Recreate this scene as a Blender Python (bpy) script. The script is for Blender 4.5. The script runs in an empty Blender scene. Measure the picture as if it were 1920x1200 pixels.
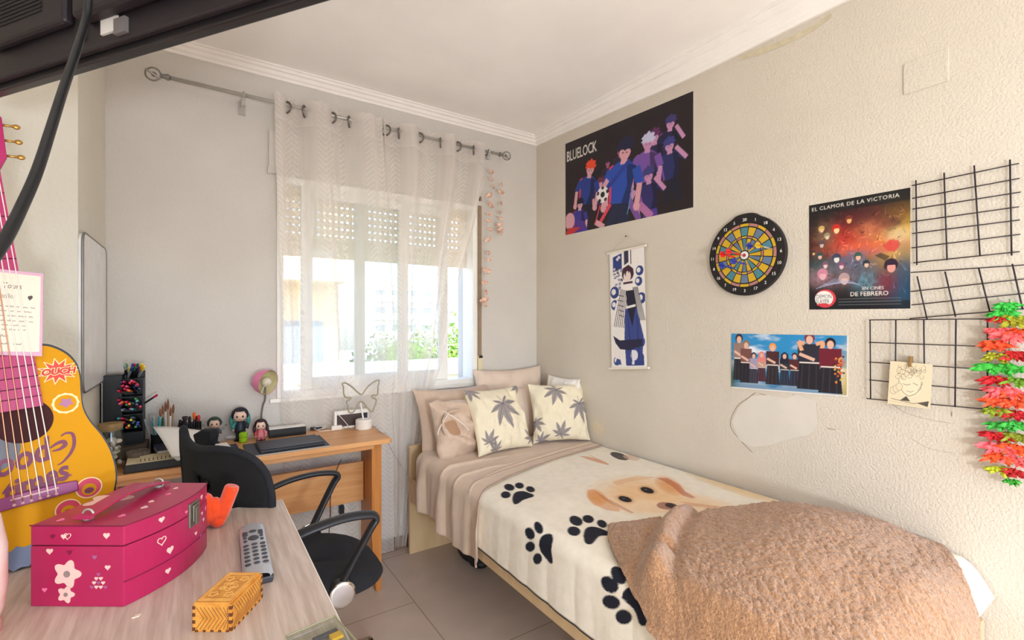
import bpy, math, random
import numpy as np
from mathutils import Vector, Matrix
from math import sin, cos, pi, radians as R

SC = bpy.context.scene
COL = SC.collection
# ------------------------------------------------------------------ camera, light, exposure
F, TH, HOR, CZ = 889.0, R(33.57), 605.0, 1.25
cam_d = bpy.data.cameras.new('camera'); cam = bpy.data.objects.new('camera', cam_d); COL.objects.link(cam)
cam_d.sensor_width = 36; cam_d.lens = 36 * F / 1920; cam_d.shift_y = 5 / 1920; cam_d.clip_start = 0.05; cam_d.clip_end = 500
cam.location = (0, 0, CZ); cam.rotation_euler = (R(90), 0, -TH)
SC.camera = cam
SC.view_settings.view_transform = 'Standard'; SC.view_settings.look = 'None'
SC.view_settings.exposure = 1.87; SC.view_settings.gamma = 1; SC.view_settings.use_curve_mapping = False
SC.cycles.max_bounces = 10; SC.cycles.diffuse_bounces = 6; SC.cycles.transparent_max_bounces = 24
SC.cycles.transmission_bounces = 8; SC.cycles.caustics_reflective = False; SC.cycles.caustics_refractive = False
SC.cycles.use_denoising = True; SC.cycles.sample_clamp_indirect = 8

W = bpy.data.worlds.new('sky'); SC.world = W; W.use_nodes = True
_n = W.node_tree.nodes; _l = W.node_tree.links; _n.clear()
_o = _n.new('ShaderNodeOutputWorld'); _b = _n.new('ShaderNodeBackground'); _s = _n.new('ShaderNodeTexSky')
_s.sky_type = 'NISHITA'; _s.sun_disc = False; _s.sun_elevation = R(48); _s.sun_rotation = R(205); _s.air_density = 1.0; _s.dust_density = 1.5
_mx = _n.new('ShaderNodeMixRGB'); _mx.blend_type = 'MULTIPLY'; _mx.inputs[0].default_value = 1; _mx.inputs[2].default_value = (.90, .96, 1.05, 1)
_l.new(_s.outputs[0], _mx.inputs[1]); _l.new(_mx.outputs[0], _b.inputs[0]); _b.inputs[1].default_value = 0.2; _l.new(_b.outputs[0], _o.inputs[0])
sd = bpy.data.lights.new('sun', 'SUN'); sd.energy = 1.5; sd.angle = R(1.0); sd.color = (1, .98, .97)
sun = bpy.data.objects.new('sun', sd); COL.objects.link(sun); sun.rotation_euler = (R(48), 0, R(-28))
# added fill light, unseen behind the camera, brightening ceiling and walls
ld = bpy.data.lights.new('added_fill_light', 'POINT'); ld.shadow_soft_size = .11; ld.energy = 31; ld.color = (.88, .95, 1.05)
fill_light = bpy.data.objects.new('added_fill_light', ld); COL.objects.link(fill_light); fill_light.location = (.15, -1.3, .95)

# ------------------------------------------------------------------ helpers
def ray(px, py):
    r = (px - 960) / F
    return Vector((sin(TH) + r * cos(TH), cos(TH) - r * sin(TH), (HOR - py) / F))
C0 = Vector((0, 0, CZ))
def at_z(px, py, z): v = ray(px, py); return C0 + v * ((z - CZ) / v.z)
def at_y(px, py, y): v = ray(px, py); return C0 + v * (y / v.y)
def at_x(px, py, x): v = ray(px, py); return C0 + v * (x / v.x)
def at_d(px, py, d): return C0 + ray(px, py) * d
def at_plane(px, py, p, n): v = ray(px, py); return C0 + v * ((p - C0).dot(n) / v.dot(n))
def lin(c):
    if isinstance(c, str): c = tuple(int(c[i:i+2], 16) for i in (0, 2, 4))
    return tuple(((x / 255) / 12.92 if x / 255 <= .04045 else ((x / 255 + .055) / 1.055) ** 2.4) for x in c)

MATS = {}
def mat(name, c, rough=.6, metal=0, var=.06, vs=12, bump=0, bs=200, spec=.4, vcol=False, trans=0, emit=0, coat=0, stretch=None, c2=None, sheen=0, alpha=1, bdist=.002):
    if name in MATS: return MATS[name]
    m = bpy.data.materials.new(name); m.use_nodes = True; nt = m.node_tree; N = nt.nodes; L = nt.links
    p = N['Principled BSDF']; p.inputs['Roughness'].default_value = rough; p.inputs['Metallic'].default_value = metal
    p.inputs['Specular IOR Level'].default_value = spec
    p.inputs['Transmission Weight'].default_value = trans; p.inputs['Coat Weight'].default_value = coat
    p.inputs['Sheen Weight'].default_value = sheen; p.inputs['Alpha'].default_value = alpha
    tc = N.new('ShaderNodeTexCoord'); mp = N.new('ShaderNodeMapping'); L.new(tc.outputs['Object'], mp.inputs[0])
    if stretch: mp.inputs['Scale'].default_value = stretch
    if vcol:
        a = N.new('ShaderNodeAttribute'); a.attribute_name = 'Col'; src = a.outputs['Color']
    else:
        rgb = N.new('ShaderNodeRGB'); rgb.outputs[0].default_value = (*lin(c), 1); src = rgb.outputs[0]
    nz = N.new('ShaderNodeTexNoise'); nz.inputs['Scale'].default_value = vs; nz.inputs['Detail'].default_value = 5; L.new(mp.outputs[0], nz.inputs['Vector'])
    if c2 is not None:
        rmp = N.new('ShaderNodeMapRange'); rmp.inputs[1].default_value = .35; rmp.inputs[2].default_value = .65; L.new(nz.outputs[0], rmp.inputs[0])
        mx = N.new('ShaderNodeMixRGB'); L.new(rmp.outputs[0], mx.inputs[0]); L.new(src, mx.inputs[1]); mx.inputs[2].default_value = (*lin(c2), 1); src = mx.outputs[0]
    elif var:
        rmp = N.new('ShaderNodeMapRange'); rmp.inputs[1].default_value = .3; rmp.inputs[2].default_value = .7; rmp.inputs[3].default_value = 1 - var; rmp.inputs[4].default_value = 1 + var
        L.new(nz.outputs[0], rmp.inputs[0])
        mx = N.new('ShaderNodeVectorMath'); mx.operation = 'SCALE'; L.new(src, mx.inputs[0]); L.new(rmp.outputs[0], mx.inputs['Scale']); src = mx.outputs[0]
    L.new(src, p.inputs['Base Color'])
    if emit: L.new(src, p.inputs['Emission Color']); p.inputs['Emission Strength'].default_value = emit
    if bump:
        bz = N.new('ShaderNodeTexNoise'); bz.inputs['Scale'].default_value = bs; bz.inputs['Detail'].default_value = 3; L.new(mp.outputs[0], bz.inputs['Vector'])
        bp = N.new('ShaderNodeBump'); bp.inputs['Strength'].default_value = bump; bp.inputs['Distance'].default_value = bdist
        L.new(bz.outputs[0], bp.inputs['Height']); L.new(bp.outputs[0], p.inputs['Normal'])
    MATS[name] = m
    return m
def wood(name, c, c2, sc=(1, 12, 12), rough=.45, vs=4, bump=.15):
    return mat(name, c, rough, c2=c2, vs=vs, stretch=sc, bump=bump, bs=30)

def tag(o, label=None, cat=None, group=None, kind=None):
    if label: o['label'] = label
    if cat: o['category'] = cat
    if group: o['group'] = group
    if kind: o['kind'] = kind
    return o
def thing(name, loc, label, cat, group=None):
    o = bpy.data.objects.new(name, None); COL.objects.link(o); o.empty_display_size = .05; o.location = loc
    return tag(o, label, cat, group)
def dup(o, parent=None):
    c = o.copy(); COL.objects.link(c); c.parent = parent
    for ch in list(o.children): dup(ch, c)
    return c
def frame(o, x, z=None):
    """matrix with local x axis along x, local z close to z"""
    x = Vector(x).normalized(); z = Vector(z or (0, 0, 1)); y = z.cross(x).normalized(); z = x.cross(y)
    m = Matrix.Identity(4)
    for i, v in enumerate((x, y, z)):
        for j in range(3): m[j][i] = v[j]
    m.translation = Vector(o)
    return m
def catmull(pts, n=8):
    pts = [Vector(p) for p in pts]; out = []
    for i in range(len(pts) - 1):
        p0 = pts[max(i-1, 0)]; p1 = pts[i]; p2 = pts[i+1]; p3 = pts[min(i+2, len(pts)-1)]
        for k in range(n):
            t = k / n
            out.append(.5 * ((2*p1) + (p2-p0)*t + (2*p0-5*p1+4*p2-p3)*t*t + (3*p1-p0-3*p2+p3)*t**3))
    out.append(pts[-1]); return out

class MB:
    def __init__(s, M=None): s.v = []; s.f = []; s.mi = []; s.M = M; s.cur = 0; s.uv = None; s.cols = None
    def add(s, vs, fs):
        b = len(s.v)
        s.v += [tuple((s.M @ Vector(v)) if s.M else v) for v in vs]
        s.f += [tuple(b + i for i in f) for f in fs]; s.mi += [s.cur] * len(fs); return s
    def box(s, x0, x1, y0, y1, z0, z1, M=None):
        vs = [Vector((x, y, z)) for z in (z0, z1) for y in (y0, y1) for x in (x0, x1)]
        if M: vs = [M @ v for v in vs]
        return s.add(vs, [(0,2,3,1), (4,5,7,6), (0,1,5,4), (2,6,7,3), (0,4,6,2), (1,3,7,5)])
    def tube(s, pts, r, seg=10, smooth=0, cap=True, flat=1.0, up=None):
        if smooth: pts = catmull(pts, smooth)
        pts = [Vector(p) for p in pts]; n = len(pts)
        rs = r if isinstance(r, (list, tuple)) else None
        vs = []; up = Vector(up or (0, 0, 1)); pu = None
        for i, p in enumerate(pts):
            t = (pts[min(i+1, n-1)] - pts[max(i-1, 0)])
            t = t.normalized() if t.length > 1e-9 else Vector((0, 0, 1))
            a = pu if pu is not None else (up if abs(t.dot(up)) < .95 else Vector((1, 0, 0)))
            side = t.cross(a).normalized(); nu = side.cross(t).normalized(); pu = nu
            if rs:
                q = i / (n - 1) * (len(rs) - 1); k = min(int(q), len(rs) - 2); rr = rs[k] + (rs[k+1] - rs[k]) * (q - k)
            else: rr = r
            for j in range(seg):
                an = 2 * pi * j / seg
                vs.append(p + side * (cos(an) * rr) + nu * (sin(an) * rr * flat))
        fs = [(i*seg + j, i*seg + (j+1) % seg, (i+1)*seg + (j+1) % seg, (i+1)*seg + j) for i in range(n-1) for j in range(seg)]
        if cap: fs += [tuple(range(seg-1, -1, -1)), tuple((n-1)*seg + j for j in range(seg))]
        return s.add(vs, fs)
    def lathe(s, prof, c=(0, 0, 0), ax=(0, 0, 1), seg=24, cap=True):
        ax = Vector(ax).normalized(); a = Vector((1, 0, 0)) if abs(ax.x) < .9 else Vector((0, 1, 0))
        u = ax.cross(a).normalized(); w = ax.cross(u); c = Vector(c); vs = []
        for r, h in prof:
            for j in range(seg):
                an = 2 * pi * j / seg; vs.append(c + ax * h + u * (cos(an) * r) + w * (sin(an) * r))
        n = len(prof)
        fs = [(i*seg + j, i*seg + (j+1) % seg, (i+1)*seg + (j+1) % seg, (i+1)*seg + j) for i in range(n-1) for j in range(seg)]
        if cap: fs += [tuple(range(seg-1, -1, -1)), tuple((n-1)*seg + j for j in range(seg))]
        return s.add(vs, fs)
    def ell(s, c, r, seg=16, rings=10, M=None):
        if not hasattr(r, '__len__'): r = (r, r, r)
        vs = []
        for i in range(rings + 1):
            th = pi * i / rings
            for j in range(seg):
                ph = 2 * pi * j / seg
                v = Vector((r[0]*sin(th)*cos(ph), r[1]*sin(th)*sin(ph), -r[2]*cos(th)))
                vs.append((M @ v if M else v) + Vector(c))
        fs = [(i*seg + j, i*seg + (j+1) % seg, (i+1)*seg + (j+1) % seg, (i+1)*seg + j) for i in range(rings) for j in range(seg)]
        return s.add(vs, fs)
    def torus(s, c, ax, R_, r, seg=24, s2=8):
        ax = Vector(ax).normalized(); a = Vector((0, 0, 1)) if abs(ax.z) < .9 else Vector((1, 0, 0))
        u = ax.cross(a).normalized(); w = ax.cross(u); c = Vector(c); vs = []
        for i in range(seg):
            an = 2*pi*i/seg; d = u*cos(an) + w*sin(an)
            for j in range(s2):
                b = 2*pi*j/s2; vs.append(c + d*(R_ + r*cos(b)) + ax*(r*sin(b)))
        return s.add(vs, [(i*s2+j, ((i+1) % seg)*s2+j, ((i+1) % seg)*s2+(j+1) % s2, i*s2+(j+1) % s2) for i in range(seg) for j in range(s2)])
    def prism(s, pts, o, u, w, t):
        """outline pts (a,b) in plane o+u*a+w*b, extruded by vector t"""
        o = Vector(o); u = Vector(u); w = Vector(w); t = Vector(t); n = len(pts)
        A = [o + u*a + w*b for a, b in pts]; B = [p + t for p in A]
        return s.add(A + B, [tuple(range(n-1, -1, -1)), tuple(range(n, 2*n))] + [(i, (i+1) % n, n+(i+1) % n, n+i) for i in range(n)])
    def grid(s, fn, nu, nv, closeu=False):
        vs = [fn(i/(nu if closeu else nu-1), j/(nv-1)) for j in range(nv) for i in range(nu)]
        k = nu if closeu else nu - 1
        return s.add(vs, [(j*nu+i, j*nu+(i+1) % nu, (j+1)*nu+(i+1) % nu, (j+1)*nu+i) for j in range(nv-1) for i in range(k)])
    def build(s, name, m, parent=None, smooth=False, bevel=0, sub=0, solid=0, loc=None, label=None, keep=False):
        vs = np.array([tuple(v) for v in s.v], dtype=float)
        if parent is not None: off = Vector(parent['_o']) if '_o' in parent else world_loc(parent)
        elif loc is not None: off = Vector(loc)
        else:
            a, b = vs.min(0), vs.max(0); off = Vector(((a[0]+b[0])/2, (a[1]+b[1])/2, a[2]))
        vs = vs - np.array(off)
        me = bpy.data.meshes.new(name); me.from_pydata(vs.tolist(), [], s.f); me.validate()
        o = bpy.data.objects.new(name, me); COL.objects.link(o)
        if parent is not None: o.parent = parent
        else: o.location = off
        ms = m if isinstance(m, (list, tuple)) else [m]
        for q in ms: me.materials.append(q)
        if len(ms) > 1 and len(me.polygons) == len(s.mi): me.polygons.foreach_set('material_index', s.mi)
        if s.cols is not None:
            at = me.color_attributes.new('Col', 'FLOAT_COLOR', 'POINT')
            c = np.ones((len(me.vertices), 4), dtype=np.float32); c[:len(s.cols), :3] = s.cols; at.data.foreach_set('color', c.ravel())
        if smooth:
            me.polygons.foreach_set('use_smooth', [True] * len(me.polygons))
        if bevel:
            b = o.modifiers.new('bevel', 'BEVEL'); b.width = bevel; b.segments = 2; b.limit_method = 'ANGLE'; b.angle_limit = R(40)
        if solid:
            b = o.modifiers.new('solid', 'SOLIDIFY'); b.thickness = solid; b.offset = 0
        if sub:
            b = o.modifiers.new('sub', 'SUBSURF'); b.levels = sub; b.render_levels = sub
        if label: o['label'] = label
        return o
def world_loc(o):
    l = Vector(o.location); p = o.parent
    while p is not None: l = l + Vector(p.location); p = p.parent
    return l
def struct(o): o['kind'] = 'structure'; return o

rng = np.random.RandomState(5); random.seed(5)
_lat = rng.rand(64, 64, 64).astype(np.float32)
def vnoise(x, y, z=0.0):
    x = np.asarray(x, dtype=float); y = np.asarray(y, dtype=float); z = np.asarray(z, dtype=float) + 0*x
    xi = np.floor(x).astype(int); yi = np.floor(y).astype(int); zi = np.floor(z).astype(int)
    fx = x-xi; fy = y-yi; fz = z-zi
    fx = fx*fx*(3-2*fx); fy = fy*fy*(3-2*fy); fz = fz*fz*(3-2*fz); r = 0
    for a in (0, 1):
        for b in (0, 1):
            for c in (0, 1):
                r = r + _lat[(xi+a) % 64, (yi+b) % 64, (zi+c) % 64] * (fx if a else 1-fx) * (fy if b else 1-fy) * (fz if c else 1-fz)
    return r * 2 - 1
def fbm(x, y, z=0.0, o=4):
    r = 0; a = 1
    for k in range(o): r = r + a * vnoise(np.asarray(x)*2**k + 7*k, np.asarray(y)*2**k + 3*k, z); a *= .5
    return r / 1.9

class Canvas:
    """flat colour artwork, painted in its own units (x right, y up, 0..w, 0..h)"""
    def __init__(s, w, h, nx, ny, bg):
        s.w, s.h, s.nx, s.ny = w, h, nx, ny
        s.X, s.Y = np.meshgrid(np.linspace(0, w, nx*2), np.linspace(0, h, ny*2)); s.a = np.zeros((ny*2, nx*2, 3)); s.a[:] = lin(bg)
    def _sub(s, x0, x1, y0, y1):
        i0 = max(int(math.floor(x0/s.w*(s.nx*2-1))), 0); i1 = min(int(math.ceil(x1/s.w*(s.nx*2-1))) + 1, s.nx*2)
        j0 = max(int(math.floor(y0/s.h*(s.ny*2-1))), 0); j1 = min(int(math.ceil(y1/s.h*(s.ny*2-1))) + 1, s.ny*2)
        return slice(j0, max(j1, j0)), slice(i0, max(i1, i0))
    def mask(s, m, c, al=1.0, sl=None):
        t = s.a[sl] if sl else s.a
        t[m] = t[m] * (1-al) + np.array(lin(c)) * al
    def poly(s, pts, c, al=1.0):
        xs = [p[0] for p in pts]; ys = [p[1] for p in pts]; sl = s._sub(min(xs), max(xs), min(ys), max(ys))
        X = s.X[sl]; Y = s.Y[sl]
        if X.size == 0: return
        ins = np.zeros(X.shape, bool); n = len(pts); j = n-1
        for i in range(n):
            xi, yi = pts[i]; xj, yj = pts[j]
            if yi != yj: ins ^= ((yi > Y) != (yj > Y)) & (X < (xj-xi)*(Y-yi)/(yj-yi) + xi)
            j = i
        s.mask(ins, c, al, sl)
    def ell(s, cx, cy, rx, ry, c, rot=0, al=1.0): s.poly([(cx+rx*cos(a)*cos(rot)-ry*sin(a)*sin(rot), cy+rx*cos(a)*sin(rot)+ry*sin(a)*cos(rot)) for a in np.linspace(0, 2*pi, 20, endpoint=False)], c, al)
    def line(s, pts, w, c, al=1.0, w2=None):
        for k in range(len(pts)-1):
            (x0, y0), (x1, y1) = pts[k], pts[k+1]; L = math.hypot(x1-x0, y1-y0) or 1e-6; nx = -(y1-y0)/L*w/2; ny = (x1-x0)/L*w/2
            q = 1 if w2 is None else w2/w
            s.poly([(x0+nx, y0+ny), (x1+nx*q, y1+ny*q), (x1-nx*q, y1-ny*q), (x0-nx, y0-ny)], c, al)
    def text(s, t, x, y, size, c, sx=1.0, rot=0, spacing=1.0, shear=0, al=1.0):
        cu = bpy.data.curves.new('t', 'FONT'); cu.body = t; cu.size = 1; cu.space_character = spacing; cu.resolution_u = 2
        ob = bpy.data.objects.new('t', cu); COL.objects.link(ob); me = bpy.data.meshes.new_from_object(ob)
        me.calc_loop_triangles(); V = [v.co.copy() for v in me.vertices]
        for tr in me.loop_triangles:
            P = []
            for i in tr.vertices:
                a = (V[i].x + shear*V[i].y)*size*sx; b = V[i].y*size; P.append((x + a*cos(rot) - b*sin(rot), y + a*sin(rot) + b*cos(rot)))
            s.poly(P, c, al)
        bpy.data.objects.remove(ob); bpy.data.meshes.remove(me)
    def out(s): return s.a.reshape(s.ny, 2, s.nx, 2, 3).mean((1, 3))
    def panel(s, name, p00, p10, p11, p01, m, parent=None, thick=.0012, n=None, rev=(240, 238, 232)):
        """grid through four corners (bottom-left, bottom-right, top-right, top-left), with edges and back"""
        p = [Vector(q) for q in (p00, p10, p11, p01)]; nrm = Vector(n) if n else (p[1]-p[0]).cross(p[3]-p[0]).normalized()
        g = MB(); nx, ny = s.nx, s.ny
        u = np.linspace(0, 1, nx)[None, :, None]; v = np.linspace(0, 1, ny)[:, None, None]; q = [np.array(t) for t in p]
        P = (q[0]*(1-u) + q[1]*u)*(1-v) + (q[3]*(1-u) + q[2]*u)*v
        g.v = [tuple(t) for t in P.reshape(-1, 3)]
        g.f = [(j*nx+i, j*nx+i+1, (j+1)*nx+i+1, (j+1)*nx+i) for j in range(ny-1) for i in range(nx-1)]; g.mi = [0]*len(g.f)
        cols = s.out().reshape(-1, 3); b = len(g.v)
        g.v += [tuple(t) for t in p] + [tuple(t - nrm*thick) for t in p]
        g.f += [(b+7, b+6, b+5, b+4)] + [(b+i, b+4+i, b+4+(i+1) % 4, b+(i+1) % 4) for i in range(4)]; g.mi += [0]*5
        g.cols = np.vstack([cols, np.tile(np.array(lin(rev)), (8, 1))])
        return g.build(name, m, parent)
def lettering(t, M, size, m, parent, name='lettering', ext=.0006, spacing=1.0, shear=0, sx=1.0, thick=0.0, into=None):
    cu = bpy.data.curves.new('t', 'FONT'); cu.body = t; cu.size = size; cu.extrude = ext; cu.space_character = spacing; cu.shear = shear; cu.offset = thick
    cu.align_x = 'CENTER'; cu.align_y = 'CENTER'; cu.resolution_u = 3
    ob = bpy.data.objects.new('t', cu); COL.objects.link(ob); me = bpy.data.meshes.new_from_object(ob); bpy.data.objects.remove(ob)
    g = into if into is not None else MB(); M2 = M @ Matrix.Diagonal((sx, 1, 1, 1)); o2 = g.M; g.M = M2; g.add([v.co.copy() for v in me.vertices], [tuple(p.vertices) for p in me.polygons]); g.M = o2; bpy.data.meshes.remove(me)
    if into is not None: return
    return g.build(name, m, parent)
ART = mat('printed_paper', (255,)*3, .45, vcol=True, var=0)
ARTM = mat('printed_matt', (255,)*3, .8, vcol=True, var=.03, vs=60)

# ------------------------------------------------------------------ the room
XR, YW, XL, YP, XS, ZC, YB = 1.874, 2.53, -.80, 2.0, -.313, 2.468, -1.9
def plaster(name, c, bump, bs=120):
    m = mat(name, c, .85, var=.035, vs=3, bump=bump, bs=bs, spec=.15, bdist=.006); return m
P_R = plaster('plaster_right', (211, 202, 187), .5, 130); P_W = plaster('plaster_window', (208, 203, 196), .35, 130)
P_L = plaster('plaster_left', (220, 216, 204), .35, 90); P_C = plaster('plaster_ceiling', (250, 246, 241), .06, 60)
TRIM = mat('white_trim', (244, 239, 233), .6, var=.02)
# floor tiles
fm = mat('floor_tile', (172, 150, 131), .38, var=0); N = fm.node_tree.nodes; L = fm.node_tree.links; pb = N['Principled BSDF']
tc = N.new('ShaderNodeTexCoord'); mp = N.new('ShaderNodeMapping'); L.new(tc.outputs['Object'], mp.inputs[0])
mp.vector_type = 'POINT'
bk = N.new('ShaderNodeTexBrick'); L.new(mp.outputs[0], bk.inputs['Vector']); bk.offset = .5; bk.inputs['Scale'].default_value = 1
bk.inputs['Brick Width'].default_value = .9; bk.inputs['Row Height'].default_value = .45; bk.inputs['Mortar Size'].default_value = .0025
nz = N.new('ShaderNodeTexNoise'); nz.inputs['Scale'].default_value = 7; nz.inputs['Detail'].default_value = 6; L.new(tc.outputs['Object'], nz.inputs[0])
cr = N.new('ShaderNodeMixRGB'); L.new(nz.outputs[0], cr.inputs[0]); cr.inputs[1].default_value = (*lin((206, 188, 172)), 1); cr.inputs[2].default_value = (*lin((184, 166, 152)), 1)
L.new(cr.outputs[0], bk.inputs['Color1']); L.new(cr.outputs[0], bk.inputs['Color2']); bk.inputs['Mortar'].default_value = (*lin((150, 130, 116)), 1)
L.new(bk.outputs[0], pb.inputs['Base Color'])
g = MB(); g.box(XL, XR, YB, YW, -.1, 0); o = g.build('floor', fm, loc=(0, 0, 0)); struct(o); o.rotation_euler = (0, 0, 0)
# brick rows must run along y: swap axes in the mapping
mp.inputs['Rotation'].default_value = (0, 0, R(90)); mp.inputs['Location'].default_value = (2.01+.9*3, -.81+.45*4, 0)
g = MB(); g.box(XL-.1, XR+.1, YB-.2, YW+.25, ZC, ZC+.15); struct(g.build('ceiling', P_C))
g = MB(); g.box(XR, XR+.2, YB, YW+.25, -.1, ZC); WALLR = struct(g.build('wall_right', P_R))
g = MB(); g.box(XL-.2, XL, YB, YW+.25, -.1, ZC); g.box(XL, XS, YP, YW, -.0, ZC); WALLL = struct(g.build('wall_left', P_L, bevel=.004))
wx0, wx1, wz0, wz1 = .318, 1.42, .885, 1.962
g = MB(); g.box(XL, wx0, YW, YW+.25, -.1, ZC); g.box(wx1, XR, YW, YW+.25, -.1, ZC); g.box(wx0, wx1, YW, YW+.25, -.1, wz0); g.box(wx0, wx1, YW, YW+.25, wz1, ZC)
WALLW = struct(g.build('wall_window', P_W))
# back wall with a wide opening made to admit fill light, behind the viewpoint
g = MB(); g.box(XL, XR, YB-.15, YB, 2.3, ZC); g.box(XL, XL+.3, YB-.15, YB, 0, 2.3); g.box(XR-.25, XR, YB-.15, YB, 0, 2.3); struct(g.build('wall_back', P_L))
# unseen pale slab added behind the viewpoint, bouncing sunlight up to the ceiling
struct(MB().box(-3, 4, YB-4.2, YB-.02, -.12, -.02).build('bounce_slab', mat('bounce_slab_pale', (226, 220, 212), .6, var=.05, vs=3)))
# cornices
prof = [(0, 0), (.0, -.05), (.012, -.05), (.016, -.04), (.026, -.036), (.032, -.022), (.044, -.02), (.048, -.008), (.056, -.008), (.056, 0)]
g = MB(); g.prism([(-a, b) for a, b in prof], (XS, YW, ZC), (0, 1, 0), (0, 0, 1), (XR-XS, 0, 0)); struct(g.build('trim_1', TRIM))
g = MB(); n_ = len(prof); ys_ = [YB, 1.2, 1.4, 1.7, 2.0, 2.3, YW]; sc_ = [2.15, 2.15, 2.1, 1.75, 1.45, 1.15, 1.0]
g.add([(XR-a, y, ZC+b*k) for y, k in zip(ys_, sc_) for a, b in prof], [(j*n_+i, (j+1)*n_+i, (j+1)*n_+i+1, j*n_+i+1) for j in range(len(ys_)-1) for i in range(n_-1)]); struct(g.build('trim_2', TRIM))
BB = mat('baseboard_stone', (120, 98, 84), .5, var=.15, vs=20)
g = MB(); g.box(XS, XR, YW-.012, YW, 0, .07); struct(g.build('baseboard_window', BB))
g = MB(); g.box(XR-.012, XR, YB, YW-.012, 0, .07); struct(g.build('baseboard_right', BB))
# marks, stains and a painted shadow strip on the right wall, parented to it
CRK = mat('crack_dark', (150, 128, 108), .9, var=.2, vs=80); PAT = mat('filler_plaster', (216, 209, 197), .8, var=.03, vs=10, bump=.15, bs=30); SHGAP = mat('painted_shadow_gap', (204, 193, 164), .9, var=.12, vs=30)
def wallr(px, py, off=0.0): p = at_x(px, py, XR - off); return p
def crack(pts, w, m=CRK, name='crack'):
    g = MB(); pts = catmull([wallr(x, y, .0006) for x, y in pts], 4); n = len(pts)
    vs = []
    for i, p in enumerate(pts):
        t = (pts[min(i+1, n-1)] - pts[max(i-1, 0)]).normalized(); s_ = t.cross(Vector((1, 0, 0))).normalized()
        ww = w*(.4 + .6*abs(fbm(i*.7, w*999)))*(1 if 0 < i < n-1 else .1); vs += [p + s_*ww, p - s_*ww]
    g.add(vs, [(2*i, 2*i+1, 2*i+3, 2*i+2) for i in range(n-1)]); return g.build(name, m, WALLR)
g = MB(); pp = [wallr(x, y, .001) for x, y in [(1372, 790), (1385, 762), (1410, 742), (1440, 741), (1475, 748), (1490, 740), (1530, 752), (1532, 800), (1518, 815), (1470, 826), (1445, 835), (1410, 838), (1385, 825)]]
g.add(pp, [tuple(range(len(pp)))]); g.build('plaster_patch', PAT, WALLR)
crack([(1418, 735), (1400, 748), (1382, 762), (1370, 788), (1372, 805), (1388, 825), (1412, 850)], .0022)
crack([(1422, 737), (1450, 745), (1476, 749), (1490, 738)], .0018); crack([(1395, 777), (1402, 779)], .0025); crack([(1416, 781), (1420, 782)], .004); crack([(1550, 803), (1568, 806)], .0022)
crack([(1785, 770), (1784, 782)], .002); crack([(1640, 730), (1700, 775), (1790, 795)], .0008)
crack([(1705, 820), (1740, 840), (1788, 850)], .0007); crack([(1350, 52*10), (1352, 524)], .003)
g = MB(); pp = [wallr(x, y, .0008) for x, y in [(1466, 752), (1532, 756), (1530, 790), (1505, 800), (1468, 770)]]; g.add(pp, [tuple(range(len(pp)))])
g.build('repair_stain', mat('repair_stain', (200, 191, 168), .8, var=.05), WALLR)
g = MB(); g.ell((XR, at_x(1122, 803, XR).y, at_x(1122, 803, XR).z), (.001, .045, .035)); g.build('round_stain', mat('ring_stain', (216, 202, 178), .9, var=.08, vs=40), WALLR)
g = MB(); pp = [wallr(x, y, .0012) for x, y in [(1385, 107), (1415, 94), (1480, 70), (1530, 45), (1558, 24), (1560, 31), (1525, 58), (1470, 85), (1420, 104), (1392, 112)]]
g.add(pp, [tuple(range(len(pp)))]); g.build('painted_shadow_gap', SHGAP, WALLR)  # shade of the gap below the cornice, painted as a yellowish strip
# painted-over cover plate high on the right wall
q = [at_x(x, y, XR) for x, y in ((1694, 177), (1780, 153), (1780, 92), (1694, 118))]
g = MB(); ya, yb = q[0].y, q[1].y; za, zb = (q[0].z+q[1].z)/2, (q[2].z+q[3].z)/2
g.box(XR-.004, XR+.001, yb, ya, za, zb); tag(g.build('junction_box_cover', P_R, bevel=.002), 'blank rectangular cover plate painted over, high on the right wall', 'cover plate')
# ------------------------------------------------------------------ window
WF = mat('window_white', (240, 238, 232), .35, var=.02); GL = bpy.data.materials.new('window_glass'); GL.use_nodes = True
n_ = GL.node_tree.nodes; l_ = GL.node_tree.links; n_.clear(); o_ = n_.new('ShaderNodeOutputMaterial'); m_ = n_.new('ShaderNodeMixShader'); t_ = n_.new('ShaderNodeBsdfTransparent'); g_ = n_.new('ShaderNodeBsdfGlossy')
g_.inputs['Roughness'].default_value = .02; m_.inputs[0].default_value = .06; t_.inputs[0].default_value = (.95, .97, .96, 1)
l_.new(t_.outputs[0], m_.inputs[1]); l_.new(g_.outputs[0], m_.inputs[2]); l_.new(m_.outputs[0], o_.inputs[0]); MATS['glass'] = GL
win = bpy.data.objects.new('window_1', None); COL.objects.link(win); win.location = ((wx0+wx1)/2, YW, wz0); struct(win)
g = MB(); t = .03; y0, y1 = YW-.008, YW+.075
g.box(wx0, wx0+t, y0, y1, wz0, wz1); g.box(wx1-t, wx1, y0, y1, wz0, wz1); g.box(wx0+t, wx1-t, y0, y1, wz0, wz0+t); g.box(wx0+t, wx1-t, y0, y1, wz1-t*1.2, wz1)
g.build('window_frame', WF, win, bevel=.003)
g = MB(); g.box(wx0-.03, wx1+.03, YW-.012, YW, wz0-.02, wz0); g.build('sill', WF, win, bevel=.003)
def sash(x0, x1, y):
    g = MB(); z0, z1 = wz0+.03, wz1-.035; s = .055
    g.box(x0, x0+s, y, y+.028, z0, z1); g.box(x1-s, x1, y, y+.028, z0, z1); g.box(x0+s, x1-s, y, y+.028, z0, z0+.06); g.box(x0+s, x1-s, y, y+.028, z1-.05, z1)
    o = g.build('sash', WF, win, bevel=.003)
    g = MB(); g.box(x0+s, x1-s, y+.011, y+.017, z0+.06, z1-.05); g.build('pane', GL, o)
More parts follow.
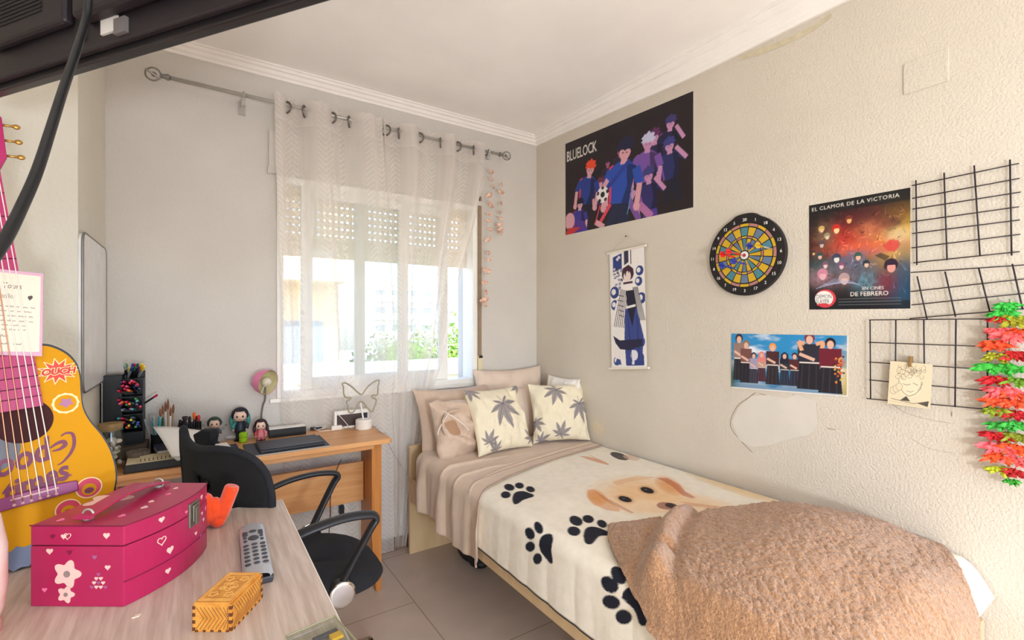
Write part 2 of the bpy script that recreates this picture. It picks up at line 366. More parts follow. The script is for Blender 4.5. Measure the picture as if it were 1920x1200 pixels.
sash(.428, .985, YW+.006); sash(.70, 1.247, YW+.04)
# roller shutter with rows of slots, lowered a third of the way
SH = bpy.data.materials.new('shutter_slats'); SH.use_nodes = True; N = SH.node_tree.nodes; L = SH.node_tree.links; p = N['Principled BSDF']
p.inputs['Base Color'].default_value = (*lin((244, 236, 222)), 1); p.inputs['Roughness'].default_value = .5
tr = N.new('ShaderNodeBsdfTranslucent'); tr.inputs[0].default_value = (*lin((252, 240, 222)), 1); mx = N.new('ShaderNodeMixShader'); mx.inputs[0].default_value = .45
L.new(p.outputs[0], mx.inputs[1]); L.new(tr.outputs[0], mx.inputs[2]); L.new(mx.outputs[0], N['Material Output'].inputs[0])
g = MB(); zs0 = 1.615; zt = wz1+.02; h = .039; k = 0; z = zt; ysh = YW+.11
while z > zs0 + .01:
    z2 = z - h; hole = k > 1 and z2 > zs0 + .06; xa, xb = wx0+.01, wx1-.01
    g.box(xa, xb, ysh, ysh+.009, z2+.010, z-.001)
    if not hole: g.box(xa, xb, ysh+.002, ysh+.007, z2-.001, z2+.010)
    else:
        x = xa
        while x < xb:
            g.box(x, min(x+.016, xb), ysh+.002, ysh+.007, z2-.001, z2+.010); x += .030
    z = z2; k += 1
g.build('roller_shutter', SH, win)
g = MB(); g.box(wx0, wx0+.02, YW+.09, YW+.14, wz0, wz1); g.box(wx1-.02, wx1, YW+.09, YW+.14, wz0, wz1); g.build('shutter_guide', WF, win)
# shutter box panel above
g = MB(); g.box(wx0-.035, wx1+.02, YW-.012, YW, wz1+.005, 2.17); g.box(wx0-.04, wx1+.025, YW-.018, YW, wz1+.0, wz1+.03); bx = g.build('shutter_box_cover', P_W, win, bevel=.002)
# strap with winder at the right of the window
sx = 1.437
g = MB(); g.box(sx-.011, sx+.011, YW-.012, YW-.009, 1.03, 2.02); st = g.build('shutter_strap', mat('strap_cloth', (150, 128, 104), .9, var=.1, vs=60), loc=(sx, YW-.01, .93))
tag(st, 'tan fabric pull strap of the roller shutter right of the window', 'strap')
g = MB(); g.box(sx-.014, sx+.014, YW-.02, YW, .90, 1.05); g.build('winder_cover', mat('winder_beige', (222, 208, 170), .5), st, bevel=.003)
g = MB(); g.box(sx-.012, sx+.012, YW-.024, YW-.01, 1.035, 1.05); g.build('strap_slot', mat('dark_slot', (50, 42, 38), .6), st); g = MB(); g.box(sx-.006, sx+.006, YW-.022, YW-.01, .905, .915); g.build('screw', MATS['dark_slot'], st)

# ------------------------------------------------------------------ curtain rod
STEEL = mat('brushed_steel', (186, 182, 176), .45, metal=.5, var=.05, vs=30)
YR = 2.43; zr = 2.268; xr0 = at_y(318, 0, YR).x; xr1 = at_y(936, 0, YR).x
rod = thing('curtain_rod', ((xr0+xr1)/2, YR, zr), 'long silver curtain rod with round end finials above the window', 'curtain rod')
g = MB(); g.tube([(xr0, YR, zr), (xr1, YR, zr)], .0085, 14); g.build('pole', STEEL, rod, smooth=True)
for x, sg, rr in ((xr0, -1, .028), (xr1, 1, .026)):
    g = MB(); g.lathe([(.011, 0), (.013, .006), (.009, .02), (.009, .03)], (x, YR, zr), (sg, 0, 0), 16); g.ell((x+sg*(.03+rr*.8), YR, zr), rr*.35)
    for tq in ((.25, 1, 0), (.5, -.3, .9)): g.torus((x+sg*(.03+rr*.9), YR, zr), tq, rr*.95, .0032); g.build('finial', STEEL, rod, smooth=True)
for px in (457, 916):
    x = at_y(px, 0, YR).x; g = MB(); g.box(x-.008, x+.008, YR-.004, YW, zr-.022, zr-.012); g.box(x-.014, x+.014, YW-.006, YW, zr-.055, zr+.01); g.torus((x, YR, zr), (1, 0, 0), .012, .005, 16, 6)
    g.box(x-.008, x+.008, YR+.0, YR+.014, zr-.045, zr-.01); g.build('bracket', STEEL, rod)

# ------------------------------------------------------------------ sheer curtains
CU = bpy.data.materials.new('sheer_voile'); CU.use_nodes = True; N = CU.node_tree.nodes; L = CU.node_tree.links; N.clear()
out = N.new('ShaderNodeOutputMaterial'); tp = N.new('ShaderNodeBsdfTransparent'); df = N.new('ShaderNodeBsdfDiffuse'); tl = N.new('ShaderNodeBsdfTranslucent')
df.inputs[0].default_value = (*lin((246, 240, 234)), 1); tl.inputs[0].default_value = (*lin((246, 240, 236)), 1)
m1 = N.new('ShaderNodeMixShader'); m1.inputs[0].default_value = .55; L.new(df.outputs[0], m1.inputs[1]); L.new(tl.outputs[0], m1.inputs[2])
m2 = N.new('ShaderNodeMixShader'); L.new(tp.outputs[0], m2.inputs[1]); L.new(m1.outputs[0], m2.inputs[2]); L.new(m2.outputs[0], out.inputs[0])
uv = N.new('ShaderNodeUVMap'); sp = N.new('ShaderNodeSeparateXYZ'); L.new(uv.outputs[0], sp.inputs[0])
def mth(op, a, b=None, c=None):
    n = N.new('ShaderNodeMath'); n.operation = op
    for i, q in enumerate((a, b, c)):
        if q is None: continue
        if isinstance(q, (int, float)): n.inputs[i].default_value = q
        else: L.new(q, n.inputs[i])
    return n.outputs[0]
U, V = sp.outputs[0], sp.outputs[1]
zig = mth('PINGPONG', U, .055); line_ = mth('LESS_THAN', mth('FRACT', mth('DIVIDE', mth('ADD', V, mth('MULTIPLY', zig, .9)), .026)), .13)
band = mth('LESS_THAN', mth('FRACT', mth('DIVIDE', mth('ADD', U, .03), .27)), .62)
pat = mth('MULTIPLY', line_, band)
head = mth('GREATER_THAN', V, 2.185)
lw = N.new('ShaderNodeLayerWeight'); lw.inputs[0].default_value = .35
dn = N.new('ShaderNodeAttribute'); dn.attribute_name = 'Col'
op = mth('ADD', mth('ADD', mth('ADD', .27, mth('MULTIPLY', dn.outputs['Fac'], .30)), mth('MULTIPLY', lw.outputs['Facing'], .60)), mth('ADD', mth('MULTIPLY', pat, .20), mth('MULTIPLY', head, .14)))
L.new(mth('MINIMUM', op, .97), m2.inputs[0])
GR = mat('grommet_metal', (120, 114, 108), .35, metal=.8)
def curtain(name, knots, rings, Lz, Rz, zb, label, seed):
    """knots: (px, off) along the rod; Lz/Rz: (z, x) polylines of both side edges"""
    xs = [at_y(px, 0, YR).x for px, _ in knots]; of = [o for _, o in knots]; x0, x1 = xs[0], xs[-1]
    P = catmull([(x, o, 0) for x, o in zip(xs, of)], 16); n = len(P)
    fx = np.array([(p.x-x0)/(x1-x0) for p in P]); fo = np.array([p.y for p in P]); zt = zr + .042; nv = 70
    s = np.concatenate([[0], np.cumsum([math.hypot(P[i+1].x-P[i].x, P[i+1].y-P[i].y) for i in range(n-1)])])
    vs = []; uvs = []
    for j in range(nv):
        z = zt + (zb-zt)*j/(nv-1); q = (zt-z)/(zt-zb)
        xl = np.interp(-z, [-a for a, _ in Lz], [b for _, b in Lz]); xr = np.interp(-z, [-a for a, _ in Rz], [b for _, b in Rz])
        amp = 1 - .25*min(q*1.5, 1)
        wob = .008*np.minimum(q*4, 1)*np.array([float(vnoise(f*9+seed, q*2.2)) for f in fx])
        xx = xl + fx*(xr-xl) + wob
        yy = np.minimum(YR + .012*q + fo*amp + .010*np.minimum(q*4, 1)*np.array([float(vnoise(f*24+seed*3, q*1.6+5)) for f in fx]), YW-.022)
        if seed == 1: k_ = min(max((1.15-z)/.33, 0), 1); k_ = k_*k_*(3-2*k_); yy = yy*(1-k_) + np.minimum(2.502 + (yy-YR)*.06, 2.509)*k_
        if seed == 4: k_ = min(max((1.15-z)/.3, 0), 1); k_ = k_*k_*(3-2*k_); yy = yy*(1-k_) + np.minimum(2.484 + (yy-YR)*.4, 2.509)*k_
        for i in range(n):
            wav = .006*sin(fo[i]*40) if j == 0 else 0
            vs.append((xx[i], yy[i], z + wav)); uvs.append((s[i], z))
    g = MB(); g.add(vs, [(j*n+i, (j+1)*n+i, (j+1)*n+i+1, j*n+i+1) for j in range(nv-1) for i in range(n-1)])
    dd_ = np.clip((-fo+.012)/.045, 0, 1); g.cols = np.repeat(np.tile(dd_, nv)[:, None], 3, 1)
    root = thing(name, ((x0+x1)/2, YR, zb), label, 'curtain', 'sheer curtain panels at the window')
    o = g.build('sheer_panel', CU, root, smooth=True); me = o.data; ul = me.uv_layers.new(name='UVMap')
    idx = np.zeros(len(me.loops), dtype=int); me.loops.foreach_get('vertex_index', idx); ul.data.foreach_set('uv', np.array(uvs)[idx].astype(np.float32).ravel())
    for px, d in rings:
        x = at_y(px, 0, YR).x; g = MB(); g.torus((x, YR, zr-.012), (1, d, 0), .026, .0045, 24, 8); g.build('grommet', GR, root, smooth=True)
    return root
def ez(px, py): p = at_y(px, py, YR+.01); return (p.z, p.x)
A_l = [(2.4, at_y(512, 0, YR).x), ez(514, 300), ez(527, 560), ez(530, 730), (0, at_y(545, 900, YR).x)]
A_r = [(2.4, at_y(710, 0, YR).x), ez(721, 400), ez(738, 700), ez(745, 900), (0, at_y(747, 1040, YR).x)]
curtain('curtain', [(512, -.03), (524, -.035), (537, 0), (553, .035), (571, 0), (597, -.045), (622, 0), (638, .035), (655, 0), (685, -.045), (700, -.02), (710, -.03)],
        [(537, .8), (571, -.5), (622, .8), (655, -.5)], A_l, A_r, .012, 'left sheer white curtain panel hanging behind the pine desk', 1)
B_l = [(2.4, at_y(714, 0, YR).x), ez(724, 400), ez(741, 700), ez(748, 900), (0, at_y(750, 1030, YR).x)]
B_r = [(2.4, at_y(908, 0, YR).x), ez(903, 330), ez(886, 420), ez(864, 500), ez(845, 600), ez(826, 700), ez(817, 740), ez(790, 860), ez(768, 1010), (0, at_y(764, 1010, YR).x)]
curtain('curtain', [(714, -.03), (722, 0), (735, .035), (748, 0), (767, -.045), (786, 0), (806, .035), (826, 0), (842, -.045), (857, 0), (872, .035), (888, 0), (898, -.03), (908, -.02)],
        [(724, .8), (748, -.5), (786, .8), (826, -.5), (857, .8), (888, -.5)], B_l, B_r, .03, 'right sheer white curtain panel gathered in towards the pillows', 4)

# ------------------------------------------------------------------ shell strings
SHL = mat('shell_pink', (205, 140, 112), .35, c2=(236, 208, 190), vs=70, coat=.2)
THR = mat('thread', (214, 204, 188), .8)
def shell_string(px, pyt, pts, label):
    top = at_y(px, 292, YR+.02); root = thing('shell_string', (top.x, top.y, at_y(px, pts[-1][1], YR+.02).z), label, 'shell string', 'hanging shell strings')
    line = [Vector((top.x, top.y, zr-.012))] + [at_y(x, y, YR+.02) for x, y, _ in pts]
    g = MB(); g.tube(line, .0008, 5); g.torus((top.x, YR, zr), (1, 0, 0), .0105, .0015, 14, 5); g.build('thread', THR, root)
    for i, (x, y, r) in enumerate(pts):
        p = at_y(x, y, YR+.02); rr = r*2.75/F; a = random.uniform(-.7, .7); M = Matrix.Rotation(a, 3, 'Y') @ Matrix.Rotation(random.uniform(-.8, .8), 3, 'Z')
        g = MB()
        def fan(u, v, rr=rr, M=M, p=p):
            an = (u-.5)*2.6; rad = v*rr*1.6*(1+.07*cos(u*40)); w = Vector((sin(an)*rad, -.45*rr*sin(v*pi*.9)*(1-.5*abs(u-.5)), rr*.8-cos(an)*rad))
            return p + M @ w
        g.grid(fan, 15, 6); g.build('shell', SHL, root, smooth=True, solid=.0015)
shell_string(921, 0, [(921, 322, 5), (921, 336, 5), (924, 350, 4.5), (917, 366, 5.5), (920, 384, 5.5), (917, 402, 4), (916, 414, 4), (919, 430, 4.5), (915, 449, 5), (915, 474, 6), (916, 487, 4), (913, 508, 6.5), (909, 530, 5), (911, 548, 6), (908, 562, 6.5), (910, 571, 5)], 'longer string of pinkish shells hanging from the curtain rod end')
shell_string(940, 0, [(940, 346, 5), (939, 360, 6), (939, 381, 6), (937, 398, 5), (939, 410, 4), (936, 421, 5), (938, 430, 5), (939, 437, 4)], 'shorter string of pinkish shells nearest the corner on the curtain rod')

# ------------------------------------------------------------------ outside
def bm_(name, c, **k): return mat(name, c, .8, **k)
BO = bm_('render_orange', (238, 214, 176), var=.06, vs=2); BC = bm_('render_cream', (240, 226, 190)); BWh = bm_('render_white', (236, 234, 230)); BG = mat('dark_glass', (150, 164, 174), .3); AWN = bm_('awning_blue', (70, 120, 190))
def facade(name, x0, x1, y0, y1, z0, z1, m, label, floors=3.0, cols=3, bal=True, group=None, zoff=0):
    r = thing(name, ((x0+x1)/2, y0, z0), label, 'building', group)
    g = MB(); g.box(x0, x1, y0, y1, z0, z1); g.build('wall', m, r)
    g = MB(); g.box(x0-.15, x1+.15, y0-.15, y1, z1, z1+.3); g.build('roof', BC, r)
    z = z1 - 2.6
    while z > z0:
        for c in range(cols):
            cx = x0 + (x1-x0)*(c+.5)/cols; w = (x1-x0)/cols*.3
            g = MB(); g.box(cx-w, cx+w, y0-.03, y0+.02, z+.1, z+1.9); g.build('window', BG, r)
        if bal:
            g = MB(); g.box(x0-.0, x1, y0-1.1, y0, z-.15, z); g.box(x0, x1, y0-1.1, y0-1.02, z, z+.9); g.build('balcony', BC if m is BO else BWh, r)
        z -= floors
    return r
b1 = facade('apartment_building', -2.5, 3.1, 13, 26, -9, 8, BO, 'orange rendered apartment building with cream balconies seen at the left of the window', cols=3)
g = MB(); g.box(3.1, 3.6, 15, 26, -9, 6.5); g.build('side_wing', BC, b1)
for i, (a, b, h, yy, m, lb) in enumerate([(24, 38, 7.5, 78, BWh, 'white block of flats far off, left of the distant row'), (39, 52, 6.2, 84, BC, 'cream block of flats far off, between two white ones'), (53, 70, 7.4, 80, BWh, 'white block of flats far off with a blue awning'), (72, 96, 5.0, 86, BWh, 'low white block at the right end of the distant row')]):
    r = facade('distant_building', a, b, yy, yy+10, -9, h, m, lb, cols=5, bal=True, group='distant buildings')
    if i == 2:
        g = MB(); g.box(54, 60, yy-1.6, yy-.9, 1.6, 2.6); g.build('awning', AWN, r)
struct(MB().box(-60, 160, 3.2, 180, -9.3, -9).build('trim_9', bm_('ground_pale', (206, 204, 196), var=.1, vs=.4)))
r = MB().box(1.2, 5.2, 7.6, 10.5, -9, .35).box(1.2, 5.2, 7.5, 7.7, .35, .62).build('low_roof', mat('roof_cream', (244, 236, 208), .8)); tag(r, 'low cream rooftop with parapet directly below the window', 'roof')
LEAF = mat('leaf_green', (92, 132, 50), .6, c2=(150, 178, 70), vs=3); BARK = mat('bark', (110, 92, 70), .9)
def tree(x, y, z, r, h, label, seed):
    rd = random.Random(seed); root = thing('tree', (x, y, -9), label, 'tree', 'trees outside the window')
    g = MB(); g.tube([(x, y, -9), (x+.2, y, (z-9)/2), (x, y, z)], [.28, .18, .08], 8); g.build('trunk', BARK, root)
    g = MB(); vs = []; fs = []
    for k in range(2600):
        a = rd.random()*2*pi; b = math.acos(rd.uniform(-1, 1)); q = rd.uniform(.55, 1)*(1+.18*sin(a*5+b*4)); c = Vector((x+r*q*sin(b)*cos(a), y+r*q*sin(b)*sin(a), z+h*q*cos(b)))
        s = rd.uniform(.07, .16); u = Vector((rd.uniform(-1, 1), rd.uniform(-1, 1), rd.uniform(-1, 1))).normalized(); w = u.cross(Vector((rd.uniform(-1, 1), rd.uniform(-1, 1), .3))).normalized()
        n = len(vs); vs += [c-u*s, c+w*s*.5, c+u*s, c-w*s*.5]; fs.append((n, n+1, n+2, n+3))
    g.add(vs, fs); g.ell((x, y, z), (r*.62, r*.62, h*.62), 14, 9); g.build('foliage', LEAF, root)
tree(7.3, 15, -2.0, 1.9, 3.2, 'tall leafy green tree at the right side of the window view', 1)
tree(12.2, 19.5, -.6, 2.3, 3.0, 'leafy green tree outside, rightmost behind the window frame', 2)
tree(6.0, 19, -2.4, 1.6, 2.8, 'slim green tree beside the orange building', 3)
tree(13, 34, -2.2, 3.2, 3.4, 'round green tree in front of the distant flats, left of centre', 4)
tree(20, 36, -2.6, 3.5, 3.6, 'round green tree in front of the distant flats, right of centre', 5)
tree(11, 24, -2.8, 2.2, 2.9, 'green tree in the middle of the window view', 6)
# globe and pole of the added fill lamp, out of view
cl = thing('added_fill_lamp', (.15, -1.3, 0), 'added fill lamp with a white globe, unseen in the rear half of the room', 'lamp')
GLB = bpy.data.materials.new('fill_globe'); GLB.use_nodes = True; n_ = GLB.node_tree.nodes; l_ = GLB.node_tree.links; n_.clear(); o_ = n_.new('ShaderNodeOutputMaterial'); t_ = n_.new('ShaderNodeBsdfTransparent'); t_.inputs[0].default_value = (.95, .93, .9, 1); l_.new(t_.outputs[0], o_.inputs[0])
MB().ell((.15, -1.3, .95), .12, 24, 16).build('globe', GLB, cl, smooth=True); g = MB(); g.lathe([(.13, 0), (.13, .015), (.012, .03), (.012, .82), (.05, .84)], (.15, -1.3, 0), seg=32); g.build('pole', TRIM, cl)
# ------------------------------------------------------------------ bed
BIR = wood('bed_laminate', (214, 186, 146), (200, 170, 128), (3, 3, .6), .4, 5, .05); MTW = mat('mattress_white', (235, 230, 222), .8, bump=.2, bs=150)
xb0, xb1, yh, yf, ZM = .955, 1.862, 2.455, .40, .565
bed = thing('bed', ((xb0+xb1)/2, (yh+yf)/2, 0), 'single bed frame in pale wood laminate with a plain low headboard, along the right wall', 'bed')
MB().box(xb0, xb1, yh-.02, yh, 0, .585).build('headboard', BIR, bed, bevel=.002)
MB().box(xb0+.003, xb0+.021, yf, yh-.02, .285, .407).build('side_rail', BIR, bed, bevel=.0015)
MB().box(xb1-.021, xb1-.003, yf, yh-.02, .285, .407).build('side_rail', BIR, bed, bevel=.0015)
MB().box(xb0+.003, xb1-.003, yf-.02, yf, .1, .41).build('footboard', BIR, bed, bevel=.0015)
g = MB()
for k in range(14): y = yf+.06+k*.145; g.box(xb0+.021, xb1-.021, y, y+.07, .335, .347)
g.build('slats', BIR, bed)
for y in (yf+.02, 1.25):
    for x in (xb0+.30, xb1-.1): MB().box(x, x+.05, y, y+.05, 0, .335).build('leg', BIR, bed)
tag(MB().box(.985, 1.855, yf+.02, 2.28, .348, .553).build('mattress', MTW, bevel=.03), 'white mattress under the covers of the bed', 'mattress')
shoe = MB().ell((1.19, 2.2, .045), (.045, .11, .043)).ell((1.2, 2.12, .035), (.05, .07, .033)); tag(shoe.build('shoe', mat('black_rubber', (24, 24, 27), .6), smooth=True), 'black shoe lying on the floor under the bed near its head end', 'shoe')

S_FLAT = 1.862 - .985; RC = .045; ARC = RC*pi/2
def bedsurf(s, y, zt=ZM, off=0.0):
    """s: cloth length from the right wall across the bed and down its open side"""
    if s <= S_FLAT: return Vector((1.862-s, y, zt+off))
    if s <= S_FLAT + ARC:
        a = (s-S_FLAT)/RC; return Vector((.985-(RC+off)*sin(a), y, zt-RC+(RC+off)*cos(a)))
    return Vector((.985-RC-off, y, zt-RC-(s-S_FLAT-ARC)))
_ps = np.linspace(-.3, 1.5, 1200); _pp = [bedsurf(s, 0) for s in _ps]
def bed_sy(px, py):
    v = ray(px, py); d = np.array([p.x*v.z - (p.z-CZ)*v.x for p in _pp]); k = np.nonzero(d[:-1]*d[1:] <= 0)[0]; k = k[0] if len(k) else 0
    t = d[k]/(d[k]-d[k+1]) if d[k] != d[k+1] else 0; x = _pp[k].x*(1-t)+_pp[k+1].x*t; return (float(_ps[k]*(1-t)+_ps[k+1]*t), v.y*x/v.x)
# --- paw blanket
cv = Canvas(1.121, 1.91, 330, 480, (238, 230, 214)); Y0 = .36
cvp = lambda pts: [(s, y-Y0) for s, y in pts]
BZ = lambda zx, zy: bed_sy(860 + zx/2.858, 780 + zy/2.858)
def bpoly(pts, c, al=1.0): cv.poly(cvp([BZ(x, y) for x, y in pts]), c, al)
def epts(cx, cy, rx, ry, rot=0, n=22): a0 = R(rot); return [(cx+rx*cos(a)*cos(a0)-ry*sin(a)*sin(a0), cy+rx*cos(a)*sin(a0)+ry*sin(a)*cos(a0)) for a in np.linspace(0, 2*pi, n, endpoint=False)]
cv.a *= (1 + .05*fbm(cv.X*6, cv.Y*6)[..., None])
# printed puppy picture: soft cream wash, head, ears, strokes
def soft(pts_c, rx, ry, rot, c, al):
    for k in range(6): q = 1-.13*k; bpoly(epts(pts_c[0], pts_c[1], rx*q, ry*q, rot), c, al)
soft((980, 430), 300, 110, 5, (236, 205, 165), .25)
soft((1000, 425), 215, 92, 6, (235, 196, 148), .3)
soft((1300, 470), 260, 50, 12, (232, 196, 150), .18)
soft((1500, 395), 300, 30, 17, (226, 198, 150), .28)
soft((740, 440), 62, 42, 30, (224, 160, 98), .35); bpoly([(690, 400), (725, 395), (790, 440), (865, 505), (860, 516), (790, 508), (720, 480), (690, 440)], (218, 152, 92), .6)
bpoly([(730, 405), (790, 440), (868, 482), (940, 520), (925, 525), (850, 492), (780, 455)], (190, 118, 66), .55)
soft((1130, 375), 90, 40, 25, (222, 158, 102), .3); bpoly([(1060, 335), (1120, 338), (1180, 370), (1215, 405), (1268, 436), (1250, 440), (1200, 425), (1150, 385), (1100, 352)], (186, 98, 62), .65)
bpoly([(820, 350), (950, 322), (1060, 332), (1010, 340), (920, 350), (850, 372)], (224, 170, 118), .5)
soft((1000, 480), 120, 40, 5, (240, 214, 180), .3)
for ex, ey in ((892, 447), (1010, 395)): soft((ex, ey), 58, 26, 12, (196, 140, 96), .2); bpoly(epts(ex, ey, 38, 15, 14), (32, 26, 30)); bpoly(epts(ex-8, ey-4, 6, 3), (120, 110, 120))
bpoly(epts(1110, 480, 50, 20, 5), (150, 92, 84), .8); bpoly(epts(1138, 478, 34, 14, 8), (38, 28, 34), .9)
bpoly([(1180, 455), (1300, 468), (1400, 480), (1380, 492), (1250, 480)], (206, 150, 116), .6)
bpoly(epts(862, 218, 52, 17, 18), (40, 34, 42), .9); bpoly(epts(925, 226, 45, 15, 10), (212, 176, 150), .6)
bpoly([(645, 216), (700, 222), (770, 245), (806, 260), (800, 266), (740, 250), (690, 236)], (208, 140, 96), .7); bpoly([(690, 206), (790, 250), (800, 262), (740, 240)], (214, 150, 110), .6)
for k in range(5): bpoly([(1560+k*45, 462+k*3), (1590+k*45, 465+k*3), (1620+k*45, 476+k*3), (1585+k*45, 472+k*3)], (120, 96, 66), .5)
NV = (22, 24, 38)
paws = [([(253, 424, 27, 20, 0), (272, 382, 29, 18, 12), (326, 373, 25, 16, 4), (385, 393, 25, 16, 14)], [(296, 478), (288, 455), (292, 425), (310, 408), (345, 403), (375, 412), (402, 424), (400, 436), (370, 446), (345, 455), (322, 474), (305, 480)]),
        ([(618, 626, 36, 28, 10), (629, 566, 38, 26, 22), (694, 555, 32, 22, 12), (768, 580, 29, 20, 22)], [(668, 650), (678, 612), (705, 597), (755, 602), (812, 630), (800, 643), (760, 648), (740, 665), (720, 690), (695, 698), (675, 685)]),
        ([(384, 632, 33, 23, 55), (430, 605, 34, 22, 62), (387, 698, 26, 28, 0), (428, 762, 24, 30, 0)], [(433, 690), (442, 655), (470, 638), (498, 642), (508, 668), (500, 715), (506, 755), (508, 785), (492, 786), (470, 760), (445, 725)]),
        ([(812, 905, 54, 34, 36), (860, 862, 54, 34, 50), (822, 993, 50, 36, 18), (890, 1072, 44, 38, 30)], [(878, 975), (885, 945), (920, 924), (942, 945), (970, 990), (1003, 1050), (1013, 1105), (998, 1121), (972, 1108), (948, 1045), (908, 1002)])]
for toes, pad in paws:
    for t in toes: bpoly(epts(*t), NV)
    q = [Vector((x, y, 0)) for x, y in pad]; q = catmull(q + [q[0]], 4); bpoly([(p.x, p.y) for p in q], NV)
hem = 1.114
cv.mask(cv.X > hem, (20, 20, 26)); col = cv.out()
nx, ny = cv.nx, cv.ny; ss = np.linspace(0, hem+.007, nx); yy = np.linspace(Y0, 2.27, ny)
def cloth(ss, yy, off, seed, amp=.0055, yfun=None):
    vs = []
    SS, YY = np.meshgrid(ss, yy); wr = fbm(SS*7+seed, YY*7, seed)*.0035 + vnoise(SS*3+seed, YY*2.2, 3)*.006
    fold = (np.sin(YY*26+seed+2*vnoise(YY*3, SS*.6, seed))*.5+fbm(YY*11, SS*2, seed+2)*.7)
    for j in range(len(yy)):
        for i, s in enumerate(ss):
            p = bedsurf(s, yfun(s, yy[j]) if yfun else yy[j], off=off)
            d = max(0.0, min(1.0, (s-S_FLAT)/.18))
            if s > S_FLAT: p.x -= abs(d*amp*fold[j, i]) + d*.004
            if yy[j] < .44: p.z -= (.44-yy[j])**2*14
            if s < S_FLAT + ARC: p.z += wr[j, i]*min(1, s*9)*min(1.0, max(0, (S_FLAT+ARC-s)/.05)) + .002
            vs.append(p)
    return vs
g = MB(); g.add(cloth(ss, yy, .0, 2.0), [(j*nx+i, (j+1)*nx+i, (j+1)*nx+i+1, j*nx+i+1) for j in range(ny-1) for i in range(nx-1)]); g.cols = col.reshape(-1, 3)
FLE = mat('fleece_print', (255,)*3, .95, vcol=True, var=.04, vs=30, bump=.35, bs=260, sheen=.0)
o = g.build('paw_print_blanket', FLE, smooth=True); tag(o, 'cream fleece blanket with black paw prints and a puppy picture on the bed', 'blanket')
# --- beige sheet over the head half, edge folded over the blanket
SHT = mat('beige_cotton', (208, 186, 166), .9, var=.04, vs=25, bump=.25, bs=180, sheen=.2); 
def sheet_edge(s): return np.interp(s, [0, .3, .55, .72, .85, .95, 1.05, 1.25], [1.905, 1.86, 1.80, 1.75, 1.69, 1.63, 1.615, 1.60])
nx, ny = 130, 150; ss = np.linspace(0.004, 1.22, nx); vv = np.linspace(0, 1, ny)
def syf(s, v): return sheet_edge(s)*(1-v) + 2.285*v
SS, VV = np.meshgrid(ss, vv); vs = []
for j in range(ny):
    for i, s in enumerate(ss):
        v = vv[j]; y = syf(s, v); hemv = 1 - .0*v; s2 = s
        hz = np.interp(y, [1.6, 1.75, 1.9, 1.98, 2.06, 2.15, 2.28], [1.165, 1.17, 1.18, 1.17, 1.14, 1.15, 1.14])
        s2 = min(s, S_FLAT+ARC) + max(0, s-S_FLAT-ARC)*(hz-S_FLAT-ARC)/(1.22-S_FLAT-ARC)
        p = bedsurf(s2, y, off=.008); d = max(0., min(1., (s2-S_FLAT)/.16))
        f = float(np.sin((y-1.6)*31+s*1.5) + .8*np.sin((y-1.6)*53+1) + .6*fbm(y*14, s*2.5, 4)); p.x -= d*(.013*max(f, -.5) + .008)
        if s < S_FLAT+ARC: p.z += float(fbm(p.x*9, y*9, 1))*.004*min(1, s*9) + .004*math.exp(-((y-sheet_edge(s)-.085)/.008)**2) + .02*max(0, (v-.3))*min(1, s*3)
        p.z += (.012*math.exp(-((v-.30-.25*s)/.02)**2) + .008*math.exp(-((v-.05-.30*s)/.014)**2))*min(1, max(0, s-.45)*3)*(1 if s < S_FLAT+ARC else 0)
        vs.append(p)
g = MB(); g.add(vs, [(j*nx+i, (j+1)*nx+i, (j+1)*nx+i+1, j*nx+i+1) for j in range(ny-1) for i in range(nx-1)])
o = g.build('bed_sheet', SHT, smooth=True, solid=.004); tag(o, 'beige cotton sheet folded over the head half of the bed and hanging down its side', 'bed sheet')
SEAM = mat('sheet_seam', (150, 116, 96), .9)
for j_, r_ in ((0, .0016), (20, .0011)):
    g = MB(); g.tube([vs[j_*nx+i] + Vector((-.001 if i > 95 else 0, 0, .0022)) for i in range(0, nx, 2)], r_, 6); sm_ = g.build('seam', SEAM, o, smooth=True)
# --- brown teddy throw over the foot end
TED = mat('teddy_brown', (190, 144, 103), .98, c2=(158, 112, 76), vs=150, bump=1.0, bs=210, sheen=.5, bdist=.006)
S1 = 1.22; nu, nv = 330, 330; tv = []
def top_edge(s): return float(np.interp(s, [0, .06, .2, .434, .6, .725, .80, .872, .93, .97, 1.05, 1.3], [.80, .845, .93, 1.05, 1.10, 1.135, 1.06, .955, .81, .735, .66, .57]))
ridge = [Vector((1.46, 1.06, 0)), Vector((1.21, .95, 0)), Vector((1.07, .865, 0)), Vector((.95, .79, 0)), Vector((.9, .70, 0))]
ridge = catmull(ridge, 8)
Uu, Vv = np.meshgrid(np.linspace(0, 1, nu), np.linspace(0, 1, nv)); SSx = Uu*S1; te = np.interp(SSx, [0, .06, .2, .434, .6, .725, .80, .872, .93, .97, 1.05, 1.3], [.80, .845, .93, 1.05, 1.10, 1.135, 1.06, .955, .81, .735, .66, .57]); YYt = te*(1-Vv) + np.interp(SSx, [0, .12, .3, .6, 1.3], [.47, .42, .33, .26, .25])*Vv
XX = np.clip(1.862-SSx, .94, None)
rd = np.full(XX.shape, 9.); sgn = np.zeros(XX.shape)
for a, b in zip(ridge[:-1], ridge[1:]):
    d = b-a; t = np.clip(((XX-a.x)*d.x + (YYt-a.y)*d.y)/d.length_squared, 0, 1); q = np.hypot(XX-a.x-t*d.x, YYt-a.y-t*d.y); cr_ = d.x*(YYt-a.y)-d.y*(XX-a.x); m = q < rd; rd = np.where(m, q, rd); sgn = np.where(m, np.sign(cr_), sgn)
edge = np.minimum(1, Vv*8)
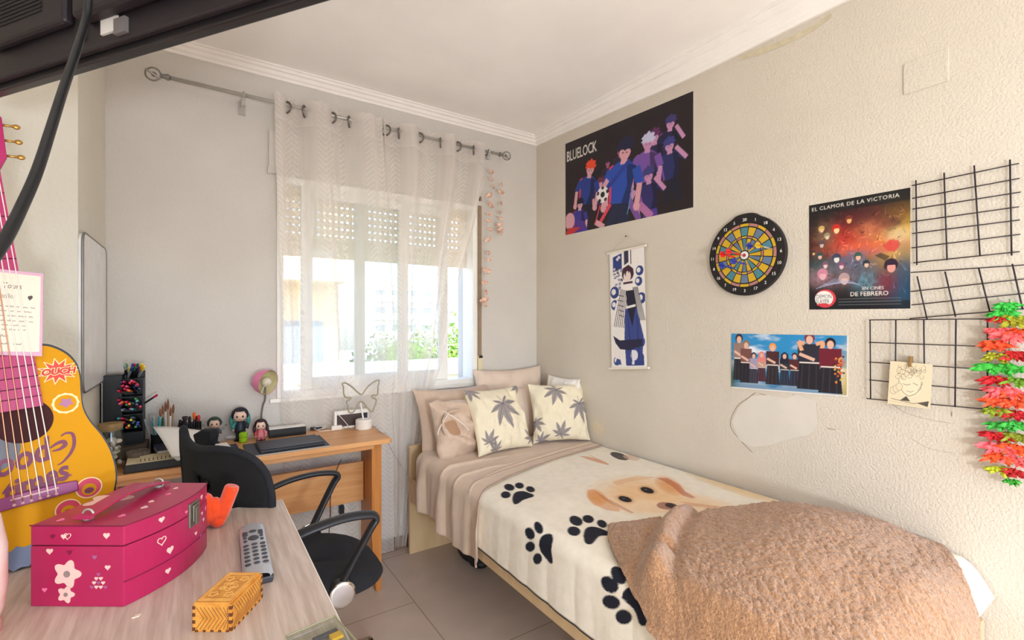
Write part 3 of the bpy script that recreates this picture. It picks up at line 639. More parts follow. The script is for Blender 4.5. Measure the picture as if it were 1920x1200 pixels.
hump = .055*np.exp(-(((XX-1.52)/.26)**2 + ((YYt-.66)/.24)**2)) + .045*np.exp(-(((XX-1.25)/.3)**2 + ((YYt-.6)/.3)**2)) + .022
lump = hump*edge + .014*vnoise(XX*5+3, YYt*5, 2)*edge + .030*np.exp(-(rd/.028)**2)*np.where(sgn > 0, 1, 1) - .012*np.exp(-((rd-.045)/.02)**2)
# hollow pocket in the fold
lump -= .03*np.exp(-(((XX-1.085)/.022)**2 + ((YYt-.86)/.028)**2))
fuzz = .0022*vnoise(XX*110, YYt*110+SSx*60, 1) + .0014*vnoise(XX*210, YYt*210+SSx*40, 4) + .0015*vnoise(XX*40, YYt*45+SSx*20, 7)
for j in range(nv):
    for i in range(nu):
        s = float(SSx[j, i]); y = float(YYt[j, i]); wallr_ = min(1.0, s/.10)
        p = bedsurf(s, y, off=.012); fz = float(fuzz[j, i])
        if s < S_FLAT: p.z += float(lump[j, i])*(.2+.8*wallr_) + fz*1.2
        elif s < S_FLAT+ARC:
            q = (s-S_FLAT)/ARC; p.z += float(lump[j, i])*(1-q) + fz*(1-q); p.x -= fz*q + .012*q
        else: p.x -= fz + .012 + .012*(1+float(vnoise(y*9, s*3)))*min(1, (s-S_FLAT-ARC)*6) + .03*math.exp(-(float(rd[j, i])/.03)**2)*.5
        f = max(0.0, (.42-y)); p.z -= f*f*9 if s < S_FLAT else 0
        if f > 0 and s >= S_FLAT: p.z -= f*f*9
        tv.append(p)
g = MB(); g.add(tv, [(j*nu+i, (j+1)*nu+i, (j+1)*nu+i+1, j*nu+i+1) for j in range(nv-1) for i in range(nu-1)])
# turned-under rolled border
o = g.build('teddy_throw', TED, smooth=True, solid=.010); tag(o, 'fluffy brown teddy fleece throw heaped over the foot of the bed', 'throw blanket')

# ------------------------------------------------------------------ pillows and cushions
def cushion(name, w, h, t, M, m, label, cat, group=None, canvas=None, n=56, wr=.006, ears=.35, seed=0, corner=.06, parts=None, loc=None):
    def pt(a, b, side):
        ea = 1-abs(a)**2.6; eb = 1-abs(b)**2.6
        z = t/2*(max(ea, 0)**.55)*(max(eb, 0)**.55)
        pin = corner*(1-abs(b)**2)*.9; pin2 = corner*(1-abs(a)**2)*.9
        x = a*w/2*(1-pin*abs(a)**3); y = b*h/2*(1-pin2*abs(b)**3)
        nz_ = wr*float(fbm(a*2.2+seed, b*2.2+side*3, seed))*(ea*eb)**.3 + wr*.8*float(vnoise(a*6+seed, b*2.5, side))*(1-ea*eb)**.5
        return Vector((x, y, side*(z+nz_) if z > 0 else 0))
    g = MB(M)
    for side in (1, -1):
        b0 = len(g.v); g.v += [tuple(M @ pt(-1+2*i/(n-1), -1+2*j/(n-1), side)) for j in range(n) for i in range(n)]
        F_ = [(b0+j*n+i, b0+j*n+i+1, b0+(j+1)*n+i+1, b0+(j+1)*n+i) for j in range(n-1) for i in range(n-1)]
        g.f += F_ if side > 0 else [f[::-1] for f in F_]; g.mi += [0]*len(F_)
    if canvas is not None: c = canvas.out().reshape(-1, 3); g.cols = np.vstack([c, np.tile(c[0], (n*n, 1))])
    o = g.build(name, m, smooth=True); tag(o, label, cat, group); return o
def orient(base_l, base_r, top_mid, h, lift=.0):
    """cushion standing with its lower edge from base_l to base_r, leaning so the top mid is above top_mid"""
    a = Vector(base_l); b = Vector(base_r); x = (b-a).normalized(); mid = (a+b)/2; y = (Vector(top_mid)-mid); y = (y-x*y.dot(x)).normalized(); z = x.cross(y)
    M = Matrix.Identity(4)
    for i, v in enumerate((x, y, z)):
        for j in range(3): M[j][i] = v[j]
    M.translation = mid + y*(h/2+lift); return M
TAN = mat('tan_cotton', (206, 182, 162), .9, var=.05, vs=18, bump=.3, bs=160, sheen=.2); TAN2 = mat('tan_cotton_light', (222, 202, 186), .9, var=.04, vs=18, bump=.25, bs=160); WHC = mat('white_cotton', (240, 235, 228), .9, bump=.2, bs=150)
z0 = ZM + .012
# big tan pillow at the headboard, standing
cushion('pillow', .52, .36, .15, orient((.985, 2.30, z0-.02), (1.46, 2.33, z0-.02), (1.22, 2.41, z0+.3), .34), TAN, 'tan pillow standing upright against the headboard, at the left end of the row', 'pillow', 'pillows at the head of the bed', seed=3, wr=.014, corner=.10)
cushion('pillow', .50, .40, .13, orient((1.37, 2.40, z0+.0), (1.845, 2.40, z0+.0), (1.6, 2.46, z0+.36), .40), TAN2, 'pale tan pillow rising behind the others in the bed corner', 'pillow', 'pillows at the head of the bed', seed=5, wr=.010, corner=.10)
cushion('pillow', .30, .30, .09, orient((1.47, 2.27, z0-.005), (1.76, 2.29, z0-.005), (1.6, 2.33, z0+.28), .30), TAN2, 'tan pillow half hidden behind the two leaf print cushions', 'pillow', 'pillows at the head of the bed', seed=8, wr=.010)
cushion('pillow', .30, .34, .09, orient((1.828, 2.36, z0+.01), (1.828, 2.08, z0+.01), (1.845, 2.22, z0+.3), .33), WHC, 'white pillow leaning on the right wall behind the leaf cushions', 'pillow', 'pillows at the head of the bed', seed=9, wr=.006)
# crumpled pillowcase with an opening and cords, in front
Mf = orient((1.0, 2.13, z0+.0), (1.245, 2.17, z0+.0), (1.13, 2.24, z0+.28), .28)
pf = thing('pillowcase', (1.12, 2.15, z0), 'crumpled tan pillowcase with its open end and white cord turned to the room', 'pillow', 'pillows at the head of the bed')
def crump(a, b, side):
    w, h, t = .27, .29, .15
    ea = 1-abs(a)**2.4; eb = 1-abs(b)**2.4; z = t/2*max(ea, 0)**.5*max(eb, 0)**.5
    fol = .016*sin(b*9+a*4+2*float(vnoise(a*2, b*2, 1)))*(ea*eb)**.3 + .012*float(fbm(a*4, b*5, 6))*(ea*eb)**.3
    if side > 0: z = z + fol - .055*math.exp(-(((a+.38)/.26)**2 + ((b-.02)/.38)**2))
    return Vector((a*w/2*(1+.06*float(vnoise(b*3, 2))), b*h/2*(1+.06*float(vnoise(a*3, 5))), side*z))
g = MB(Mf); n = 70
for side in (1, -1):
    b0 = len(g.v); g.v += [tuple(Mf @ crump(-1+2*i/(n-1), -1+2*j/(n-1), side)) for j in range(n) for i in range(n)]
    F_ = [(b0+j*n+i, b0+j*n+i+1, b0+(j+1)*n+i+1, b0+(j+1)*n+i) for j in range(n-1) for i in range(n-1)]; g.f += F_ if side > 0 else [f[::-1] for f in F_]; g.mi += [0]*len(F_)
g.build('cover', TAN, pf, smooth=True)
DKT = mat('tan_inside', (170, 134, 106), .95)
def flap(u, v):
    an = R(200) + u*R(-210); r = .075+.012*sin(u*9); return Mf @ Vector((-.052+cos(an)*r*(.85+.1*v), .004+sin(an)*r*1.2*(.85+.18*v), .062 + v*.028 - .05*abs(u-.5)))
g = MB(); g.grid(flap, 24, 5); g.build('open_hem', TAN, pf, smooth=True, solid=.004)
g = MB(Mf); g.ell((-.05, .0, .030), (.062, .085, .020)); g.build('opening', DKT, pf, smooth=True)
g = MB(Mf); g.tube([(-.115, .085, .075), (-.075, .052, .085), (-.02, .005, .085), (.008, -.028, .082)], .0022, 6, smooth=6); g.build('cord', WHC, pf)
g = MB(Mf); g.tube([(-.09, .07, .07), (-.145, .01, .06), (-.155, -.02, .05)], .0022, 6, smooth=6); g.build('cord', WHC, pf)
# leaf print cushions
LFC = mat('leaf_print_linen', (255,)*3, .9, vcol=True, var=.03, vs=30, bump=.25, bs=200)
def leaf(cv, cx, cy, size, rot, c=(138, 130, 134), c2=(92, 86, 94)):
    for k, (a, l) in enumerate(((0, 1.0), (38, .88), (-38, .88), (78, .66), (-78, .66), (125, .40), (-125, .40))):
        an = rot + R(a); L_ = size*l; w = L_*.15
        P = [(0, 0), (.18, .55), (.40, 1.0), (.62, .85), (.82, .42), (1, 0)]; pts = [(t*L_, q*w) for t, q in P] + [(t*L_, -q*w) for t, q in P[::-1]]
        pts = [(cx+x*cos(an)-y*sin(an), cy+x*sin(an)+y*cos(an)) for x, y in pts]; cv.poly(pts, c, .85)
        cv.line([(cx, cy), (cx+cos(an)*L_*.95, cy+sin(an)*L_*.95)], size*.022, c2, .8)
        for t in np.linspace(.25, .8, 7):
            bx, by = cx+cos(an)*L_*t, cy+sin(an)*L_*t
            for sg in (1, -1): cv.line([(bx, by), (bx+cos(an+sg*.8)*w*.75, by+sin(an+sg*.8)*w*.75)], size*.010, c2, .5)
    cv.line([(cx, cy), (cx-cos(rot)*size*.35, cy-sin(rot)*size*.35)], size*.025, c2, .8)
def leafcv(spec, n=110):
    c = Canvas(1, 1, n, n, (232, 221, 194))
    for s_ in spec: leaf(c, *s_)
    return c
c1 = leafcv([(.50, .70, .42, R(-75)), (.06, .99, .22, R(-60)), (.16, .16, .22, R(60)), (.98, .12, .22, R(140)), (.97, .97, .2, R(200)), (.28, .03, .18, R(95))])
cushion('leaf_cushion', .345, .345, .13, orient((1.165, 2.05, z0+.01), (1.50, 2.07, z0+.01), (1.345, 2.19, z0+.3), .335), LFC, 'cream cushion printed with one large grey palmate leaf, left of the pair', 'cushion', 'leaf print cushions', canvas=c1, n=110, wr=.015, seed=11, corner=.09)
c2 = leafcv([(.45, .88, .32, R(-110)), (.85, .62, .36, R(-80)), (.45, .10, .26, R(70)), (.02, .35, .22, R(-60)), (.1, .02, .2, R(30))])
cushion('leaf_cushion', .335, .335, .12, orient((1.555, 2.11, z0+.01), (1.845, 2.00, z0+.01), (1.70, 2.17, z0+.3), .325), LFC, 'cream cushion with leaves near its edges, right of the pair against the wall', 'cushion', 'leaf print cushions', canvas=c2, n=110, wr=.015, seed=14, corner=.09)

# ------------------------------------------------------------------ pine desk at the window
PIN = wood('pine_honey', (220, 164, 108), (204, 142, 84), (1.2, 14, 14), .35, 3, .1); PINV = wood('pine_leg', (196, 128, 62), (176, 108, 50), (14, 14, 1.2), .4, 3, .1)
DZ = .72; dx0, dx1, dy0, dy1 = -.305, .745, 2.115, 2.49
desk = thing('pine_desk', ((dx0+dx1)/2, (dy0+dy1)/2, 0), 'honey coloured pine desk with tapered legs standing under the window', 'desk')
out_ = [(dx0, dy0), (dx1-.01, dy0), (dx1, dy0+.012), (dx1, dy1-.05), (dx1-.05, dy1), (dx0, dy1)]
g = MB(); g.prism(out_, (0, 0, DZ-.022), (1, 0, 0), (0, 1, 0), (0, 0, .022)); g.build('desk_top', PIN, desk, bevel=.004)
MB().box(dx0+.03, dx1-.075, dy0+.03, dy0+.048, DZ-.045, DZ-.022).build('apron', PIN, desk, bevel=.002)
MB().box(dx0+.03, dx1-.05, 2.395, 2.412, .36, .555).build('back_panel', PIN, desk, bevel=.002)
for x, y, ix in ((dx1-.027, dy0+.07, -1), (dx0+.025, dy0+.07, 1)):
    a = .046; xo = x; xi = x + ix*a; g = MB(); vs = []
    for z, w in ((0, .026), (.26, a), (DZ-.022, a)): vs += [(xo, y, z), (xo+ix*w, y, z), (xo+ix*w, y+w, z), (xo, y+w, z)]
    g.add(vs, [(3, 2, 1, 0), (8, 9, 10, 11)] + [(4*k+i, 4*k+(i+1) % 4, 4*k+4+(i+1) % 4, 4*k+4+i) for k in range(2) for i in range(4)]); g.build('leg', PINV, desk, bevel=.002)
    MB().box(min(xo, xo+ix*.02)+.0, max(xo, xo+ix*.02), y+.05, dy1-.04, .10, DZ-.022).build('side_panel', PINV, desk, bevel=.002)

# ------------------------------------------------------------------ light oak table in the foreground
OAK = wood('oak_laminate', (208, 192, 180), (184, 164, 150), (20, 1.2, 1), .42, 6, .06); EDG = mat('white_edging', (236, 230, 222), .5)
TZ = .75; tx0, tx1, ty0, ty1 = -.78, .2, .35, 1.478
table = thing('side_table', ((tx0+tx1)/2, .9, 0), 'pale oak laminate table with thin white edging in the foreground', 'table')
MB().box(tx0, tx1-.0015, ty0, ty1-.0015, TZ-.025, TZ).build('table_top', OAK, table)
MB().box(tx1-.0015, tx1+.0003, ty0, ty1, TZ-.025, TZ+.0002).build('edging', EDG, table); MB().box(tx0, tx1, ty1-.0015, ty1+.0003, TZ-.025, TZ+.0002).build('edging', EDG, table)
for x in (tx0+.02, tx1-.06):
    for y in (ty0+.02, ty1-.06): MB().box(x, x+.035, y, y+.035, 0, TZ-.025).build('leg', EDG, table)

# ------------------------------------------------------------------ office chair
BLK = mat('mesh_black', (17, 17, 19), .85, bump=.5, bs=600, var=.1, vs=40); BKF = mat('fabric_black', (30, 31, 36), .9, bump=.4, bs=500); BKP = mat('plastic_black', (34, 34, 38), .38); CHR = mat('chrome', (205, 202, 198), .12, metal=1, var=0)
ch = thing('office_chair', (.28, 1.66, 0), 'black office chair with mesh back and chrome arm discs between the two desks', 'chair')
# backrest: outline on a slanted upright plane, bowed towards its middle
A_ = Vector((-.045, 1.75, 0)); B_ = Vector((.15, 1.42, 0)); e = (B_-A_).normalized(); nb = Vector((-e.y, e.x, 0)); nb = nb if nb.x > 0 else -nb
sil = [(334, 812), (340, 804), (350, 806), (362, 820), (380, 831), (400, 836), (430, 837), (455, 844), (474, 860), (487, 885), (493, 912), (496, 950), (492, 1010), (470, 1060), (410, 1070), (385, 1040), (372, 960), (360, 905), (349, 862), (338, 838)]
pl = []
for x, y in sil: p = at_plane(x, y, A_, nb); pl.append(((p-A_).dot(e), p.z))
cx_ = sum(p[0] for p in pl)/len(pl); cz_ = sum(p[1] for p in pl)/len(pl)
q = catmull([(a, b, 0) for a, b in pl + [pl[0]]], 4)[:-1]; rings = []
def bk(a, b): c = (a-cx_); return A_ + e*a + Vector((0, 0, b)) + nb*(-.035 + c*c*1.4 + .05*max(0, .72-b))
g = MB(); nr = 9; vs = []
for k in range(nr+1):
    t = k/nr
    for p in q: vs.append(bk(cx_ + (p.x-cx_)*t, cz_ + (p.y-cz_)*t))
m_ = len(q); g.add(vs, [(k*m_+i, k*m_+(i+1) % m_, (k+1)*m_+(i+1) % m_, (k+1)*m_+i) for k in range(1, nr) for i in range(m_)] + [tuple(m_+i for i in range(m_))])
g.build('backrest', BLK, ch, smooth=True, solid=.012)
g = MB(); g.tube([bk(p.x, p.y) for p in q] + [bk(q[0].x, q[0].y)], .010, 8, cap=False); g.build('back_frame', BKF, ch, smooth=True)
# headrest wing turned towards the desk
g = MB(); w = [at_plane(x, y, A_+nb*.10, nb) for x, y in ((366, 838), (360, 815), (376, 806), (392, 808), (394, 825), (386, 842))]; c = sum(w, Vector())/6
g.add([p for p in w] + [p + nb*.03 for p in w], [tuple(range(5, -1, -1)), tuple(range(6, 12))] + [(i, (i+1) % 6, 6+(i+1) % 6, 6+i) for i in range(6)]); g.build('headrest_wing', BKF, ch, bevel=.006)
g = MB(); g.tube([(.05, 1.62, .72), (.03, 1.63, .55), (.10, 1.65, .44), (.25, 1.66, .41)], [.022, .022, .02, .02], 10, smooth=6); g.build('back_post', BKP, ch, smooth=True)
# seat
def seat(u, v):
    a = u*2*pi; ex = 2.6; r = (abs(cos(a))**ex + abs(sin(a))**ex)**(-1/ex); th = (v-.5)*pi; k = cos(th)**.5
    return Vector((.285 + .235*r*cos(a)*k, 1.655 + .235*r*sin(a)*k - .02*cos(a), .455 + .035*sin(th) + .012*cos(a)*cos(a)*0 - .02*max(0, cos(a))**3))
g = MB(); g.grid(seat, 48, 11, closeu=True); g.add([seat(i/48, 0) for i in range(48)], [tuple(range(47, -1, -1))]); g.add([seat(i/48, 1) for i in range(48)], [tuple(range(48))]); g.build('seat', BKF, ch, smooth=True)
def arm(y, name):
    ar = bpy.data.objects.new('armrest', None); COL.objects.link(ar); ar.parent = ch; ar['_o'] = 1
    g = MB(); pts = [(.355, y+.012, .455), (.40, y+.006, .55), (.435, y, .63), (.455, y, .655), (.43, y, .668), (.36, y, .672), (.27, y+.005, .662), (.17, y+.02, .635), (.05, y+.06, .60)]
    return pts
def armparts(y, inner):
    pts = [(.335, y+inner*.02, .445), (.385, y+inner*.01, .54), (.435, y, .630), (.452, y, .655), (.435, y, .672), (.36, y, .679), (.27, y, .668), (.18, y+inner*.01, .64), (.09, y+inner*.03, .60), (.06, y+inner*.06, .58)]
    g = MB(); g.tube(pts, .019, 12, smooth=6, flat=.55, up=(0, 0, 1)); g.build('armrest', BKP, ch, smooth=True)
    dz = .458; yo = y - inner*.012
    g = MB(); g.lathe([(.02, 0), (.034, .002), (.036, .03), (.03, .034)], (.352, y+inner*.035, dz), (0, -inner, 0), 28); g.build('arm_pivot', BKP, ch, smooth=False)
    g = MB(); g.lathe([(.034, 0), (.038, .001), (.039, .005), (.036, .008), (.030, .0085), (.001, .0095)], (.352, y+inner*.0, dz), (0, -inner, 0), 32); g.build('chrome_disc', CHR, ch, smooth=True, label='round chrome cap on the arm pivot')
armparts(1.425, 1); armparts(1.90, -1)
g = MB(); g.tube([(.28, 1.66, .42), (.28, 1.66, .12)], .026, 16); g.build('gas_lift', BKP, ch, smooth=True)
MB().box(.18, .38, 1.56, 1.76, .395, .42).build('tilt_plate', BKP, ch, bevel=.005)
for k in range(5):
    a = R(20+72*k); dx, dy = cos(a), sin(a); g = MB()
    g.tube([(.28, 1.66, .11), (.28+dx*.15, 1.66+dy*.15, .10), (.28+dx*.27, 1.66+dy*.27, .075)], [.026, .022, .018], 12, smooth=4, flat=.7); lg = g.build('base_leg', CHR, ch, smooth=True)
    g = MB(); g.lathe([(.022, -.018), (.027, -.012), (.027, .012), (.022, .018)], (.28+dx*.27, 1.66+dy*.27, .0275), (-dy, dx, 0), 18); g.build('caster', BKP, ch)
# ------------------------------------------------------------------ posters and things on the right wall
def flat_on_wall(cv, name, corners, label, cat, off=.0015, m=ART, group=None):
    """corners: bl, br, tr, tl in the picture, laid flat on the right wall"""
    P = [at_x(x, y, XR - off) for x, y in corners]
    o = cv.panel(name, *P, m, thick=.001, n=(-1, 0, 0)); tag(o, label, cat, group); return o
def player(cv, x, y, h, hair, shirt, pants, skin, lean=0.0, rim=(220, 60, 90), num=None, armup=False, haircut=1):
    """a plain footballer figure, feet cropped: x,y = middle of the hips"""
    c, s = cos(lean), sin(lean)
    def T(p): return [(x + (a*c+b*s)*h, y + (-a*s+b*c)*h) for a, b in p]
    cv.poly(T([(-.12, -.02), (.13, -.02), (.17, -.42), (.02, -.45), (-.02, -.2), (-.09, -.45), (-.2, -.42)]), pants)
    cv.poly(T([(-.21, .36), (-.15, .39), (-.13, -.02), (-.16, -.04)]), rim)
    cv.poly(T([(-.19, .35), (-.08, .41), (.08, .41), (.19, .34), (.15, .15), (.13, -.04), (-.13, -.04), (-.15, .15)]), shirt)
    cv.poly(T([(.04, .40), (.19, .34), (.15, .15), (.13, -.04), (.02, -.04), (.08, .15)]), tuple(int(k*.6) for k in shirt))
    for sg in (-1, 1):
        if armup and sg > 0: cv.line(T([(.17, .33), (.30, .22)]), h*.09, shirt); cv.line(T([(.30, .22), (.12, .46)]), h*.07, skin); continue
        cv.line(T([(.18*sg, .33), (.25*sg, .16)]), h*.11, shirt); cv.line(T([(.25*sg, .16), (.24*sg, -.06)]), h*.07, skin); cv.ell(*T([(.24*sg, -.08)])[0], h*.045, h*.05, skin)
    cv.poly(T([(-.05, .38), (.05, .38), (.04, .48), (-.04, .48)]), skin); cv.ell(*T([(0, .53)])[0], h*.085, h*.11, skin, -lean)
    hp = [(math.cos(a)*(.115+.018*haircut*math.cos(9*a)), .575+math.sin(a)*(.10+.018*math.cos(8*a))) for a in np.linspace(-.15*pi, 1.15*pi, 26)]
    cv.poly(T(hp), hair); cv.poly(T([(-.10, .56), (-.09, .50), (-.05, .555), (0, .52), (.05, .555), (.09, .5), (.10, .58)]), hair)
    cv.line(T([(-.04, .50), (-.015, .505)]), h*.012, (50, 36, 50)); cv.line(T([(.015, .505), (.04, .50)]), h*.012, (50, 36, 50))
def ball(cv, x, y, r):
    cv.ell(x, y, r, r, (232, 226, 226))
    cv.ell(x, y, r*.36, r*.36, (30, 28, 34))
    for k in range(5): a = k*2*pi/5+.3; cv.ell(x+cos(a)*r*.82, y+sin(a)*r*.82, r*.25, r*.2, (30, 28, 34), a+pi/2)
# football poster (u right, v up), 240 x 171..218 in the photo
c = Canvas(90, 56, 270, 178, (32, 24, 28)); SK = (214, 158, 168); SKP = (196, 140, 178); B1 = (36, 62, 148); B2 = (52, 46, 112); K = (24, 24, 42)
for k in range(30): c.ell(rng.rand()*90, rng.rand()*56, 5, 3, (44, 30, 36), rng.rand()*3, .25)
player(c, 76, 30, 28, (60, 52, 110), (34, 34, 66), K, SKP, .1, (150, 80, 150), armup=True)
player(c, 68, 25, 30, (96, 40, 92), (40, 34, 76), K, SKP, .0, (140, 70, 150)); player(c, 78, 18, 30, (58, 60, 128), (40, 44, 96), K, SKP, -.08, (120, 70, 160), armup=True)
player(c, 45, 28, 22, (30, 26, 40), (40, 36, 60), K, (170, 90, 120), 0, (120, 40, 70)); player(c, 36, 25, 20, (36, 26, 40), (40, 34, 56), K, (160, 90, 120), 0, (110, 40, 70))
player(c, 62, 20, 36, (196, 196, 222), (118, 80, 160), K, SKP, .1, (150, 90, 170)); player(c, 30, 14, 22, (110, 40, 60), (44, 40, 86), K, SK, 0)
player(c, 18, 17, 36, (232, 74, 40), (34, 58, 138), (24, 26, 46), SK, .22); player(c, 12, 3, 26, (34, 24, 36), (58, 52, 140), (70, 40, 120), SK, .1, (190, 50, 70))
player(c, 65, 5, 32, (62, 60, 120), (46, 42, 100), (80, 50, 140), SKP, -.05, (150, 80, 170), armup=True)
c.line([(55, 16), (47, 3)], 3.4, SKP); c.line([(58, 8), (66, 0)], 4, (176, 110, 160)); c.line([(50, 14), (58, 0)], 3.6, (120, 80, 150))
player(c, 45, 13, 50, (28, 30, 62), (40, 76, 170), (30, 36, 66), SK, .14)
c.line([(52, 33), (34, 20)], 2.6, B1); c.line([(36, 26), (29, 19)], 3, SK); ball(c, 32, 18.5, 4.6)
c.line([(38, 12), (30, 3)], 2.2, (220, 70, 90)); c.line([(26, 4), (33, 0)], 3, SK); c.ell(4, 8, 4.5, 5, SK); c.poly([(6, 0), (20, 0), (17, 6), (10, 8)], (78, 50, 140))
c.poly([(0, 0), (7, 0), (14, 3), (2, 4)], (190, 50, 50)); c.line([(26, 3), (30, 13)], .7, (226, 60, 70)); c.line([(50, 4), (54, 18)], .5, (60, 150, 190))
c.text('BLUELOCK', 1.2, 44.6, 8.8, (236, 230, 220), sx=.64, spacing=.92)
c.poly([(0, 0), (.35, 0), (.35, 56), (0, 56)], (40, 44, 60))
flat_on_wall(c, 'football_poster', [(1060.5, 441), (1300, 388.5), (1300, 170.5), (1060, 270)], 'big dark poster of footballers in blue shirts high on the right wall', 'poster')
# battle film poster, plain stand-in of the same colours
c = Canvas(100, 112, 230, 258, (26, 24, 26)); X, Y = c.X, c.Y; n1 = fbm(X*.07, Y*.07, 1); n2 = fbm(X*.16+9, Y*.16, 2); n3 = fbm(X*.3, Y*.3+4, 5)
def wash(m, col, al):
    c.a[:] = c.a*(1-(m*al)[..., None]) + np.array(lin(col))*(m*al)[..., None]
g_ = lambda cx, cy, rx, ry: np.exp(-(((X-cx)/rx)**2 + ((Y-cy)/ry)**2))
wash(np.clip(g_(95, 62, 26, 22)*1.4, 0, 1), (246, 190, 40), .95); wash(np.clip(g_(88, 68, 12, 9)*1.3, 0, 1), (255, 232, 170), .8)
wash(np.clip(g_(42, 70, 26, 16)*(1.2+n2), 0, 1), (196, 46, 34), .9); wash(np.clip(g_(60, 60, 34, 7)*(1.2+n1), 0, 1), (224, 96, 52), .8); wash(np.clip(g_(60, 88, 26, 12)*(1+n2), 0, 1), (78, 28, 34), .9)
wash(np.clip(g_(80, 84, 20, 12)*(1+n2), 0, 1), (92, 44, 40), .8); wash(np.clip(g_(62, 76, 14, 9)*(1.1+n3), 0, 1), (206, 120, 82), .8); wash(np.clip(g_(95, 28, 14, 34)*1.2, 0, 1), (30, 74, 104), .85)
wash(np.clip(g_(15, 44, 22, 12)*(1+n2), 0, 1), (46, 84, 84), .8); wash(np.clip(g_(22, 34, 22, 9)*(1+n1), 0, 1), (198, 150, 160), .7); wash(np.clip(g_(18, 76, 12, 14)*(1+n2), 0, 1), (110, 96, 74), .7)
wash(np.clip(g_(52, 48, 24, 12)*(1+n2*1.4), 0, 1), (96, 104, 126), .75); wash(np.clip(g_(62, 27, 14, 10)*(1+n3), 0, 1), (98, 140, 158), .75); wash(np.clip(g_(78, 26, 10, 12), 0, 1), (120, 32, 54), .8)
rr = np.random.RandomState(3)
for k in range(260):  # brush strokes
    x, y = rr.rand()*96+2, rr.rand()*86+14; j = int(y/112*(c.ny*2-1)); i = int(x/100*(c.nx*2-1)); base = c.a[j, i]; f = rr.choice([.35, .6, 1.5, 2.2]); col = tuple(np.clip((base*f)**(1/2.2)*255, 12, 250))
    an = rr.rand()*pi; l = 2+rr.rand()*6; c.line([(x, y), (x+cos(an)*l, y+sin(an)*l)], .6+rr.rand()*1.4, col, .8, w2=.1)
for x, y, r, hc, sc in ((30, 82, 4, (190, 40, 34), (238, 206, 150)), (43, 90, 3.4, (120, 50, 40), (226, 170, 110)), (14, 84, 3, (196, 166, 90), (220, 190, 140)), (20, 76, 3, (150, 140, 110), (210, 190, 160)), (14, 68, 3, (90, 70, 80), (200, 180, 160)), (5, 60, 2, (60, 50, 50), (220, 180, 110)),
                        (12, 56, 3, (50, 80, 80), (216, 180, 160)), (30, 52, 4, (60, 66, 90), (226, 222, 214)), (52, 52, 3.5, (60, 90, 80), (222, 178, 150)), (35, 44, 3, (130, 80, 110), (220, 190, 190)), (18, 46, 3, (130, 90, 110), (226, 196, 190)), (60, 44, 3, (36, 50, 54), (214, 180, 160)), (83, 40, 5.5, (44, 30, 50), (216, 150, 140)), (38, 30, 5, (176, 150, 150), (216, 176, 160)), (15, 36, 5, (200, 130, 150), (222, 170, 180))):
    c.ell(x, y+r*.35, r*1.15, r*1.1, hc); c.ell(x+.3, y-r*.15, r*.7, r*.85, sc); c.poly([(x-r, y+r*.3), (x+r, y+r*.3), (x+r*.5, y+r*.9), (x-r*.6, y+r)], hc)
for k in range(9): c.line([(8+k*4, 22+k), (30+k*3, 32-k)], .7, (170, 176, 206), .7)
c.poly([(76, 60), (82, 66), (90, 64), (90, 58), (86, 54), (80, 55)], (206, 70, 64), .9); c.poly([(68, 52), (74, 54), (82, 50), (78, 46)], (60, 50, 40), .8)
c.poly([(0, 0), (100, 0), (100, 8), (0, 10)], (22, 24, 30), .75)
for k in range(3): c.line([(32, 10.5-k*3), (92, 10.5-k*3)], .7, (120, 124, 130), .5)
c.ell(18, 11.5, 11.5, 9.5, (214, 62, 72)); c.ell(16.5, 11.5, 10, 8, (236, 232, 226)); c.ell(15.5, 5, 7, 1.6, (206, 60, 70))
c.text('DEMON', 8, 11.6, 6, (34, 30, 34), sx=.78); c.text('SLAYER', 7.5, 6.6, 6, (34, 30, 34), sx=.75)
c.poly([(0, 101), (100, 101), (100, 112), (0, 112)], (28, 27, 28), .8)
c.text('EL CLAMOR DE LA VICTORIA', 3, 105, 5.4, (226, 220, 206), sx=1.12, spacing=1.12); c.text('EN CINES', 56, 19, 4.4, (226, 216, 206), sx=1.1); c.text('DE FEBRERO', 44, 13.2, 6, (232, 224, 214), sx=1.1)
flat_on_wall(c, 'film_poster', [(1517.5, 580.5), (1707, 578.5), (1707, 351.5), (1517, 385.5)], 'dark and fiery film poster with Spanish title, between dartboard and wire grids', 'poster')
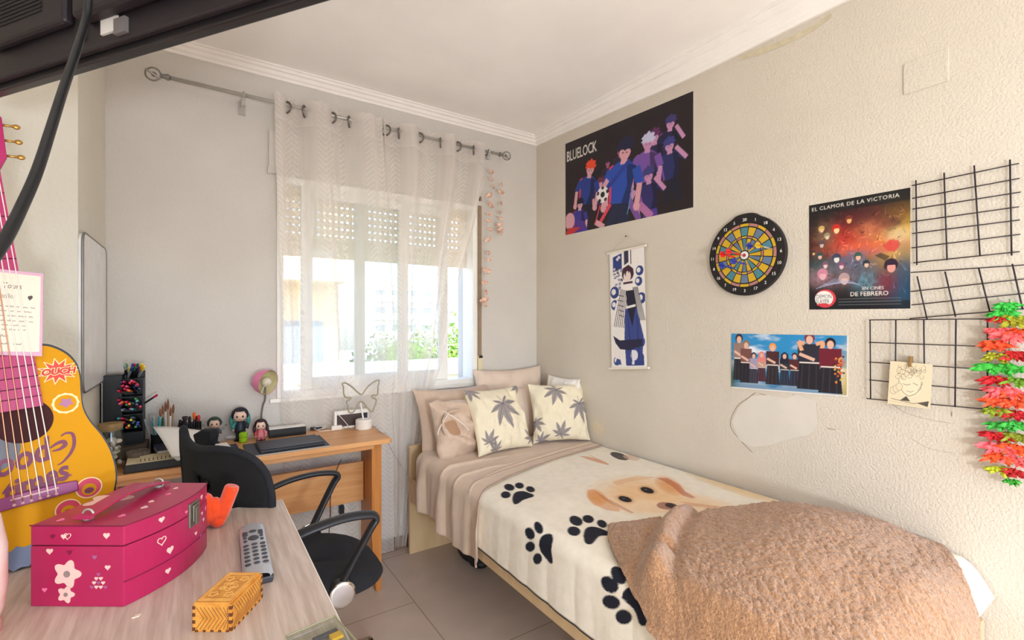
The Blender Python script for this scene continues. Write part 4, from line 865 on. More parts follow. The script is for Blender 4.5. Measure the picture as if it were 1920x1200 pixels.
# group print, plain stand-in
c = Canvas(100, 52, 240, 126, (46, 140, 196)); X, Y = c.X, c.Y
wash(np.clip(fbm(X*.05, Y*.14, 3)*2.2+.15+(28-Y)*.03, 0, 1), (236, 240, 244), .9); wash(np.clip((12-Y)/8, 0, 1), (60, 120, 160), .8); wash(np.clip(g_(0, 12, 7, 18), 0, 1), (60, 90, 60), .9); wash(np.clip(g_(99, 10, 5, 26), 0, 1), (196, 170, 70), .9)
def folk(x, y0, h, hair, top, legs, skin=(224, 180, 160), w=1.0, arms=True, longh=False):
    c.poly([(x-h*.15*w, y0), (x+h*.15*w, y0), (x+h*.12*w, y0+h*.48), (x-h*.12*w, y0+h*.48)], legs); c.poly([(x-h*.14*w, y0+h*.46), (x+h*.14*w, y0+h*.46), (x+h*.14*w, y0+h*.80), (x-h*.14*w, y0+h*.80)], top)
    c.line([(x-h*.12*w, y0+h*.47), (x+h*.12*w, y0+h*.47)], h*.025, (226, 216, 206))
    if longh: c.poly([(x-h*.1, y0+h*.95), (x+h*.1, y0+h*.95), (x+h*.13, y0+h*.66), (x-h*.13, y0+h*.66)], hair)
    c.ell(x, y0+h*.9, h*.085, h*.1, hair); c.ell(x, y0+h*.87, h*.055, h*.075, skin); c.line([(x-h*.12*w, y0+h*.62), (x+h*.06*w, y0+h*.52)], h*.055, skin if arms else top)
    for k in range(3): c.line([(x-h*.1*w+k*h*.09*w, y0), (x-h*.08*w+k*h*.08*w, y0+h*.44)], h*.015, tuple(min(255, q+26) for q in legs))
DK = (34, 32, 40)
folk(8, 8, 44, (56, 46, 50), (150, 120, 110), DK, w=.9); folk(15, 6, 40, (150, 110, 80), (120, 78, 72), DK); folk(22.5, 6, 29, (40, 36, 52), (160, 150, 180), (52, 50, 66)); folk(30, 8, 28, (226, 130, 124), (190, 150, 130), (70, 40, 50), longh=True)
folk(40, 6, 38, (236, 150, 60), (74, 40, 42), (44, 38, 44), w=1.1); folk(50.5, 6, 30, (36, 34, 48), (36, 56, 62), (40, 48, 66), longh=True); folk(59, 6, 30, (60, 36, 44), (88, 40, 44), (40, 42, 60)); folk(71, 4, 50, (120, 50, 66), (44, 44, 56), DK, w=1.35)
c.line([(67, 44), (62, 46), (65, 38)], 3.2, (226, 168, 130)); c.line([(76, 44), (82, 46), (80, 38)], 3.2, (226, 168, 130)); folk(87, 2, 48, (40, 26, 34), (110, 30, 46), DK, w=1.25, arms=False)
for k in range(40): c.ell(90+rng.rand()*7, 10+rng.rand()*24, .8, .8, random.choice([(220, 120, 60), (40, 30, 30), (210, 90, 60), (214, 180, 80)]))
c.poly([(0, 0), (100, 0), (100, 1.2), (0, 1.2)], (230, 226, 220)); c.poly([(99, 0), (100, 0), (100, 52), (99, 52)], (235, 230, 224))
P = [(1371, 711), (1590, 744.5), (1590.5, 629.5), (1371.5, 625.5)]
o = flat_on_wall(c, 'group_print', [(1371, 727), (1590, 744), (1590.5, 629.5), (1371.5, 625.5)], 'wide unframed print of people in a row under a blue sky', 'poster', off=.003)

# scroll banner
c = Canvas(30, 92, 84, 256, (236, 230, 224)); NVB = (50, 66, 128)
for x, y, r in ((4, 60, 4), (26, 74, 3.2), (25, 66, 3), (4, 50, 3.4), (27, 53, 3.6), (25, 20, 4), (24, 8, 4), (5, 6, 3)): c.ell(x, y, r, r*1.2, NVB); c.ell(x-.8, y+.5, r*.5, r*.6, (230, 226, 226))
c.poly([(3, 76), (11, 78), (11, 90), (3, 88)], NVB); 
for k in range(26): c.ell(4+rng.rand()*7, 62+rng.rand()*26, 1.0, 1.4, random.choice([(226, 222, 226), (60, 54, 84), (140, 136, 160)]), rng.rand()*3, .9)
c.poly([(13, 80), (17, 82), (17, 92), (13, 91)], (60, 56, 78)); c.line([(19, 80), (19, 92)], .8, (50, 46, 60))
c.poly([(7, 56), (14, 66), (23, 64), (28, 44), (29, 36), (25, 34), (14, 30), (2, 30), (3, 44)], (238, 232, 226)); 
for k in range(9): c.line([(10+k*1.1, 62-k*.4), (3+k*1.7, 33-k*.3)], .6, (54, 48, 62)); c.line([(20+k*.5, 62), (24+k*.7, 36)], .35, (54, 48, 62))
for k in range(5): c.line([(6+k*.4, 58-k*4), (12, 56-k*4)], .6, (54, 48, 62))
c.poly([(14, 60), (21, 60), (23, 46), (15, 46)], (36, 36, 52)); c.line([(14, 47), (22, 48)], 1.8, (236, 230, 226)); c.poly([(13, 46), (23, 46), (28, 24), (26, 2), (13, 2), (12, 24)], (58, 72, 136)); c.poly([(15, 46), (22, 46), (19, 32)], (36, 34, 54))
c.poly([(2, 26), (8, 22), (27, 22), (27, 17), (16, 14), (8, 15), (4, 20)], (42, 40, 66)); c.poly([(14, 2), (28, 2), (28, 6), (14, 4)], NVB); c.line([(19, 14), (19, 3)], 2.2, (222, 218, 226)); c.ell(20, 10, 3, 4, (224, 222, 230)); c.line([(15, 44), (18, 5)], .5, (36, 38, 76)); c.line([(23, 40), (24, 6)], .5, (36, 38, 76))
c.poly([(3, 14), (8, 13), (9, 6), (4, 5)], (236, 226, 222)); c.poly([(3, 3), (9, 3), (8, 7), (5, 8)], (56, 80, 140))
c.ell(16, 73, 5.2, 5.6, (66, 36, 52)); c.ell(15.5, 71, 3.2, 4.6, (232, 212, 206)); c.poly([(11, 74), (20, 76), (19, 78), (12, 78)], (66, 36, 52)); c.poly([(14, 71), (15.5, 77), (17, 73), (18, 78), (20, 70), (21, 76), (17, 80), (12, 78)], (66, 36, 52)); c.line([(12, 66), (20, 66)], 1.6, (60, 34, 52))
q = [at_x(x, y, XR-.012) for x, y in ((1147, 691), (1213, 690), (1207, 461), (1143, 475))]
ban = thing('banner', ((q[0]+q[1])/2)[:], 'narrow white fabric scroll banner with a figure in blue and stripes, hung on a nail', 'banner')
c.panel('printed_cloth', *q, ARTM, ban, thick=.001, n=(-1, 0, 0))
g = MB(); d = (q[1]-q[0]).normalized(); g.tube([q[0]-d*.018, q[1]+d*.014], .006, 10); g.build('bottom_rod', mat('rod_cream', (232, 224, 210), .5), ban)
g = MB(); d = (q[2]-q[3]).normalized(); g.tube([q[3]-d*.018, q[2]+d*.014], .006, 10); g.build('top_rod', MATS['rod_cream'], ban)
nl = at_x(1175, 443, XR-.008); g = MB(); g.tube([q[3], nl, q[2]], .001, 5); g.build('hanging_string', mat('string', (200, 186, 166), .8), ban)
g = MB(); g.tube([(XR+.01, nl.y, nl.z), (XR-.016, nl.y, nl.z)], .0014, 8); g.lathe([(.004, 0), (.004, .002)], (XR-.017, nl.y, nl.z), (1, 0, 0), 12); tag(g.build('nail', mat('nail_steel', (120, 104, 90), .4, metal=.8)), 'small nail in the wall that holds the scroll banner string', 'nail')

# dartboard
dc = at_x(1401.5, 479.5, XR); RB = .163; RP = RB/.5   # all radii below as a share of the rim
db = thing('dartboard', (XR-.012, dc.y, dc.z-RB), 'round black dartboard with yellow, teal and pink segments and white numbers', 'dartboard')
Mdb = Matrix(((0, 0, -1, XR), (-1, 0, 0, dc.y), (0, 1, 0, dc.z), (0, 0, 0, 1)))   # local x: right in the photo, y: up, z: into the room
Mdb = Mdb @ Matrix.Rotation(R(0), 4, 'Z')
BKR = mat('board_black', (30, 27, 27), .55); YEL = mat('seg_yellow', (206, 168, 40), .5, var=.04, vs=200); TEA = mat('seg_teal', (78, 132, 146), .5, var=.04, vs=200); BLU = mat('seg_greyblue', (102, 122, 150), .5); PNK = mat('seg_pink', (178, 122, 118), .5); WHT = mat('white_print', (232, 228, 222), .5); REDM = mat('bull_red', (176, 58, 54), .5)
rim = []
for k in range(96):
    a = 2*pi*k/96; b = abs(((a - pi/2 + pi) % (2*pi)) - pi); r = RB*(1 + (.045 if b < R(14) else (.045*(1-(b-R(14))/R(7)) if b < R(21) else 0))); rim.append((cos(a)*r*.985, sin(a)*r))
g = MB(Mdb); g.prism(rim, (0, 0, 0), (1, 0, 0), (0, 1, 0), (0, 0, .020)); g.build('rim', BKR, db, bevel=.002)
g = MB(Mdb); g.lathe([(RB*.80, .020), (RB*.80, .0215), (.001, .0215)], (0, 0, 0), (0, 0, 1), 60, cap=False); g.build('face_disc', BKR, db)
def sector(r0, r1, a0, a1, z): 
    n = 5; o_ = [(cos(a0+(a1-a0)*k/n)*r1, sin(a0+(a1-a0)*k/n)*r1) for k in range(n+1)]; i_ = [(cos(a0+(a1-a0)*k/n)*r0, sin(a0+(a1-a0)*k/n)*r0) for k in range(n+1)]
    g.prism(o_ + i_[::-1], (0, 0, z), (1, 0, 0), (0, 1, 0), (0, 0, .0012))
SEGM = [TEA, BLU, YEL, PNK]; g = MB(Mdb)
for k in range(20):
    a = pi/2 - k*2*pi/20; h = 2*pi/40; even = k % 2 == 0; m1 = (TEA if k % 4 == 0 else BLU) if even else YEL; m2 = YEL if even else PNK
    for nm, r0, r1, mm, gap in (('double_segment', .72, .785, m2, .012), ('outer_segment', .49, .69, m1, .018), ('triple_segment', .43, .47, m2, .02), ('inner_segment', .13, .41, m1, .03)):
        g.cur = SEGM.index(mm); sector(RB*r0, RB*r1, a-h+gap*1.1, a+h-gap*1.1, .0215)
g.build('segments', SEGM, db)
g = MB(Mdb); g.lathe([(RB*.10, .0215), (RB*.10, .0235), (.001, .0235)], seg=28, cap=False); g.build('outer_bull', WHT, db)
g = MB(Mdb); g.lathe([(RB*.042, .0235), (RB*.042, .0245), (.001, .0245)], seg=20, cap=False); g.build('bullseye', REDM, db)
for k, nu_ in enumerate([20, 1, 18, 4, 13, 6, 10, 15, 2, 17, 3, 19, 7, 16, 8, 11, 14, 9, 12, 5]):
    a = pi/2 - k*2*pi/20; lettering(str(nu_), Mdb @ Matrix.Translation((cos(a)*RB*.885, sin(a)*RB*.885, .0205)), .0175, WHT, db, 'number')
for (px, py, cl_, nm) in ((1355, 477, (226, 44, 40), 'red dart stuck farthest left in the dartboard'), (1366, 472, (222, 50, 44), 'red dart stuck right beside the other red one'), (1353, 498, (44, 58, 150), 'blue dart low at the left of the dartboard'), (1376, 490, (52, 62, 150), 'blue dart low, closer to the bullseye'), (1405, 461, (48, 62, 156), 'blue dart above the bullseye'), (1421, 460, (200, 170, 50), 'yellow dart above and right of the bullseye')):
    dr = Vector((-1, .12, .10)).normalized(); p = at_x(px, py, XR-.022-.088); p = p - dr*(.088/abs(dr.x)); t = thing('dart', p[:], nm, 'dart', 'darts in the dartboard')
    m = mat('dart_%d_%d_%d' % cl_, cl_, .4); g = MB(); g.tube([p + dr*.0, p + dr*.014], .001, 6); g.build('point', STEEL, t)
    g = MB(); g.tube([p + dr*.014, p + dr*.03, p + dr*.05, p+dr*.055], [.002, .0038, .0034, .002], 10); g.build('barrel', STEEL if cl_[0] > 190 and cl_[1] > 100 else m, t, smooth=True)
    g = MB(); g.tube([p + dr*.055, p + dr*.075], .0018, 8); g.build('shaft', m, t); u = dr.cross(Vector((0, 0, 1))).normalized(); w = dr.cross(u)
    g = MB()
    for ax in (u, w): g.prism([(.072, 0.0), (.080, .011), (.098, .012), (.104, .004), (.104, -.004), (.098, -.012), (.080, -.011)], p - u.cross(w).normalized()*0 - ax.cross(dr)*.0004, dr, ax, ax.cross(dr)*.0008)
    g.build('flight', m, t)

# wire grids
WIR = mat('wire_black', (38, 28, 36), .45)
def wgrid(rows, cols, label, off=.008, r=.0017):
    allp = [at_x(*p, XR-off) for l in rows+cols for p in l]; mn = min(p.z for p in allp); root = thing('wire_grid', (XR-off, sum(p.y for p in allp)/len(allp), mn), label, 'wire grid', 'wire grids')
    for l in rows: g = MB(); g.tube([at_x(*p, XR-off) for p in l], r, 6); g.build('cross_wire', WIR, root, smooth=True)
    for l in cols: g = MB(); g.tube([at_x(*p, XR-off-.0025) for p in l], r*1.15, 6); g.build('upright_wire', WIR, root, smooth=True)
    return root
Zg = lambda x, y: (1600+x/3.528, 280+y/3.528)
wgrid([[Zg(388, 240), Zg(1096, 93)], [Zg(390, 325), Zg(1100, 192)], [Zg(392, 396), Zg(1105, 283)], [Zg(376, 481), Zg(1096, 380)], [Zg(390, 557), Zg(1102, 467)], [Zg(385, 652), Zg(1106, 562)], [Zg(398, 750), Zg(1100, 677)]],
      [[Zg(414, 205), Zg(420, 765)], [Zg(600, 155), Zg(620, 733)], [Zg(799, 107), Zg(838, 708)], [Zg(1036, 68), Zg(1047, 702)]], 'black wire grid panel highest on the right wall, beside the film poster')
wgrid([[Zg(380, 815), Zg(1180, 762)], [Zg(380, 941), Zg(1180, 852)], [Zg(385, 1030), Zg(1180, 948)], [Zg(372, 1120), Zg(1180, 1050)]],
      [[Zg(422, 840), Zg(488, 1125)], [Zg(606, 808), Zg(676, 1108)], [Zg(828, 783), Zg(902, 1070)], [Zg(1052, 758), Zg(1120, 1060)]], 'black wire grid panel hanging skewed in the middle of the three', off=.012)
Zh = lambda x, y: (1600+x/3, 540+y/3)
wgrid([[Zh(88, 180), Zh(766, 174)], [Zh(86, 306), Zh(768, 330)], [Zh(88, 417), Zh(770, 459)], [Zh(88, 517), Zh(780, 581)], [Zh(74, 622), Zh(760, 683)]],
      [[Zh(94, 180), Zh(97, 625)], [Zh(239, 178), Zh(236, 640)], [Zh(396, 178), Zh(402, 650)], [Zh(577, 176), Zh(572, 670)], [Zh(755, 170), Zh(754, 682)]], 'black wire grid panel lowest of the three, holding a pencil sketch', off=.016)
# sketch on the grid, with peg
c = Canvas(100, 104, 110, 116, (222, 208, 176)); pen = (110, 98, 78)
rs = np.random.RandomState(8)
c.ell(50, 46, 28, 26, (226, 214, 184))
for k in range(26):
    x, y = 20+rs.rand()*66, 66+rs.rand()*28; r = 3+rs.rand()*5; a0 = rs.rand()*6; c.line([(x+r*cos(a0+t), y+r*sin(a0+t)) for t in np.linspace(0, 4.6, 9)], 1.0, pen, .8)
c.line([(24, 62), (26, 44), (38, 30), (50, 24), (64, 30), (76, 44), (78, 62)], 1.2, pen); c.line([(34, 52), (44, 50), (52, 53)], 1.2, pen); c.line([(58, 56), (70, 52)], 1.2, pen); c.line([(44, 36), (54, 34), (60, 38)], 1, pen); c.line([(70, 40), (76, 50), (80, 58)], 1, pen)
for k in range(3): c.ell(12+k*7, 34+k*5, 8, 9, (220, 206, 174)); c.line([(12+k*7+8*cos(t), 34+k*5+9*sin(t)) for t in np.linspace(0, 6.3, 14)], .9, pen, .8)
c.poly([(30, 12), (44, 24), (54, 12)], (78, 74, 66)); c.poly([(68, 10), (96, 18), (94, 4)], (78, 74, 66)); c.line([(8, 14), (60, 8), (96, 14)], 1.4, pen); c.line([(4, 8), (98, 2)], .8, (180, 166, 140))
q = [at_x(*Zh(x, y), XR-.026) for x, y in ((192, 650), (432, 681), (446, 430), (208, 410))]
tag(c.panel('pencil_sketch', *q, ART, thick=.0008, n=(-1, 0, 0)), 'small pencil sketch on yellowed paper pegged to the lowest wire grid', 'drawing')
pg = at_x(*Zh(321, 425), XR-.024); g = MB(); g.box(XR-.032, XR-.010, pg.y-.0035, pg.y+.0035, pg.z-.010, pg.z+.022); tag(g.build('clothes_peg', mat('peg_wood', (140, 106, 62), .7), bevel=.001), 'tiny wooden clothes peg holding the pencil sketch', 'clothes peg')

# feather-like flower garland
lei = thing('flower_garland', at_x(1895, 905, XR-.03)[:], 'neon green, red, pink and orange fabric flower garland hanging beside the grids', 'garland')
GC = [((60, 190, 70), [(1890, 572, 18), (1886, 588, 22)]), ((170, 170, 40), [(1902, 600, 26)]), ((206, 40, 40), [(1872, 597, 14)]), ((246, 104, 104), [(1872, 622, 22), (1898, 630, 26)]), ((238, 84, 40), [(1910, 622, 20), (1866, 645, 22)]), ((170, 170, 40), [(1870, 668, 20)]), ((196, 34, 34), [(1905, 666, 22)]), ((60, 180, 60), [(1868, 688, 26), (1908, 690, 20)]), ((206, 30, 40), [(1868, 712, 22)]), ((110, 160, 40), [(1905, 714, 20)]),
      ((246, 104, 110), [(1880, 732, 26)]), ((240, 90, 50), [(1905, 738, 22), (1870, 750, 22), (1900, 756, 22)]), ((140, 160, 40), [(1866, 770, 22)]), ((196, 30, 40), [(1905, 776, 22)]), ((66, 180, 70), [(1874, 796, 18), (1908, 796, 20)]), ((206, 30, 40), [(1870, 816, 22)]), ((140, 150, 40), [(1905, 818, 20)]), ((250, 110, 120), [(1870, 838, 24)]), ((240, 90, 40), [(1905, 840, 22), (1868, 856, 22)]), ((246, 100, 100), [(1905, 862, 20)]), ((186, 196, 40), [(1874, 880, 18)]), ((190, 36, 40), [(1900, 884, 16), (1910, 890, 14)]), ((70, 180, 60), [(1896, 902, 12)])]
for cl_, sp_ in GC:
    m = mat('petal_%d_%d_%d' % cl_, cl_, .7, var=.12, vs=60)
    for x, y, s in sp_:
        p = at_x(x, y, XR-.035); rr = s*p.dot(Vector((sin(TH), cos(TH), 0)))/F*1.15; g = MB()
        for k in range(26):
            a = k*2*pi/26*1.0 + random.random(); L_ = rr*random.uniform(.7, 1.25); d = Vector((random.uniform(-.4, .25), cos(a), sin(a)*.42)); w = d.cross(Vector((1, .2, .1))).normalized(); pts = []
            def pet(u, v, d=d, w=w, L_=L_, p=p, k=k): return p + d*(L_*v) + w*((u-.5)*L_*.26*sin(pi*min(v*.85+.12, 1))) + Vector((-.006*sin(v*7+k)+.004*sin(u*9), 0, -.25*L_*v*v*.6))
            g.grid(pet, 4, 6)
        g.build('petal_tuft', m, lei, smooth=True)
g = MB(); g.tube([at_x(1893, 560, XR-.03), at_x(1890, 905, XR-.03)], .0012, 6); g.build('cord', mat('cord_green', (90, 120, 60), .7), lei)
# ------------------------------------------------------------------ television seen from behind
uT = Vector((-.588, .809, 0)).normalized(); nT = Vector((-.809, -.588, 0)).normalized(); pT = Vector((-.081, .968, 1.70))
TVB = mat('tv_plastic', (34, 27, 31), .5, var=.1, vs=30, bump=.15, bs=400); TVD = mat('tv_dark', (20, 18, 20), .6)
tv = thing('television', (pT + uT*.0)[:], 'black flat television seen from its back, hanging at the top left above the table', 'television')
def tb(s0, s1, z0, z1, d0, d1, name, m, **k):
    g = MB(); vs = [pT + uT*s + Vector((0, 0, z)) + nT*d for d in (d0, d1) for z in (z0, z1) for s in (s0, s1)]
    g.add(vs, [(0, 2, 3, 1), (4, 5, 7, 6), (0, 1, 5, 4), (2, 6, 7, 3), (0, 4, 6, 2), (1, 3, 7, 5)]); return g.build(name, m, tv, **k)
tb(-.45, .47, .012, .56, -.012, .0, 'back_cover', TVB, bevel=.003); tb(-.452, .472, 0, .563, -.030, -.012, 'bezel', mat('tv_bezel', (30, 26, 28), .3), bevel=.003)
tb(-.44, .46, .02, .55, -.0305, -.030, 'screen', mat('tv_screen', (8, 8, 10), .1))
tb(-.30, .12, .05, .42, .0, .028, 'rear_housing', TVB, bevel=.008); tb(.16, .40, .06, .34, 0, .018, 'rear_cover_plate', TVB, bevel=.006)
for (s0, s1, zz0, dz_, d) in ((.22, .38, .09, .007, .018), (-.08, .06, .18, .008, .028)):
    g = MB()
    for k in range(16):
        z = zz0+k*dz_
        vs = [pT + uT*s + Vector((0, 0, z+zz)) + nT*dd for dd in (d-.001, d+.0012) for zz in (0, .003) for s in (s0, s1)]
        g.add(vs, [(0, 2, 3, 1), (4, 5, 7, 6), (0, 1, 5, 4), (2, 6, 7, 3), (0, 4, 6, 2), (1, 3, 7, 5)])
    g.build('vent_slots', TVD, tv)
tb(.045, .085, .028, .055, 0, .004, 'type_label', mat('label_white', (214, 208, 204), .5)); tb(.02, .048, .02, .045, 0, .006, 'port_panel', mat('port_grey', (110, 104, 104), .5))
tb(.13, .15, .03, .3, 0, .004, 'cable_channel', TVD)
g = MB(); a = pT + Vector((0, 0, .3)) - uT*.05; g.tube([a + nT*.02, a + nT*.10, (-.45, .62, 2.0), (XL, .62, 2.0)], .018, 10); g.build('wall_arm', TVD, tv)
g = MB(); cp = [(172, -90, .62), (166, 0, .61), (160, 40, .60), (142, 100, .55), (118, 170, .50), (96, 240, .46), (70, 320, .42), (42, 385, .39), (8, 452, .355), (-40, 520, .33), (-110, 620, .33), (-200, 700, .36)]
pts = [at_d(x, y, d) for x, y, d in cp]; pts = [pT + uT*.02 + Vector((0, 0, .30)) + nT*.03] + pts + [Vector((-.62, .55, TZ+.006)), Vector((-.72, .60, TZ+.006))]
g.tube(pts, .0043, 12, smooth=8); tag(g.build('tv_cable', mat('cable_black', (16, 17, 20), .45), smooth=True), 'thick black cable hanging down from behind the television', 'cable')

# whiteboard on the side of the pillar
WB = mat('whiteboard', (232, 232, 232), .25); ALU = mat('aluminium', (140, 138, 136), .4, metal=.6)
wb = thing('whiteboard', (XS, 2.23, 1.02), 'white board with thin grey frame on the side of the wall pillar, left', 'whiteboard')
rr_ = .04; y0, y1, za, zb = 2.004, 2.46, 1.025, 1.54
def rrect(y0, y1, z0, z1, r, n=6): return [(cx + r*cos(a), cz + r*sin(a)) for cx, cz, a0 in ((y1-r, z1-r, 0), (y0+r, z1-r, 90), (y0+r, z0+r, 180), (y1-r, z0+r, 270)) for a in [R(a0+90*k/n) for k in range(n+1)]]
ro = rrect(y0, y1, za, zb, rr_); g = MB(); g.prism(ro, (XS, 0, 0), (0, 1, 0), (0, 0, 1), (.012, 0, 0)); g.build('board', WB, wb)
g = MB(); g.tube([(XS+.010, a, b) for a, b in ro + [ro[0]]], .004, 8, cap=False); g.build('frame', ALU, wb, smooth=True)

# ------------------------------------------------------------------ guitar
GY = mat('guitar_yellow', (208, 146, 4), .65, spec=.2, var=.05, vs=3); GP = mat('guitar_pink', (176, 38, 100), .4, var=.06, vs=5); GBK = mat('guitar_edge', (26, 26, 34), .4); GD = mat('guitar_inside', (62, 26, 30), .9); PUR = mat('print_purple', (116, 42, 78), .5)
hG = Vector((.97, .24, 0)).normalized(); nG0 = Vector((.24, -.97, 0)).normalized(); tl = R(9); vG = (Vector((0, 0, 1))*cos(tl) - nG0*sin(tl)).normalized(); nG = hG.cross(vG).normalized()
PG = Vector((-.30, 1.345, TZ+.004))
def gp(px, py): p = at_plane(px, py, PG, nG); d = p-PG; return (d.dot(hG), d.dot(vG))
ax0 = Vector((*gp(66, 930), 0)); ax1 = Vector((*gp(44, 790), 0)); axd = (ax1-ax0).normalized(); axn = Vector((axd.y, -axd.x, 0))
def ga(px, py): q = Vector((*gp(px, py), 0))-ax0; return (q.dot(axn), q.dot(axd))   # across, along from the bridge
def G3(a, l, off=0): q = ax0 + axn*a + axd*l; return PG + hG*q.x + vG*q.y + nG*off
edge_px = [(76, 648), (100, 652), (124, 664), (141, 682), (149, 705), (151, 735), (155, 765), (168, 790), (188, 814), (205, 842), (215, 875), (216, 905), (208, 940)]
right = [ga(*e) for e in edge_px]; l_bot = ga(30, 1066)[1]; amax = max(a for a, l in right); lmax = [l for a, l in right if a == amax][0]
right += [(amax*.965, lmax-(lmax-l_bot)*.35), (amax*.84, lmax-(lmax-l_bot)*.65), (amax*.6, lmax-(lmax-l_bot)*.86), (amax*.3, lmax-(lmax-l_bot)*.97), (0, l_bot)]
ltop = right[0][1]; right = [(0, ltop+.004)] + right
body = right + [(-a, l) for a, l in right[1:-1]][::-1]
body = [(p.x, p.y) for p in catmull([(a, l, 0) for a, l in body + [body[0]]], 3)[:-1]]
lmin = min(G3(a, l, -.06).z for a, l in body); lift = TZ + .001 - min(lmin, min(G3(a, l, 0).z for a, l in body)); PG = PG + Vector((0, 0, 1))*max(lift, 0)*0
gt = thing('guitar', (PG.x, PG.y, TZ), 'yellow and pink toy guitar with purple lettering leaning at the left', 'guitar')
g = MB(); g.prism(body, G3(0, 0, -.062), G3(1, 0)-G3(0, 0), G3(0, 1)-G3(0, 0), nG*.062); g.build('body', [GY], gt)
g = MB(); g.prism([(a*1.024, (l-lmax)*1.016+lmax) for a, l in body], G3(0, 0, -.0625), G3(1, 0)-G3(0, 0), G3(0, 1)-G3(0, 0), nG*.0622); g.build('side_band', GBK, gt)
hc = ga(40, 790); hr = abs(ga(40, 749)[1]-ga(40, 832)[1])/2
U_, V_ = G3(1, 0)-G3(0, 0), G3(0, 1)-G3(0, 0)
Mg = Matrix.Identity(4)
for i, v in enumerate((U_, V_, nG)):
    for j in range(3): Mg[j][i] = v[j]
Mg.translation = G3(0, 0, 0)
disc = lambda cx, cy, r, n=40: [(cx+r*cos(2*pi*k/n), cy+r*sin(2*pi*k/n)) for k in range(n)]
g = MB(Mg); g.prism(disc(0, hc[1], hr), (0, 0, .0004), (1, 0, 0), (0, 1, 0), (0, 0, .0008)); g.build('sound_hole', GD, gt)
g = MB(Mg); g.prism(disc(-hr*1.25, hc[1]-hr*1.0, hr*1.05)[:], (0, 0, .0003), (1, 0, 0), (0, 1, 0), (0, 0, .0007)); g.build('pickguard', mat('pickguard_grey', (84, 82, 92), .4), gt)
nw0 = ga(67, 672)[0]; nl0 = hc[1]+hr*.55; nl1 = ga(-30, 330)[1]; nw1 = max(ga(20, 430)[0], .012)
nl1 = nl0 + .52
g = MB(Mg); g.prism([(-nw0, nl0), (nw0*1.0, nl0), (nw0*.72, nl1), (-nw0*.72, nl1)], (0, 0, -.006), (1, 0, 0), (0, 1, 0), (0, 0, .014)); g.build('fretboard', GP, gt)
g = MB(Mg); g.prism([(-nw0*.7, ltop), (nw0*.7, ltop), (nw0*.6, nl1), (-nw0*.6, nl1)], (0, 0, -.026), (1, 0, 0), (0, 1, 0), (0, 0, .020)); g.build('neck', GP, gt)
for k in range(15):
    l = nl1 - (nl1-nl0)*(1-(2**(-k/9.)))*1.45
    if l < nl0: break
    w = nw0*(.72+.28*(nl1-l)/(nl1-nl0)); g = MB(Mg); g.tube([(-w, l, .0085), (w, l, .0085)], .0011, 5); g.build('fret', mat('fret_dark', (96, 20, 56), .4), gt)
g = MB(Mg); g.prism([(-nw0*.72, nl1), (nw0*.72, nl1), (nw0*1.15, nl1+.03), (nw0*1.2, nl1+.12), (nw0*.7, nl1+.14), (-nw0*.7, nl1+.14), (-nw0*1.2, nl1+.12), (-nw0*1.15, nl1+.03)], (0, 0, -.016), (1, 0, 0), (0, 1, 0), (0, 0, .014)); g.build('headstock', GP, gt, bevel=.002)
for k in range(3):
    for sg in (-1, 1):
        l = nl1+.035+k*.035; g = MB(Mg); g.tube([(sg*nw0*1.1, l, -.009), (sg*nw0*1.1+sg*.022, l, -.009)], .0028, 8); g.ell((sg*nw0*1.1+sg*.024, l, -.009), (.007, .006, .004), 10, 6); g.build('tuning_peg', mat('brass', (196, 150, 80), .3, metal=.8), gt, smooth=True)
bw = ga(146, 909)[0]
g = MB(Mg); g.prism([(-bw, -.012), (bw, -.012), (bw*1.0, .010), (bw*.5, .014), (-bw*.5, .014), (-bw, .010)], (0, 0, 0), (1, 0, 0), (0, 1, 0), (0, 0, .009)); g.build('bridge', mat('bridge_purple', (140, 48, 108), .4), gt, bevel=.002)
sb = ga(104, 917)[0]
g = MB(Mg); g.prism([(-sb*1.15, .004), (sb*1.15, .004), (sb*1.15, .007), (-sb*1.15, .007)], (0, 0, .009), (1, 0, 0), (0, 1, 0), (0, 0, .003)); g.build('saddle', mat('saddle_bone', (206, 160, 160), .4), gt)
for k in range(6):
    q = -1+2*k/5; m = mat('string_nylon', (236, 226, 214), .25) if k > 2 else mat('string_copper', (190, 130, 96), .3, metal=.6)
    g = MB(Mg); g.tube([(q*sb, -.004, .008), (q*sb, .006, .013), (q*nw0*.58, nl1, .011), (q*nw0*.58, nl1+.05, -.001)], .0010, 6); g.build('string', m, gt)
    g = MB(Mg); g.lathe([(.003, 0), (.0032, .004), (.001, .006)], (q*sb, -.006, .009), (0, 0, 1), 10); g.build('bridge_pin', MATS['saddle_bone'], gt)
# print: script lettering, swoosh and round stickers
def gtext(t, px, py, size, rot, name='lettering', m=PUR, sh=.35, sx=1.0, off=.0012, ext=.0004):
    a, l = ga(px, py); lettering(t, Mg @ Matrix.Translation((a, l, off)) @ Matrix.Rotation(R(rot), 4, 'Z'), size, m, gt, name, ext=ext, shear=sh, sx=sx)
def gline(t, p0, p1, size, hgt):
    a = Vector((*ga(*p0), 0)); b = Vector((*ga(*p1), 0)); c_ = (a+b)/2; rot = math.atan2((b-a).y, (b-a).x)
    cu = bpy.data.curves.new('t', 'FONT'); cu.body = t; cu.size = size; cu.shear = .35; ob = bpy.data.objects.new('t', cu); COL.objects.link(ob); bpy.context.view_layer.update(); wt = ob.dimensions.x; bpy.data.objects.remove(ob)
    up = Vector((-sin(rot), cos(rot), 0))*hgt; lettering(t, Mg @ Matrix.Translation((c_.x+up.x, c_.y+up.y, .0012)) @ Matrix.Rotation(rot, 4, 'Z'), size, PUR, gt, 'lettering', ext=.0006, shear=.35, sx=(b-a).length/wt, thick=.0016)
